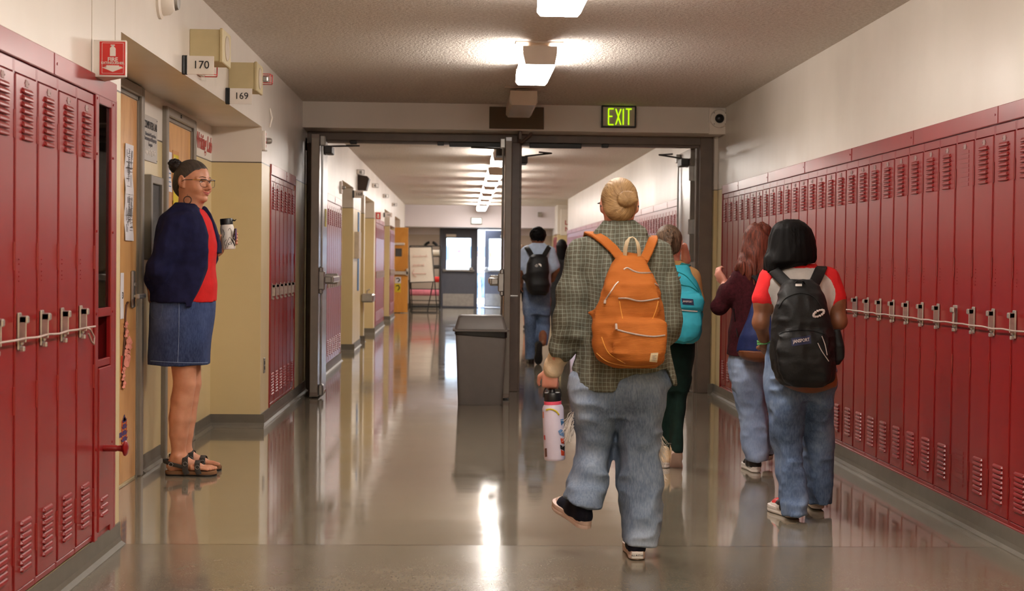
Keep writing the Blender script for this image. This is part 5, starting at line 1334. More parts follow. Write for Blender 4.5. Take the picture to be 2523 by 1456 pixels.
# shirt
F = Field(.0065)
F.loft(rows(Y0, [(546, 1494, 1556, -.005, .058), (560, 1482, 1568, -.005, .065), (575, 1458, 1592, 0, .075), (592, 1432, 1616, 0, .09), (612, 1414, 1634, 0, .105), (650, 1408, 1640, 0, .122), (700, 1416, 1640, 0, .13),
      (760, 1428, 1636, 0, .13), (820, 1430, 1640, 0, .135), (870, 1420, 1648, -.0, .145), (920, 1404, 1660, 0, .155), (962, 1400, 1668, 0, .16)]), 2.3, .0)
F.chain([P(1432, 628), P(1414, 720, -.02), P(1404, 790, -.02), P(1396, 836, .0)], [.062, .066, .062, .056], .03)
F.cone(P(1392, 836, .0), P(1386, 856, .005), .054, .057, .006)
F.ell(P(1410, 826, -.03), (.060, .05, .03), None, .03)
F.chain([P(1618, 628), P(1634, 710, -.01), P(1640, 790, -.01), P(1640, 815, .04), P(1600, 820, .20)], [.062, .064, .062, .052, .042], .03)
F.cone(P(1470, 573, -.055), P(1585, 573, -.055), .012, .012, .012); F.cone(P(1490, 549, -.04), P(1470, 573, -.06), .010, .012, .01); F.cone(P(1560, 549, -.04), P(1588, 573, -.06), .010, .012, .01)
F.ell(P(1526, 500, 0), (.052, .056, .115), None, .01, 's')
hx = [at(q, 900, Y0).x for q in (1380, 1418, 1424, 1500, 1508, 1516, 1560, 1636, 1646, 1656, 1690)]; hz = [at(1500, q, Y0).z for q in (880, 922, 952, 957, 950, 932, 912, 905, 925, 946, 946)]
F.cut(lambda X, Y, Z: np.where((Z > hz[0]+.03), -1.0, (np.interp(X, hx, hz)-Z+0*Y)*.8).astype(np.float32))
F.ell(P(1530, 985, 0), (.135, .10, .14), None, .01, 's')
def sh(X, Y, Z): return np.ones(np.broadcast(X, Y, Z).shape, np.float32)
F.wrinkle(.006, 9, (1, 1, .35), 2); F.wrinkle(.0045, 20, (1.2, 1, .5), 5)
shirt = F; F.mesh('shirt', M['plaid'], t)
F = Field(.005); F.chain([P(1392, 840, .02), P(1376, 880, .04), P(1364, 905, .05)], [.046, .043, .037], .01); F.cone(P(1365, 898, .05), P(1362, 910, .052), .041, .041, .006); F.wrinkle(.003, 24, (1, 1, 1.6), 3)
F.mesh('undershirt_sleeve', M['cream'], t)
# jeans
F = Field(.0065)
F.loft(rows(Y0, [(870, 1432, 1630, 0, .11), (905, 1418, 1640, -.0, .12), (940, 1410, 1646, -.01, .135), (975, 1409, 1644, -.01, .135), (1000, 1414, 1640, 0, .125), (1015, 1430, 1625, 0, .10)]), 2.3, 0)
F.loft(rows(Y0, [(935, 1515, 1640, -.005, .115), (1000, 1516, 1641, .0, .128), (1060, 1517, 1630, .01, .12), (1120, 1521, 1622, .01, .115), (1170, 1522, 1630, .0, .11), (1230, 1524, 1630, -.01, .11), (1290, 1525, 1626, -.03, .108), (1338, 1525, 1618, -.035, .105)]), 2.3, .03)
F.loft(rows(Y0, [(935, 1414, 1535, -.005, .115), (1000, 1409, 1530, .0, .128), (1060, 1411, 1516, .04, .115), (1110, 1414, 1509, .04, .105), (1150, 1412, 1503, .02, .10), (1190, 1400, 1494, 0, .10), (1230, 1382, 1484, -.03, .11), (1264, 1372, 1482, -.05, .115)]), 2.3, .03)
lx = [at(q, 1240, Y0).x for q in (1360, 1375, 1400, 1440, 1482, 1500)]; lz = [at(1430, q, Y0-.15).z for q in (1226, 1230, 1240, 1252, 1257, 1257)]
F.cut(lambda X, Y, Z: np.where((X > lx[-1]) | (Z > .45), -1.0, (np.interp(X, lx, lz)-Z+0*Y)*.8).astype(np.float32))
F.wrinkle(.012, 7, (1, 1, .45), 8); F.wrinkle(.008, 13, (.7, 1, 1.3), 4)
jn = F; F.mesh('jeans', M['jeans_light'], t); jb = F.bvh()
seam(jb, [(1512, 918), (1513, 960), (1514, 1010), (1516, 1040)], .0018, M['jeans_blue'], 'seam', t, .001)
mb = MB(); a_ = [P(1525+i*7.7, 1333+(2 if i % 2 else 0), -.14) for i in range(13)]; 
# frayed knees
fr1 = MB(); rn = random.Random(4)
def wisp(q, e, sag):
    n = 5; pts = []
    for k in range(n+1):
        v = q.lerp(e, k/n)+Vector((rn.uniform(-.004, .004), rn.uniform(-.004, .004), -sag*(k/n)**2*.02+.010*math.sin(k*1.3))); pts.append(v)
    fr1.tube(pts, [.0013, .0013, .0012, .001, .0008, .0004], 4)
for i in range(46):
    q = P(1414+rn.uniform(-5, 3), 1012+rn.uniform(0, 44), .0+rn.uniform(-.05, .03)); wisp(q, q+Vector((-rn.uniform(.01, .05), rn.uniform(-.02, .02), -rn.uniform(.01, .07))), 1)
fr1.build('fringe', M['sole'], t, True); fr1 = MB()
for yy, nn in ((1072, 20), (1098, 24), (1128, 16), (1150, 10)):
    for i in range(nn):
        q = P(1619+rn.uniform(-4, 2), yy+rn.uniform(-10, 10), rn.uniform(-.05, .02)); wisp(q, q+Vector((rn.uniform(.015, .055), rn.uniform(-.02, .02), -rn.uniform(.005, .045))), 1)
fr1.build('fringe', M['sole'], t, True)
# shoes: planted right, trailing left with toe down
def tri(x, y, z): return np.where(y > .215, 1, 0)
hl = P(1570, 1384, -.12); hl.z = .002
s1, T1 = shoe(t, hl, -.05, 0, .27, 'shoe', cap=M['rubber'])
mb = MB(); mb.bbox(-.024, .024, -.0055, -.001, .006, .034, .002, M=T1); hp = mb.build('heel_patch', M['sole'], t); hp.parent = s1
o_ = text('heel_lettering', 'ALL★STAR', .010, (0, 0, 0), '-y', M['ink'], None, .0004); o_.data.transform(T1 @ Matrix.Translation((0, -.0062, .020))); o_.data.transform(Matrix.Translation(-base)); o_.parent = s1
s2, T2 = shoe(t, P(1446, 1305, -.09), .42, math.radians(12), .27, 'shoe', cap=M['rubber'])
# orange corduroy backpack
Yp = Y0-.215
def Q(px, py, dy=0.0): return at(px, py, Yp+dy)
b = thing('backpack', Q(1550, 900), 'orange corduroy backpack with cream handle on the plaid shirt student', 'backpack')
F = Field(.0055)
F.loft(rows(Yp, [(624, 1538, 1578, .05, .02), (632, 1522, 1594, .04, .035), (660, 1502, 1607, .02, .055), (700, 1488, 1620, .0, .072), (750, 1474, 1632, 0, .082), (800, 1461, 1639, 0, .088), (850, 1459, 1642, 0, .09), (885, 1468, 1640, 0, .085), (897, 1484, 1632, .01, .07), (904, 1515, 1612, .02, .05)]), 2.4, 0)
F.loft(rows(Yp-.075, [(784, 1525, 1640, 0, .02), (792, 1516, 1643, 0, .04), (825, 1512, 1643, 0, .052), (870, 1508, 1640, 0, .055), (890, 1518, 1634, 0, .045), (897, 1540, 1620, .01, .03)]), 3.0, .008)
F.loft(rows(Yp-.055, [(688, 1530, 1600, .01, .015), (700, 1527, 1610, 0, .03), (735, 1524, 1626, 0, .04), (778, 1528, 1628, 0, .03), (786, 1535, 1620, 0, .02)]), 3.0, .008)
F.cone(Q(1480, 775, .03), Q(1455, 772, .05), .03, .008, .02)
F.wrinkle(.005, 9, (1, 1, .8), 11); F.wrinkle(.0025, 26, (1, 1, 1), 12)
F.mesh('pack_body', M['cord'], b); bv = F.bvh()
for pts, nm in (([(1537, 664), (1546, 660), (1562, 668), (1578, 672), (1604, 672)], 1), ([(1524, 735), (1545, 735), (1570, 741), (1590, 741), (1624, 735)], 2), ([(1491, 740), (1503, 722), (1516, 702), (1524, 694)], 3), ([(1613, 699), (1622, 705), (1631, 715)], 4), ([(1520, 812), (1545, 819), (1580, 826), (1610, 829), (1638, 826)], 5)):
    seam(bv, pts, .0032, M['zip'], 'zipper', b, .001)
for pts in ([(1526, 742), (1530, 765), (1534, 785)], [(1622, 742), (1616, 765), (1608, 785)], [(1482, 830), (1500, 870), (1540, 895)], [(1470, 870), (1500, 892), (1560, 903), (1620, 899)]): seam(bv, pts, .0016, M['orangewood'], 'stitching', b, .0005)
for (u0, v0, u1, v1) in ((1518, 798, 1519, 812), (1491, 740, 1490, 748)):
    a_ = onsurf(bv, u0, v0, .006); c_ = onsurf(bv, u1, v1, .008)
    if a_ and c_: mb = MB(); mb.tube([a_, c_], .005, 8); mb.build('zip_pull', M['zip'], b)
patch(bv, [(1604, 870), (1622, 869), (1619, 893), (1600, 891)], M['webbing'], 'label_patch', b, .003)
for i in range(4): seam(bv, [(1607, 876+i*4), (1617-i % 2*3, 875.5+i*4)], .0008, M['greyink'], 'label_marks', b, .005, 4)
hp_ = [Q(1540, 632, .02), Q(1541, 612, -.0), Q(1545, 596, -.01), Q(1551, 586, -.01), Q(1558, 584, -.01), Q(1565, 588, -.01), Q(1571, 600, -.01), Q(1574, 614, 0), Q(1575, 632, .02)]
strap(hp_, .017, .004, M['webbing'], 'handle', b, side=[(-.8, .5, .2), (-.8, .5, .1), (-.7, .6, 0), (-.3, 1, 0), (0, 1, 0), (.3, 1, 0), (.7, .6, 0), (.8, .5, .1), (.8, .5, .2)])
strap([Q(1534, 642, .02), P(1512, 614, -.125), P(1488, 592, -.105), P(1466, 578, -.06), P(1450, 574, .0), P(1446, 590, .08), P(1450, 640, .125), P(1458, 720, .14), P(1475, 790, .10)], [.036, .038, .038, .038, .038, .036, .034, .03, .025], .014, M['cord'], 'shoulder_strap', b, side=[(.7, 0, .7), (.7, 0, .7), (.8, .2, .5), (.9, .2, .3), (1, .2, 0), (1, 0, 0), (1, 0, 0), (1, 0, 0), (1, 0, 0)])
strap([Q(1586, 642, .02), P(1596, 622, -.12), P(1604, 602, -.10), P(1609, 590, -.06), P(1609, 584, .0), P(1606, 600, .08), P(1604, 650, .125), P(1600, 720, .14), P(1590, 790, .10)], [.036, .038, .038, .038, .038, .036, .034, .03, .025], .014, M['cord'], 'shoulder_strap', b, side=[(.9, 0, -.3), (.9, 0, -.3), (.9, 0, -.3), (1, 0, -.2), (1, 0, 0), (1, 0, 0), (1, 0, 0), (1, 0, 0), (1, 0, 0)])
# steel bottle carried in the left hand
Yb = Y0+.06
top = at(1361, 972, Yb); bot = at(1367, 1133, Yb); ax = (top-bot); Lb = ax.length; axn = ax.normalized(); Rb = basis(axn); s_ = Yb/3458.7
b = thing('water_bottle', bot, 'pale lilac sticker-covered water bottle hanging from the walker\'s left hand', 'bottle')
rb = 26.5*s_; h1 = 30*s_
mb = MB(); H = Lb
mb.lathe([(rb*.90, 0), (rb*.98, .004), (rb, .012), (rb, H-.058), (rb*.92, H-.048), (rb*.80, H-.040), (rb*.78, H-.03)], bot, 36, M=Rb); flk = mb.build('flask', plain('lilac_white_enamel', (212, 202, 220), .35, var=.03), b, True)
mb = MB(); mb.lathe([(rb*.80, H-.041), (rb*.82, H-.040), (rb*.82, H-.028), (rb*.80, H-.027)], bot, 32, M=Rb); tag(mb.build('pink_band', plain('pink_silicone', (232, 84, 112), .5, var=.03), b, True), 'pink band')
mb = MB(); mb.lathe([(rb*.76, H-.028), (rb*.78, H-.026), (rb*.78, H+.004), (rb*.72, H+.008), (rb*.3, H+.010), (rb*.25, H+.02), (rb*.2, H+.022)], bot, 32, M=Rb); lid = mb.build('lid', M['black'], b, True)
mb = MB(); hpts = []
for i in range(13):
    th = PI*i/12; hpts.append(bot+Rb.to_3x3() @ Vector((rb*.84*math.cos(th), 0, H-.010+.048*math.sin(th)**.7)))
mb.ribbon(hpts, .012, .005, (0, 1, 0)); mb.build('carry_handle', M['black'], b, 40)
bvh = BVHTree.FromPolygons([tuple(Vector(v)) for v in [Vector(v.co)+bot for v in flk.data.vertices]], [tuple(q.vertices) for q in flk.data.polygons])
def sticker(poly, mt, nm='sticker', off=.003):
    c0 = (sum(q[0] for q in poly)/len(poly), sum(q[1] for q in poly)/len(poly)); vs = []
    for q in [c0]+poly:
        a_ = onsurf(bvh, q[0], q[1], off)
        if a_ is None: a_ = vs[0] if vs else bot
        vs.append(a_)
    n = len(poly); vs2 = [v+Vector((0, .0012, 0)) for v in vs]; mb = MB()
    mb.add(vs+vs2, [(0, 1+i, 1+(i+1) % n) for i in range(n)]+[(1+i, n+2+i, n+2+(i+1) % n, 1+(i+1) % n) for i in range(n)]); return mb.build(nm, mt, b)
seam(bvh, [(1346, 1010), (1354, 1008), (1362, 1009)], .0036, M['yellow'], 'sticker', b, .0005, 8); seam(bvh, [(1362, 1009), (1371, 1014), (1377, 1022)], .0036, M['yellow'], 'sticker', b, .0005, 8)
sticker([(1381, 1033), (1388, 1032), (1390, 1047), (1383, 1048)], M['blue']); sticker([(1375, 1062), (1382, 1057), (1389, 1062), (1389, 1076), (1380, 1072)], plain('sky_blue_sticker', (120, 160, 210), .5)); sticker([(1381, 1080), (1390, 1079), (1390, 1094), (1383, 1092)], M['orangepaper'])
sticker([(1380, 1096), (1391, 1098), (1391, 1112), (1381, 1106)], M['ink']); sticker([(1382, 1108), (1391, 1112), (1391, 1123), (1383, 1122)], M['orangepaper']); sticker([(1342, 1105), (1347, 1104), (1348, 1125), (1343, 1126)], plain('brown_sticker', (110, 70, 60), .6)); sticker([(1337, 1015), (1340, 1014), (1340, 1030), (1337, 1030)], M['pink']); sticker([(1340, 1073), (1343, 1072), (1344, 1084), (1341, 1083)], M['signred'])

# ================================================================ woman by the doors
Y0 = 7.9
base = P(480, 1160); base.z = 0
t = person(base, 'smiling woman in navy cardigan, red shirt and denim skirt leaning between the wooden doors')
A_ = math.radians(27); fT = (math.cos(A_), -math.sin(A_), -.02); S_ = 1.12; hc = P(473, 438)
F = Field(.0042)
p, R = head_sdf(F, hc, fT, (0, 0, 1), S_, True); f, u, r = axes(fT)
F.chain([P(466, 470), P(468, 500), P(460, 530)], [.056, .055, .070], .03)
F.cone(P(480, 485), P(470, 520), .045, .05, .03)
F.ell(P(455, 590), (.125, .17, .15), None, .04); F.ell(P(458, 690), (.135, .16, .16), None, .05); F.ell(P(450, 790), (.14, .17, .12), None, .05)
F.chain([P(440, 562, -.15), P(395, 655, -.2), P(375, 708, -.10)], [.052, .042, .030], .03); F.chain([P(440, 562, .15), P(492, 655, .2), P(538, 615, .17)], [.052, .042, .029], .03)
hand_sdf(F, P(374, 708, -.10), P(368, 755, .0)-P(374, 708, -.10), (1, .0, .0), 1, .35, .95)
for dy, ox in ((-.10, 0), (.10, 14)):
    F.chain([P(448+ox*.5, 800, dy), P(455+ox, 945, dy), P(448+ox, 985, dy), P(443+ox, 1030, dy), P(440+ox, 1070, dy), P(440+ox, 1118, dy)], [.086, .061, .060, .0595, .050, .036], .008)
    F.ell(P(440+ox, 1122, dy)+Vector((.0, -.02, 0)), (.016, .03, .016), None, .01)
    hx_ = P(440+ox, 1118, dy).x; yy = Y0+dy
    F.cone((hx_-.035, yy, .055), (hx_, yy, .10), .032, .036, .03); F.cone((hx_, yy, .085), (hx_+.11, yy, .045), .036, .024, .03); F.cone((hx_-.03, yy, .05), (hx_+.12, yy+.0, .04), .026, .018, .02, flat=None)
    for i, (oy, L, rr) in enumerate(((.028, .205, .013), (.009, .203, .0095), (-.008, .196, .009), (-.023, .187, .0085), (-.036, .174, .008))):
        oy = oy if dy < 0 else -oy
        F.cone((hx_+.08, yy+oy*.8, .044), (hx_+L-.03, yy+oy, .042), .014, rr, .008); F.cone((hx_+L-.03, yy+oy, .040), (hx_+L-.008, yy+oy, .036), rr, rr*.9, .003)
# hand round the bottle
Bc = P(562, 592, .17); rB = .040
def arc(th, z, rr=rB+.009): return Bc+Vector((rr*math.cos(th), rr*math.sin(th), z))
F.cone(P(538, 615, .17), arc(PI*.95, -.03, rB+.018), .027, .022, .02); F.ell(arc(PI*.9, -.005, rB+.014), (.018, .03, .040), None, .015)
for i in range(4):
    z = .026-i*.018; pts = [arc(PI*(.82-k*.135), z+.002*k, rB+.0085) for k in range(7)]; F.chain(pts, [.0105, .010, .0098, .0092, .009, .0085, .008], .003)
F.chain([arc(PI*.97, -.01, rB+.016), arc(PI*1.08, .012, rB+.012), arc(PI*1.2, .026, rB+.009)], [.014, .0115, .009], .006)
F.mesh('body', SK['tan'], t); hb = F.bvh()
def facep(a, b_, off=.001):
    o = hc+f*.4+(r*a+u*b_)*S_; h = hb.ray_cast(o, -f); return h[0]+f*off if h[0] is not None else hc+f*.1
for q in (-1, 1):
    e = facep(q*.031, -.0225, 0); F2 = Field(.0016); F2.ell(e-f*.0015, (.0135, .005, .0042), R, 0); ey = F2.mesh('eye', M['signwhite'], t)
    F2 = Field(.0012); F2.ell(e+f*.0018, (.0048, .0025, .0040), R, 0); ir = F2.mesh('iris', M['ink'], t); ir.parent = ey
    mb = MB(); mb.tube([facep(q*.016, -.0195, .0025), facep(q*.031, -.0165, .004), facep(q*.047, -.021, .0025)], [.0008, .0014, .0008], 5); mb.build('eyelash', M['ink'], t)
    mb = MB(); mb.tube([facep(q*.012, -.001, .001), facep(q*.020, .0015, .001), facep(q*.030, .003, .001), facep(q*.041, .0015, .001), facep(q*.051, -.003, .001)], [.0014, .002, .002, .0015, .0006], 6); mb.build('eyebrow', M['h_dark'], t, True)
mb = MB(); mb.tube([facep(a_/1000, -.0755+abs(a_)**1.5*.00006, .0006) for a_ in (-30, -22, -13, -5, 0, 5, 13, 22, 30)], [.0008, .0022, .0032, .0036, .0032, .0036, .0032, .0022, .0008], 6); mb.tube([facep(a_/1000, -.0815+abs(a_)**1.5*.00006, .0006) for a_ in (-24, -15, -6, 0, 6, 15, 24)], [.0008, .003, .004, .0042, .004, .003, .0008], 6); tag(mb.build('lips', plain('lip_skin', (182, 92, 84), .45), t, True), 'smiling lips')
# hair
F = Field(.0038); F.ell(hc+u*.003-f*.003, (.0858, .1062, .0992), R, 0); c = Vector(hc)
F.cut(lambda X, Y, Z: ((-.016+.007*vnoise(X, Y, Z, 60, 4)+.80*((X-c[0])*f[0]+(Y-c[1])*f[1]+(Z-c[2])*f[2]))-((X-c[0])*u[0]+(Y-c[1])*u[1]+(Z-c[2])*u[2])))
F.ell(hc-f*.058-u*.050, (.062, .055, .060), R, .03); F.chain([hc-f*.040-u*.08, hc-f*.040-u*.118], [.046, .030], .02)
F.mesh('hair', hair_radial('greying_combed_hair', (30, 24, 22), (96, 86, 78), P(432, 409).x-base.x, P(432, 409).z-base.z), t)
F = Field(.0042); bn = P(432, 409, -.0); F.ell(bn, (.036, .034, .034), None, 0); F.cone(bn, bn+Vector((.045, 0, -.035)), .026, .03, .02)
pts = [bn+Vector((.030*math.cos(i*.6), .03*math.sin(i*.3)*.8, .030*math.sin(i*.6))) for i in range(16)]; F.chain(pts, [.011]*16, .004)
F.disp(lambda X, Y, Z: .0018*np.sin(90*np.arctan2(Z-bn[2], X-bn[0])*.3+vnoise(X, Y, Z, 30)*6)); F.mesh('hair_bun', M['h_dark'], t)
# glasses
g = bpy.data.objects.new('eyeglasses', None); C.objects.link(g); g.parent = t
def gp(a, b_, d_): return hc+(r*a+f*b_+u*d_)*S_
mb = MB()
for q in (-1, 1):
    loop = [gp(q*.032+.0265*math.copysign(abs(math.cos(th))**.62, math.cos(th)), .106-.010*abs(q*.031+.024*math.cos(th))/.05, -.027+.0195*math.copysign(abs(math.sin(th))**.72, math.sin(th))) for th in [2*PI*i/20 for i in range(20)]]
    mb.tube(loop, .0011, 6, closed=True)
    mb.tube([gp(q*.008, .106, -.014), gp(q*.031, .104, -.0085), gp(q*.057, .098, -.011)], [.0018, .0024, .003], 6)
mb.tube([gp(-.009, .107, -.016), gp(0, .110, -.014), gp(.009, .107, -.016)], .0014, 6); mb.build('rim', M['black'], g, True)
mb = MB()
for q in (-1, 1): mb.tube([gp(q*.058, .098, -.012), gp(q*.072, .060, -.013)], .0018, 6); 
tag(mb.build('temple', plain('amber_temple', (204, 150, 60), .3), g, True), 'amber temple')
mb = MB()
for q in (-1, 1): mb.tube([gp(q*.072, .060, -.013), gp(q*.079, .015, -.014), gp(q*.079, .0, -.022)], .0018, 6)
mb.build('temple_tip', M['black'], g, True)
ec = hc+(r*.083-u*.0)*S_; er = P(462, 493, -.085); mb = MB(); mb.tube([er+Vector((.021*math.cos(th), .006*math.sin(th), .021*math.sin(th))) for th in [2*PI*i/24 for i in range(24)]], .0030, 8, closed=True); mb.tube([er+Vector((0, 0, .021)), er+Vector((-.002, .0, .034))], .001, 5); tag(mb.build('hoop_earring', plain('brown_wood_hoop', (70, 46, 36), .4), t, True), 'dark hoop earring')
# red shirt
F = Field(.006)
F.loft(rows(Y0, [(508, 448, 492, 0, .085), (522, 428, 508, 0, .14), (545, 412, 523, 0, .175), (575, 400, 532, 0, .185), (600, 395, 536, 0, .185), (630, 396, 532, 0, .178), (660, 390, 530, 0, .175), (700, 384, 535, 0, .185), (742, 380, 533, 0, .192)]), 2.3, 0)
F.ell(P(474, 487), (.075, .082, .09), None, .008, 's'); F.wrinkle(.004, 9, (1, 1, .6), 21); F.mesh('red_shirt', M['redtee'], t)
# cardigan
F = Field(.006)
F.loft(rows(Y0, [(500, 434, 492, 0, .09), (515, 416, 512, 0, .145), (535, 400, 520, 0, .20), (560, 390, 531, 0, .212), (600, 384, 542, 0, .212), (650, 383, 542, 0, .205), (700, 377, 545, 0, .21), (735, 373, 543, 0, .215), (752, 374, 540, 0, .213)]), 2.4, 0)
zf = [P(450, q).z for q in (745, 700, 660, 620, 580, 550, 530, 500)]; xf_ = [P(q, 600, -.19).x for q in (472, 492, 505, 511, 508, 499, 491, 472)]
F.cut(lambda X, Y, Z: (X-np.interp(Z, zf, xf_)-np.where((Y > Y0) & (Z > P(520, 625).z), .026, 0)).astype(np.float32))
F.chain([P(438, 562, -.15), P(412, 610, -.185), P(390, 658, -.20), P(378, 690, -.13)], [.070, .066, .058, .045], .035)
F.chain([P(438, 562, .15), P(480, 620, .2), P(496, 655, .2), P(520, 634, .18)], [.068, .06, .052, .042], .035)
F.ell(P(474, 486), (.078, .086, .10), None, .008, 's')
hz_ = P(450, 743).z; F.cut(lambda X, Y, Z: np.where(X > P(475, 700).x, -1, P(450, 742).z-Z+0*X+0*Y).astype(np.float32))
F.wrinkle(.009, 7, (1, 1, .4), 22); F.wrinkle(.005, 16, (1, 1, .6), 23); F.mesh('cardigan', M['navy'], t)
# skirt
F = Field(.006); F.loft(rows(Y0, [(728, 378, 528, 0, .185), (745, 373, 529, 0, .195), (780, 371, 526, 0, .205), (830, 371, 519, 0, .205), (870, 369, 516, 0, .205), (896, 368, 515, 0, .205)]), 2.4, 0)
F.ell(P(442, 915), (.15, .19, .05), None, .004, 's'); F.wrinkle(.004, 8, (1, 1, .8), 25); sk = F.mesh('denim_skirt', M['skirt'], t); sb = F.bvh()
seam(sb, [(441, 745), (441, 800), (440, 850), (438, 892)], .0014, M['jeans_pale'], 'stitching', t, .0005); seam(sb, [(371, 889), (400, 891), (440, 893), (480, 894), (512, 893)], .0014, M['jeans_pale'], 'stitching', t, .0005)
seam(sb, [(373, 740), (372, 775), (384, 787), (396, 782), (401, 745)], .0012, M['jeans_blue'], 'stitching', t, .0005)
# sandals
for dy, ox in ((-.10, 0), (.10, 14)):
    hx_ = P(440+ox, 1118, dy).x; yy = Y0+dy; T = Matrix.Translation((hx_-.072, yy, 0)) @ Matrix.Rotation(-PI/2, 4, 'Z')
    def outl(g_, z, sgn=1 if dy < 0 else -1):
        pts = []
        for i in range(30):
            th = 2*PI*i/30; q = .5-.5*math.cos(th); w = np.interp(q, [0, .04, .12, .35, .5, .72, .88, .97, 1], [0, .024, .034, .033, .036, .049, .046, .026, 0]); sg = 1 if th < PI else -1
            pts.append(T @ Vector((sg*(w+g_)*(w > 0), q*(.283+2*g_)-g_, z)))
        return pts
    def sole_(z0, z1, g0, g1, mt, nm, par):
        mb = MB(); R_ = [outl(g0, z0), outl(g1, (z0+z1)/2), outl(g0, z1)]; n = 30; vs = [q for rr in R_ for q in rr]; fs = [tuple(range(n-1, -1, -1)), tuple(range(2*n, 3*n))]
        for i in range(2):
            for k in range(n): fs.append((i*n+k, i*n+(k+1) % n, (i+1)*n+(k+1) % n, (i+1)*n+k))
        mb.add(vs, fs); return mb.build(nm, mt, par, 40)
    sd = sole_(.001, .009, 0, .001, M['black'], 'sandal', t); fb = sole_(.009, .027, 0, .002, plain('cork_footbed', (128, 92, 62), .8), 'footbed', t); fb.parent = sd
    mb = MB()
    for (x_, w_, hgt, wid) in ((.185, .036, .082, .030), (.118, .034, .112, .032)):
        mb.ribbon([(hx_-.072+x_+.010, yy-.050, .012), (hx_-.072+x_, yy-.050, .035), (hx_-.072+x_-.004, yy-.036, hgt-.012), (hx_-.072+x_-.006, yy, hgt), (hx_-.072+x_-.004, yy+.036, hgt-.012), (hx_-.072+x_, yy+.050, .035), (hx_-.072+x_+.010, yy+.050, .012)], wid, .005, (1, 0, 0))
    mb.ribbon([(hx_-.072+.11, yy-.046, .05), (hx_-.072+.05, yy-.048, .066), (hx_-.072+.004, yy-.030, .078), (hx_-.072-.012, yy, .080), (hx_-.072+.004, yy+.030, .078), (hx_-.072+.05, yy+.048, .066), (hx_-.072+.11, yy+.046, .05)], .020, .005, (0, 0, 1))
    st = mb.build('strap', plain('charcoal_suede', (54, 50, 46), .8), t, 40); st.parent = sd
    for x_, z_ in ((.185, .052), (.118, .070), (.04, .066)):
        mb = MB(); mb.tube([(hx_-.072+x_+.012*math.cos(th), yy-.052, z_+.011*math.sin(th)) for th in [2*PI*i/8 for i in range(8)]], .0016, 5, closed=True)
        bk = mb.build('buckle', M['steel'], t); bk.parent = sd
# tumbler in her hand
b0 = Bc+Vector((.004, 0, -.052)); axn = Vector((-.09, 0, 1)).normalized(); Rb = basis(axn)
b = thing('travel_tumbler', b0, 'white travel tumbler with black lid and line drawings in the woman\'s hand', 'tumbler')
mb = MB(); mb.lathe([(.034, 0), (.037, .003), (.038, .01), (.0395, .12), (.037, .135), (.033, .142)], b0, 36, M=Rb); fl = mb.build('cup', M['signwhite'], b, True)
mb = MB(); mb.lathe([(.034, .141), (.036, .143), (.036, .172), (.034, .176), (.001, .177)], b0, 36, M=Rb); mb.build('lid', M['black'], b, True)
mb = MB(); q = b0+Rb.to_3x3() @ Vector((.034, 0, .165)); mb.tube([q, q+Vector((.014, 0, -.003)), q+Vector((.022, 0, .004))], [.006, .004, .002], 8); mb.build('spout', M['black'], b)
bvh = BVHTree.FromPolygons([tuple(Vector(v.co)+b0) for v in fl.data.vertices], [tuple(q.vertices) for q in fl.data.polygons])
for pts in ([(556, 612), (558, 602), (562, 592), (566, 584), (570, 590), (576, 602), (578, 612)], [(560, 610), (564, 600), (568, 596), (572, 604)], [(562, 568), (566, 562), (570, 570), (572, 582)], [(549, 565), (553, 575), (550, 586)], [(555, 605), (553, 598), (558, 590)], [(562, 598), (566, 603), (571, 598)]): seam(bvh, pts, .0012, M['ink'], 'drawing', b, .0008, 14)
for pts in ([(571, 590), (576, 598), (578, 606)], [(574, 586), (578, 592)]): seam(bvh, pts, .004, M['dgrey'], 'drawing', b, .0005, 8)
k = thing('key_fob', P(580, 570, .13), 'dark clip with a shiny tag hanging beside the woman\'s tumbler', 'key fob')
mb = MB(); mb.tube([P(575, 585, .13), P(577, 572, .13), P(578, 563, .13), P(581, 569, .13)], .0035, 6); mb.build('clip', M['black'], k)
mb = MB(); q = P(581, 578, .13); mb.bbox(q.x-.003, q.x+.003, q.y-.012, q.y+.012, q.z-.03, q.z+.035, .002); mb.build('tag', M['purple'], k)

# ================================================================ shared builder for the students seen from behind
def student(Y, base_px, label, skin, head, hair, body, name='person', v=.008):
    global Y0
    Y0 = Y; base = P(*base_px); base.z = 0; t = person(base, label, name)
    F = Field(v); hc = P(*head[0]); p, R = head_sdf(F, hc, head[1], (0, 0, 1), head[2]); body(F); F.mesh('body', skin, t)
    return t, hc, R
# ---- raglan shirt, black pack
def bd(F):
    F.chain([P(1948, 610), P(1948, 660)], [.048, .055], .03); F.ell(P(1965, 740), (.135, .08, .15), None, .04); F.ell(P(1970, 850), (.12, .08, .13), None, .04)
    F.chain([P(1892, 692), P(1880, 745, -.01), P(1874, 795, -.02), P(1885, 848, .08)], [.046, .041, .035, .025], .03); F.chain([P(2042, 692), P(2060, 745, -.01), P(2066, 792, -.02), P(2040, 812, .20)], [.046, .041, .036, .027], .03)
    hand_sdf(F, P(1884, 848, .08), (.25, .35, -.35), (.5, .8, .2), -1, .5, .9, .3); hand_sdf(F, P(2040, 815, .20), (-.8, .4, 0), (0, -.3, .8), 1, .6, .9)
    F.chain([P(1930, 930), P(1935, 1090, .03), P(1950, 1235, -.06)], [.075, .05, .034], .03); F.chain([P(2020, 930), P(2015, 1080, .12), P(2018, 1220, .2)], [.075, .05, .034], .03)
t, hc, R = student(6.62, (1960, 1280), 'student in white raglan shirt with red sleeves, long black hair and blue jeans', SK['brown'], ((1950, 592), (-.1, 1, -.25), .95), None, bd, v=.007)
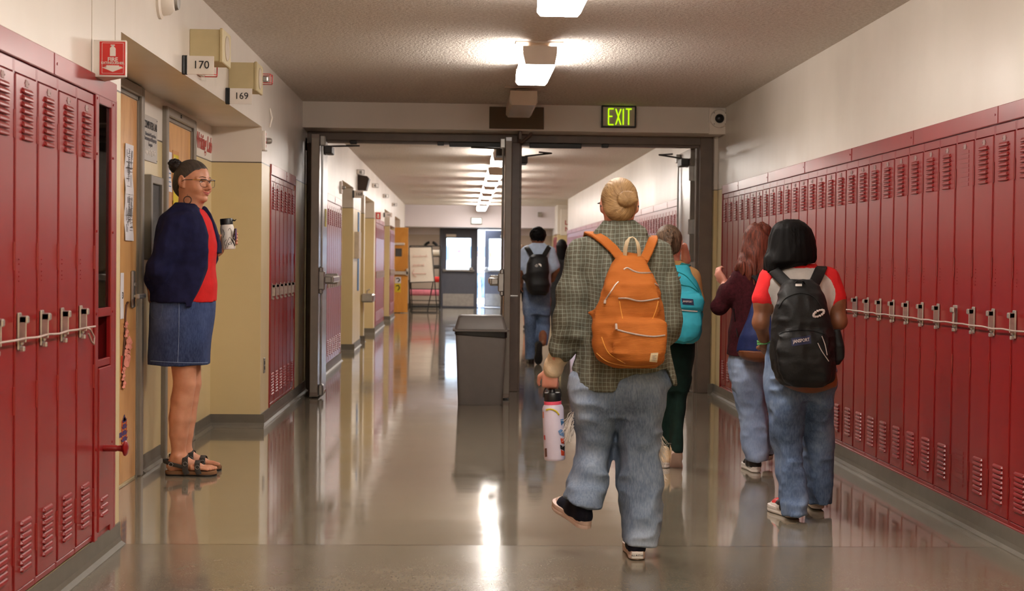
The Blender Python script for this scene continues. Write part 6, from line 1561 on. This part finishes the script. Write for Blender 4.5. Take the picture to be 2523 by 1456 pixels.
F = Field(.006); F.loft(rows(Y0, [(541, 1934, 1966, 0, .03), (548, 1916, 1982, 0, .065), (562, 1903, 1996, 0, .09), (585, 1896, 2006, 0, .10), (615, 1892, 2010, -.01, .102), (634, 1887, 2010, -.025, .09), (646, 1885, 2000, -.04, .075), (656, 1884, 1962, -.04, .055), (667, 1884, 1922, -.04, .035)]), 2.2, 0)
F.chain([P(1900, 640, -.02), P(1890, 668, -.01)], [.03, .014], .02)
for i_ in range(9): F.chain([P(1896+i_*13.0, 638, -.05), P(1892+i_*13.2, [672, 668, 668, 658, 654, 650, 652, 654, 648][i_], -.085)], [.024, .006], .014); F.ell(hc+Vector((0, .12, -.03)), (.065, .06, .09), None, .01, 's')
F.disp(lambda X, Y, Z: .0022*np.sin(vnoise(X, Y, Z, 30, 3, (1, 1, .05))*7)); F.mesh('hair', M['h_black'], t)
F = Field(.0065)
F.loft(rows(Y0, [(652, 1926, 2006, 0, .055), (660, 1915, 2016, 0, .07), (672, 1895, 2034, 0, .085), (690, 1884, 2050, 0, .1), (720, 1892, 2046, 0, .11), (760, 1900, 2042, 0, .11), (800, 1902, 2042, 0, .105), (862, 1900, 2050, 0, .11)]), 2.3, 0)
F.chain([P(1899, 688), P(1880, 735, -.01)], [.058, .050], .03); F.chain([P(2037, 688), P(2058, 733, -.01)], [.058, .050], .03)
F.wrinkle(.004, 12, (1, 1, .6), 31); cxL, cxR = P(1950, 700).x, P(1985, 700).x
zz_ = [P(1950, q).z for q in (745, 715, 690, 668, 655)]; xl_ = [P(q, 700).x for q in (1897, 1888, 1893, 1910, 1928)]; xr_ = [P(q, 700).x for q in (2046, 2050, 2038, 2016, 2004)]; ztop = P(1950, 661).z
F.mesh('raglan_shirt', M['offwhite'], t)
zs_ = zz_[:]; F.disp(lambda X, Y, Z: np.float32(-.0022)+0*X+0*Y+0*Z)
F.cut(lambda X, Y, Z: np.minimum(np.minimum(X-np.interp(Z, zs_, xl_), np.interp(Z, zs_, xr_)-X), ztop-Z+0*X+0*Y).astype(np.float32)+np.where(Z < zs_[0]-.06, 1, 0).astype(np.float32))
F.cut(lambda X, Y, Z: np.where((np.abs(X-P(1968, 700).x) < .045) & (Z < ztop-.03), .05, -1).astype(np.float32)+0*Y)
tag(F.mesh('red_sleeves', M['sleeve_red'], t), 'red raglan sleeves and collar band')
F = Field(.0065)
F.loft(rows(Y0, [(850, 1898, 2056, 0, .11), (890, 1890, 2064, -.0, .125), (930, 1888, 2064, 0, .13), (960, 1889, 2060, 0, .125), (985, 1900, 2045, 0, .10)]), 2.3, 0)
F.loft(rows(Y0, [(935, 1892, 1985, 0, .115), (975, 1890, 1984, 0, .12), (1020, 1896, 1981, .005, .115), (1080, 1900, 1978, .02, .10), (1130, 1912, 1978, .01, .095), (1180, 1916, 1983, -.02, .1), (1215, 1920, 1984, -.04, .105), (1245, 1918, 1986, -.06, .11), (1266, 1926, 1986, -.07, .10)]), 2.3, .02)
F.loft(rows(Y0+.12, [(935, 1975, 2060, -.12, .115), (975, 1974, 2058, -.11, .12), (1020, 1978, 2053, -.08, .115), (1100, 1982, 2049, 0, .10), (1180, 1984, 2046, .04, .1), (1236, 1990, 2043, .06, .105)]), 2.3, .02)
F.wrinkle(.010, 8, (1, 1, .5), 33); F.wrinkle(.006, 16, (.7, 1, 1.3), 34); F.mesh('jeans', M['jeans_blue'], t)
def acc(x, y, z): return np.where((y > .16) & (z > .05), 1, np.where((z < .05) & (y > .10), 2, np.where((z > .085) & (y < .09), 3, 0)))
hl = P(1960, 1286, -.06); hl.z = .002; shoe(t, hl, .22, 0, .26, 'shoe', upper=M['shoeblack'], sole=M['sole'], cap=[M['shoeblack'], M['shoered'], M['sole'], M['greyink']], shaft=.035, accents=acc)
hl = P(2017, 1262, .17); hl.z = .006; shoe(t, hl, -.05, 0, .26, 'shoe', upper=M['shoeblack'], sole=M['sole'], cap=[M['shoeblack'], M['shoered'], M['sole'], M['greyink']], shaft=.035, accents=acc)
mb = MB(); w_ = P(1882, 841, .07)
for i in range(3): mb.tube([w_+Vector((.031*math.cos(th), .031*math.sin(th), -.006*i+.004*math.sin(th+i))) for th in [2*PI*k/16 for k in range(16)]], .003, 6, closed=True)
tag(mb.build('bracelet', plain('green_beads', (90, 160, 90), .4, nscale=300, var=.4), t, True), 'green and black bracelets')
Yp = 6.42; b = thing('backpack', Q(1985, 955), 'black backpack with navy patch and brown leather base on the raglan shirt student', 'backpack')
F = Field(.006)
F.loft(rows(Yp, [(690, 1948, 1996, .04, .03), (700, 1930, 2014, .03, .05), (725, 1918, 2028, .01, .075), (770, 1909, 2040, 0, .09), (820, 1903, 2050, 0, .1), (870, 1899, 2054, 0, .105), (910, 1903, 2056, 0, .10), (935, 1915, 2054, 0, .09), (948, 1930, 2045, .01, .07)]), 2.4, 0)
F.loft(rows(Yp-.09, [(812, 1928, 2030, 0, .015), (824, 1920, 2036, 0, .035), (870, 1915, 2044, 0, .05), (915, 1920, 2046, 0, .05), (938, 1935, 2040, 0, .04), (952, 1955, 2025, .02, .025)]), 2.8, .01)
F.loft(rows(Yp+.02, [(812, 2052, 2068, 0, .03), (835, 2050, 2074, 0, .045), (880, 2048, 2077, 0, .045), (898, 2050, 2066, 0, .03)]), 2.4, .01)
F.wrinkle(.007, 8, (1, 1, 1.3), 41); F.wrinkle(.003, 22, (1, 1, 1.2), 42); F.mesh('pack_body', M['packblack'], b); bv = F.bvh()
F = Field(.006); F.loft(rows(Yp+.03, [(912, 1908, 2058, 0, .095), (935, 1912, 2062, 0, .095), (950, 1930, 2060, 0, .085), (962, 1955, 2030, 0, .06), (967, 1975, 2010, 0, .04)]), 2.4, 0); tag(F.mesh('leather_base', M['leather'], b), 'brown leather base')
seam(bv, [(1922, 822), (1940, 816), (1975, 813), (2010, 816), (2032, 824)], .003, M['packblack'], 'zipper', b); seam(bv, [(1918, 760), (1935, 735), (1970, 722), (2005, 732), (2028, 765)], .003, M['packblack'], 'zipper', b)
patch(bv, [(1949, 834), (1997, 826), (1999, 846), (1951, 853)], M['patchnavy'], 'brand_patch', b, .002); words_on(bv, 'JANSPORT', 1974, 840, 42, 11, M['thread'], 'patch_lettering', b, .0055, -.14, .02)
mb = MB(); r0 = onsurf(bv, 2017, 772, .008)
if r0:
    for k in range(14):
        th = 2*PI*k/14; mb.bbox(-.0045, .0045, -.004, .004, -.0055, .0055, .002, M=Matrix.Translation(r0+Vector((.024*math.cos(th), -.002, .013*math.sin(th)+.009*math.cos(th)))) @ Matrix.Rotation(th, 4, 'Y'))
mb.build('keychain', M['thread'], b)
for pts in ([(2015, 845), (2025, 865), (2042, 890)], [(2025, 828), (2033, 850), (2038, 875)]): seam(bv, pts, .0018, M['thread'], 'cord_pull', b, .003)
strap([Q(1950, 712, .02), Q(1955, 700, -.0), Q(1966, 691, -.02), Q(1978, 692, -.02), Q(1986, 704, 0), Q(1990, 712, .02)], .018, .005, M['packblack'], 'handle', b, (0, 1, 0))
patch(bv, [(1960, 699), (1976, 699), (1976, 705), (1960, 705)], M['sole'], 'inside_label', b, .004)
strap([Q(1952, 712, .03), P(1930, 690, -.12), P(1908, 668, -.09), P(1900, 659, -.03), P(1901, 662, .04), P(1905, 700, .11), P(1912, 780, .12)], .052, .014, M['packblack'], 'shoulder_strap', b, [(.7, 0, .7), (.7, 0, .7), (.8, 0, .5), (1, 0, .2), (1, 0, 0), (1, 0, 0), (1, 0, 0)])
strap([Q(1998, 712, .03), P(2010, 690, -.12), P(2020, 668, -.09), P(2024, 659, -.03), P(2024, 662, .04), P(2022, 700, .11), P(2018, 780, .12)], .052, .014, M['packblack'], 'shoulder_strap', b, [(.8, 0, -.5), (.8, 0, -.5), (.9, 0, -.3), (1, 0, 0), (1, 0, 0), (1, 0, 0), (1, 0, 0)])

# ---- maroon sweater, navy pack
def bd(F):
    F.chain([P(1866, 610), P(1862, 665)], [.045, .05], .03); F.ell(P(1858, 740), (.115, .075, .15), None, .04); F.ell(P(1852, 860), (.105, .08, .12), None, .04)
    F.chain([P(1815, 690), P(1775, 755, .02), P(1788, 700, .24)], [.045, .036, .027], .025); F.chain([P(1905, 690), P(1915, 780, 0), P(1895, 770, .2)], [.045, .036, .027], .025)
    hand_sdf(F, P(1786, 697, .24), P(1768, 672, .26)-P(1786, 697, .24), (.8, .4, .3), 1, .75, .95); hand_sdf(F, P(1895, 770, .2), (-.8, .4, .3), (0, -.3, .8), 1, .6, .9)
    F.chain([P(1835, 900), P(1855, 1010, .04), P(1865, 1120, -.03)], [.07, .048, .034], .03); F.chain([P(1875, 900), P(1885, 1010, .12), P(1890, 1105, .26)], [.07, .048, .034], .03)
t, hc, R = student(8.1, (1860, 1160), 'student in maroon sweater with wavy red-brown hair and pale jeans by the lockers', SK['light'], ((1868, 590), (-.3, 1, -.1), .95), None, bd)
F = Field(.0065); F.loft(rows(Y0, [(548, 1858, 1884, 0, .03), (555, 1846, 1894, 0, .065), (572, 1836, 1903, 0, .09), (597, 1830, 1908, 0, .10), (625, 1826, 1906, -.015, .09), (650, 1818, 1902, -.04, .07), (672, 1826, 1896, -.06, .055), (700, 1844, 1886, -.075, .035), (712, 1850, 1872, -.08, .02)]), 2.1, 0)
F.chain([P(1828, 640, -.03), P(1812, 662, -.03)], [.03, .012], .02); F.ell(hc+Vector((-.03, .12, -.03)), (.06, .06, .085), None, .01, 's')
F.disp(lambda X, Y, Z: .006*np.sin(vnoise(X, Y, Z, 20, 3, (1, 1, .3))*7)); F.mesh('hair', M['h_red'], t)
F = Field(.007); F.loft(rows(Y0, [(652, 1842, 1895, 0, .055), (664, 1822, 1904, 0, .08), (680, 1808, 1912, 0, .1), (720, 1806, 1910, 0, .115), (770, 1806, 1902, 0, .115), (820, 1796, 1894, 0, .12), (875, 1791, 1892, 0, .125)]), 2.3, 0)
F.chain([P(1822, 688), P(1796, 722, 0), P(1772, 756, .03)], [.055, .050, .043], .03); F.chain([P(1772, 756, .03), P(1784, 712, .20)], [.043, .033], .03); F.chain([P(1900, 690), P(1912, 780, 0), P(1898, 772, .18)], [.055, .048, .035], .03)
F.wrinkle(.006, 9, (1, 1, .8), 51); F.mesh('sweater', M['maroon'], t)
F = Field(.007); F.loft(rows(Y0, [(860, 1798, 1898, 0, .11), (900, 1797, 1904, 0, .125), (935, 1806, 1902, 0, .10)]), 2.3, 0)
F.loft(rows(Y0, [(900, 1798, 1880, 0, .12), (940, 1802, 1883, 0, .125), (980, 1812, 1886, .01, .115), (1030, 1822, 1890, .02, .105), (1080, 1826, 1892, 0, .10), (1115, 1832, 1892, -.02, .1), (1134, 1842, 1890, -.03, .095)]), 2.3, .02)
F.loft(rows(Y0+.15, [(920, 1845, 1908, -.1, .11), (1000, 1862, 1908, 0, .1), (1060, 1870, 1906, .06, .095), (1112, 1876, 1904, .10, .09)]), 2.3, .02)
F.wrinkle(.009, 9, (1, 1, .5), 53); F.wrinkle(.005, 17, (.7, 1, 1.3), 54); F.mesh('jeans', M['jeans_pale'], t)
hl = P(1865, 1164, -.09); hl.z = .002; shoe(t, hl, .05, 0, .25, 'shoe', upper=M['shoeblack'], sole=M['sole'], shaft=.07); hl = P(1893, 1128, .2); hl.z = .03; shoe(t, hl, -.1, .35, .25, 'shoe', upper=M['shoeblack'], sole=M['sole'], shaft=.07)
Yp = 7.90; b = thing('backpack', Q(1878, 880), 'navy backpack with brown leather base on the maroon sweater student', 'backpack')
F = Field(.007); F.loft(rows(Yp, [(688, 1884, 1908, .04, .03), (700, 1874, 1920, .03, .05), (740, 1858, 1932, 0, .08), (785, 1842, 1938, 0, .095), (830, 1822, 1940, 0, .105), (866, 1816, 1940, 0, .11)]), 2.4, 0); F.wrinkle(.006, 9, (1, 1, .7), 55); F.mesh('pack_body', M['packnavy'], b)
F = Field(.007); F.loft(rows(Yp, [(862, 1816, 1941, 0, .112), (878, 1822, 1938, 0, .11), (887, 1835, 1930, 0, .095), (891, 1850, 1910, .01, .07)]), 2.4, 0); tag(F.mesh('leather_base', M['leather'], b), 'brown leather base')
strap([Q(1880, 700, .03), P(1862, 680, -.11), P(1836, 662, -.06), P(1826, 660, .0), P(1828, 672, .07), P(1832, 720, .125), P(1836, 790, .12)], .045, .012, M['blackcloth'], 'shoulder_strap', b, (1, 0, .3)); strap([Q(1895, 700, .03), P(1895, 680, -.11), P(1896, 664, -.06), P(1897, 658, .0), P(1897, 670, .07), P(1896, 720, .125), P(1894, 790, .12)], .045, .012, M['blackcloth'], 'shoulder_strap', b, (1, 0, 0))
mb = MB(); mb.tube([Q(1818, 830, .05), P(1812, 800, -.05), P(1808, 760, -.1)], .003, 5); mb.build('side_cord', M['blackcloth'], b)

# ---- braids, teal pack
def bd(F):
    F.chain([P(1652, 610), P(1655, 655)], [.045, .05], .03); F.ell(P(1665, 720), (.115, .075, .14), None, .04); F.ell(P(1668, 820), (.10, .08, .12), None, .04)
    F.chain([P(1703, 682), P(1716, 760, .03), P(1690, 720, .25)], [.044, .036, .027], .025); F.chain([P(1630, 682), P(1620, 770, 0), P(1640, 770, .2)], [.044, .036, .027], .025)
    hand_sdf(F, P(1690, 720, .25), (0, .5, .8), (-1, 0, 0), 1, .5, .9); hand_sdf(F, P(1640, 770, .2), (.5, .5, .3), (0, -.3, .8), -1, .5, .9)
    F.chain([P(1690, 640, .17), P(1686, 606, .12)], [.03, .02], .02)
    F.chain([P(1640, 860), P(1638, 1000, .08), P(1640, 1110, .0)], [.07, .048, .034], .03); F.chain([P(1680, 860), P(1668, 990, .01), P(1666, 1090, -.06)], [.065, .042, .028], .03)
t, hc, R = student(8.25, (1655, 1150), 'student with braided ash brown hair, tan top and dark green trousers in the doorway', SK['light'], ((1650, 592), (.35, 1, -.05), .97), None, bd)
F = Field(.0055); F.ell(hc+Vector((-.008, -.008, .004)), (.080, .092, .090), None, 0); F.ell(hc+Vector((-.012, -.045, -.045)), (.062, .05, .05), None, .03)
F.cut(lambda X, Y, Z, c=Vector(hc): (-.045+.75*(Y-c[1])+.35*(X-c[0]))-(Z-c[2])); F.cone(hc+Vector((-.012, -.06, .085)), hc+Vector((-.008, -.115, -.03)), .004, .004, .006, 's')
F.disp(lambda X, Y, Z: .0008*np.sin(vnoise(X, Y, Z, 30, 3, (1, 1, .3))*7)); F.mesh('hair', M['h_braid'], t)
def braid(path, nm, r0):
    F = Field(.0045); n = 22
    for i in range(n):
        tt = i/(n-1)*(len(path)-1); j = min(int(tt), len(path)-2); q = path[j].lerp(path[j+1], tt-j); s_ = 1 if i % 2 else -1; rr = r0*(1-.45*i/n)
        F.ell(q+Vector((s_*rr*.55, -.002, 0)), (rr*.72, rr*.62, rr*1.25), Matrix.Rotation(s_*.6, 3, 'Y'), .003)
    F.mesh(nm, M['h_braid'], t)
braid([P(1653, 568, -.122), P(1649, 590, -.146), P(1645, 614, -.150), P(1649, 640, -.16), P(1660, 664, -.26), P(1672, 684, -.34)], 'braid', .016)
braid([P(1621, 592, -.06), P(1619, 610, -.075), P(1622, 640, -.09), P(1626, 690, -.13)], 'braid', .015)
F = Field(.007); F.loft(rows(Y0, [(640, 1634, 1678, 0, .055), (652, 1622, 1694, 0, .075), (668, 1614, 1712, 0, .09), (700, 1612, 1720, 0, .105), (760, 1616, 1716, 0, .105), (845, 1618, 1712, 0, .11)]), 2.3, 0)
F.chain([P(1702, 684), P(1714, 740, .02), P(1700, 735, .18)], [.056, .048, .04], .03); F.chain([P(1630, 684), P(1622, 760, .0)], [.056, .046], .03); F.wrinkle(.005, 10, (1, 1, .7), 61); F.mesh('tan_top', M['tantop'], t)
F = Field(.007); F.loft(rows(Y0, [(838, 1628, 1712, 0, .11), (880, 1628, 1710, 0, .12), (930, 1626, 1700, 0, .115), (960, 1628, 1694, 0, .10)]), 2.3, 0)
F.loft(rows(Y0, [(930, 1648, 1702, 0, .11), (980, 1648, 1690, .02, .1), (1030, 1648, 1685, .0, .095), (1080, 1650, 1682, -.05, .09), (1112, 1653, 1680, -.09, .085)]), 2.3, .02)
F.loft(rows(Y0+.05, [(930, 1622, 1665, -.05, .11), (1000, 1618, 1654, 0, .1), (1060, 1616, 1650, .02, .095), (1125, 1624, 1650, 0, .09)]), 2.3, .02); F.wrinkle(.005, 9, (1, 1, .5), 63); F.mesh('trousers', M['darkgreen'], t)
hl = P(1639, 1158, -.08); hl.z = .002; shoe(t, hl, 0, 0, .25, 'shoe', upper=M['cream'], sole=M['sole'], shaft=.05); hl = P(1668, 1104, -.16); hl.z = .105; shoe(t, hl, -.1, -.75, .25, 'shoe', upper=M['cream'], sole=M['rubber'], shaft=.05)
Yp = 8.03; b = thing('backpack', Q(1675, 845), 'bright turquoise backpack with navy patch on the braided student', 'backpack')
F = Field(.006); F.loft(rows(Yp, [(652, 1652, 1692, .04, .03), (664, 1640, 1702, .03, .05), (690, 1632, 1716, .01, .075), (725, 1627, 1728, 0, .09), (775, 1624, 1731, 0, .10), (815, 1626, 1728, 0, .10), (836, 1632, 1722, 0, .09), (845, 1645, 1706, .01, .06)]), 2.4, 0)
F.loft(rows(Yp-.085, [(722, 1640, 1730, 0, .02), (735, 1638, 1733, 0, .04), (758, 1638, 1732, 0, .04), (766, 1642, 1730, 0, .02)]), 3, .006); F.loft(rows(Yp-.075, [(766, 1645, 1726, 0, .03), (800, 1642, 1727, 0, .045), (830, 1646, 1720, 0, .04), (842, 1655, 1710, 0, .025)]), 3, .006)
F.wrinkle(.005, 11, (1, 1, 1), 65); F.mesh('pack_body', M['teal'], b); bv = F.bvh()
seam(bv, [(1662, 695), (1680, 702), (1700, 706), (1718, 718)], .003, M['dteal'], 'zipper', b); seam(bv, [(1645, 766), (1670, 763), (1700, 766), (1718, 767)], .0045, M['sole'], 'zipper', b); seam(bv, [(1665, 668), (1690, 680), (1715, 708), (1726, 726)], .003, M['dteal'], 'zipper', b)
patch(bv, [(1679, 735), (1708, 737), (1710, 752), (1682, 750)], M['patchnavy'], 'brand_patch', b, .002); words_on(bv, 'JANSPORT', 1694, 743.5, 24, 6, M['thread'], 'patch_lettering', b, .006, .07, .02)
strap([Q(1684, 668, .03), P(1684, 658, -.10), P(1688, 652, -.05), P(1692, 652, .0), P(1692, 662, .07), P(1690, 700, .12), P(1688, 760, .12)], .05, .012, M['dteal'], 'shoulder_strap', b, (1, 0, -.3)); strap([Q(1652, 668, .03), P(1644, 660, -.10), P(1640, 654, -.05), P(1637, 652, .0), P(1637, 662, .07), P(1638, 700, .12), P(1640, 760, .12)], .05, .012, M['dteal'], 'shoulder_strap', b, (1, 0, .3))

# ---- light blue shirt beyond the doors
def bd(F):
    F.chain([P(1325, 590), P(1325, 612)], [.055, .06], .03); F.ell(P(1325, 645), (.16, .1, .16), None, .05); F.ell(P(1323, 700), (.14, .1, .14), None, .05)
    F.chain([P(1295, 622), P(1282, 665, 0), P(1284, 695, .1)], [.055, .045, .032], .03); F.chain([P(1356, 622), P(1369, 662, 0), P(1360, 690, .08)], [.055, .045, .032], .03)
    hand_sdf(F, P(1360, 690, .08), (-.5, .3, -.4), (-.6, -.3, .5), 1, .6, 1.0); hand_sdf(F, P(1284, 695, .1), (0, .2, -.9), (1, 0, 0), -1, .4, 1.0)
    F.chain([P(1306, 740), P(1306, 810, .03), P(1308, 878, 0)], [.09, .06, .042], .03); F.chain([P(1340, 740), P(1338, 800, .1), P(1337, 845, -.25)], [.09, .06, .042], .03)
t, hc, R = student(16.65, (1310, 890), 'student in light blue short-sleeved shirt and jeans walking beyond the middle post', SK['brown'], ((1325, 582), (0, 1, 0), 1.08), None, bd, v=.012)
F = Field(.008); F.ell(hc+Vector((0, -.02, .02)), (.098, .105, .095), None, 0); F.ell(hc+Vector((0, .11, -.05)), (.07, .06, .09), None, .01, 's'); F.cut(lambda X, Y, Z, c=Vector(hc): (c[2]-.075)-Z+0*X+0*Y); F.wrinkle(.009, 45, (1, 1, 1), 71); F.mesh('hair', M['h_black'], t)
F = Field(.011); F.loft(rows(Y0, [(599, 1310, 1342, 0, .07), (606, 1300, 1350, 0, .1), (618, 1292, 1359, 0, .12), (650, 1292, 1358, 0, .13), (706, 1290, 1357, 0, .13)]), 2.3, 0); F.chain([P(1297, 622), P(1287, 655)], [.075, .075], .04); F.chain([P(1354, 622), P(1364, 655)], [.075, .075], .04); F.wrinkle(.006, 10, (1, 1, .6), 72); F.mesh('blue_shirt', M['ltshirt'], t)
F = Field(.011); F.loft(rows(Y0, [(698, 1289, 1356, 0, .14), (740, 1288, 1356, 0, .15), (775, 1288, 1354, 0, .13)]), 2.3, 0); F.loft(rows(Y0, [(760, 1289, 1322, 0, .12), (820, 1291, 1321, 0, .11), (884, 1293, 1321, 0, .115)]), 2.3, .03); F.loft(rows(Y0, [(760, 1321, 1355, 0, .12), (800, 1320, 1355, .05, .11), (830, 1322, 1354, -.05, .11), (852, 1326, 1350, -.15, .1)]), 2.3, .03); F.wrinkle(.01, 7, (1, 1, .5), 73); F.mesh('jeans', M['jeans_blue'], t)
hl = P(1309, 892, -.06); hl.z = .0; shoe(t, hl, 0, 0, .28, 'shoe', upper=M['shoeblack'], sole=M['shoeblack'], shaft=.04); shoe(t, P(1330, 844, -.32), .12, -1.25, .28, 'shoe', upper=M['shoeblack'], sole=M['shoeblack'], shaft=.04)
Yp = 16.42; b = thing('backpack', Q(1323, 728), 'black backpack with small white logo on the light blue shirt student', 'backpack')
F = Field(.011); F.loft(rows(Yp, [(627, 1312, 1338, .05, .04), (633, 1303, 1348, .03, .07), (660, 1297, 1352, 0, .1), (700, 1296, 1354, 0, .12), (718, 1301, 1352, 0, .11), (727, 1310, 1344, .02, .08)]), 2.4, 0); F.cone(Q(1297, 685), Q(1292, 683), .04, .03, .03); F.wrinkle(.008, 7, (1, 1, 1.2), 75); F.mesh('pack_body', M['packblack'], b); bv = F.bvh()
patch(bv, [(1326, 650), (1330, 649), (1334, 652), (1334, 658)], M['sole'], 'logo_arch', b, .006); words_on(bv, 'THE\nNORTH\nFACE', 1322, 654.5, 8.5, 7, M['sole'], 'logo_lettering', b, .006, 0, .01)
strap([Q(1313, 634, .05), P(1305, 620, -.14), P(1298, 610, -.08), P(1296, 607, .0), P(1297, 615, .1), P(1300, 660, .15)], .055, .015, M['packblack'], 'shoulder_strap', b, (.8, 0, .5)); strap([Q(1338, 634, .05), P(1346, 620, -.14), P(1352, 610, -.08), P(1355, 607, .0), P(1354, 615, .1), P(1350, 660, .15)], .055, .015, M['packblack'], 'shoulder_strap', b, (.8, 0, -.5))

# ---- distant people, small in the photo
def far_person(px, ytop, Y, label, skin, hair_m, top_m, leg_m, shoe_m, long_hair=False, shorts=False, face=1, arm=0.0, v=.016):
    a = at(px, ytop, Y); H = a.z; x = a.x; s = H/1.66; t = person(Vector((x, Y, 0)), label)
    def q(dx, dy, z): return Vector((x+dx*s, Y+dy*s*face, z*s))
    F = Field(v); head_sdf(F, q(0, 0, 1.565), (0, face, 0), (0, 0, 1), s*.97)
    F.chain([q(0, 0, 1.50), q(0, 0, 1.40)], [.05*s, .06*s], .03); F.ell(q(0, 0, 1.25), (.16*s, .09*s, .18*s), None, .05); F.ell(q(0, 0, 1.0), (.14*s, .09*s, .16*s), None, .05)
    for g in (-1, 1):
        F.chain([q(g*.17, 0, 1.36), q(g*.21, .0, 1.08+arm*.05), q(g*(.19-arm*.1), .10+arm*.1, .88+arm*.2)], [.045*s, .038*s, .028*s], .03); hand_sdf(F, q(g*(.19-arm*.1), .10+arm*.1, .88+arm*.2), (0, face*.3, -.9), (-g, 0, 0), g*face, .4, s)
        F.chain([q(g*.09, 0, .88), q(g*.10, g*.10, .48), q(g*.10, g*.16-.05, .10)], [.08*s, .055*s, .035*s], .03); F.cone(q(g*.10, g*.16-.06, .05), q(g*.10, g*.16+.08, .035), .035*s, .03*s, .02)
    F.mesh('body', skin, t)
    F = Field(v); F.ell(q(0, -.012, 1.578), (.082*s, .098*s, .09*s), None, 0); F.ell(q(0, .12, 1.52), (.065*s, .07*s, .08*s), None, .01, 's')
    if long_hair: F.loft([(1.22*s, x, Y-.09*s*face, .05*s, .02*s), (1.42*s, x, Y-.06*s*face, .088*s, .05*s), (1.56*s, x, Y-.03*s*face, .095*s, .08*s)], 2, .03)
    else: F.cut(lambda X, Y_, Z: 1.51*s-Z+0*X+0*Y_)
    F.mesh('hair', hair_m, t)
    F = Field(v); F.loft([(.90*s, x, Y, .165*s, .12*s), (1.1*s, x, Y, .16*s, .115*s), (1.3*s, x, Y, .19*s, .115*s), (1.40*s, x, Y, .15*s, .09*s), (1.45*s, x, Y, .07*s, .06*s)], 2.3, 0)
    for g in (-1, 1): F.chain([q(g*.17, 0, 1.36), q(g*.21, 0, 1.12)], [.06*s, .052*s], .03)
    F.mesh('top', top_m, t)
    F = Field(v); F.ell(q(0, 0, .90), (.17*s, .12*s, .12*s), None, 0)
    for g in (-1, 1):
        if shorts: F.chain([q(g*.09, 0, .86), q(g*.10, g*.06, .58)], [.095*s, .085*s], .03)
        else: F.chain([q(g*.09, 0, .86), q(g*.10, g*.10, .48), q(g*.10, g*.16-.05, .12)], [.095*s, .075*s, .065*s], .03)
    F.mesh('shorts' if shorts else 'trousers', leg_m, t)
    for g in (-1, 1): F = Field(v*.8); F.chain([q(g*.10, g*.16-.08, .05), q(g*.10, g*.16+.12, .04)], [.048*s, .042*s], 0); F.cut(lambda X, Y_, Z: .004-Z+0*X+0*Y_); F.mesh('shoe', shoe_m, t)
    return t
far_person(1285, 603, 24.9, 'bare-legged person with light brown hair half hidden behind the middle post', SK['tan'], M['h_braid'], M['navy'], M['blackcloth'], M['shoeblack'], shorts=True)
far_person(1384, 590, 21.5, 'person in black with long black hair beyond the light blue shirt student', SK['brown'], M['h_black'], M['blackcloth'], M['blackcloth'], M['jeans_pale'], long_hair=True)
far_person(1131, 610, 41.5, 'pink-haired person in pale clothes outside behind the exit door window', SK['light'], M['h_pink'], M['sole'], M['ltshirt'], M['sole'], arm=1.0, v=.022)
far_person(1183, 616, 43.0, 'person in white outside, seen through the gap between the exit doors', SK['light'], M['h_blond'], M['sole'], M['jeans_blue'], M['sole'], v=.022)
far_person(1206, 615, 43.8, 'person in white outside, seen in the open exit door window', SK['light'], M['h_blond'], M['sole'], M['sole'], M['sole'], long_hair=True, v=.022)
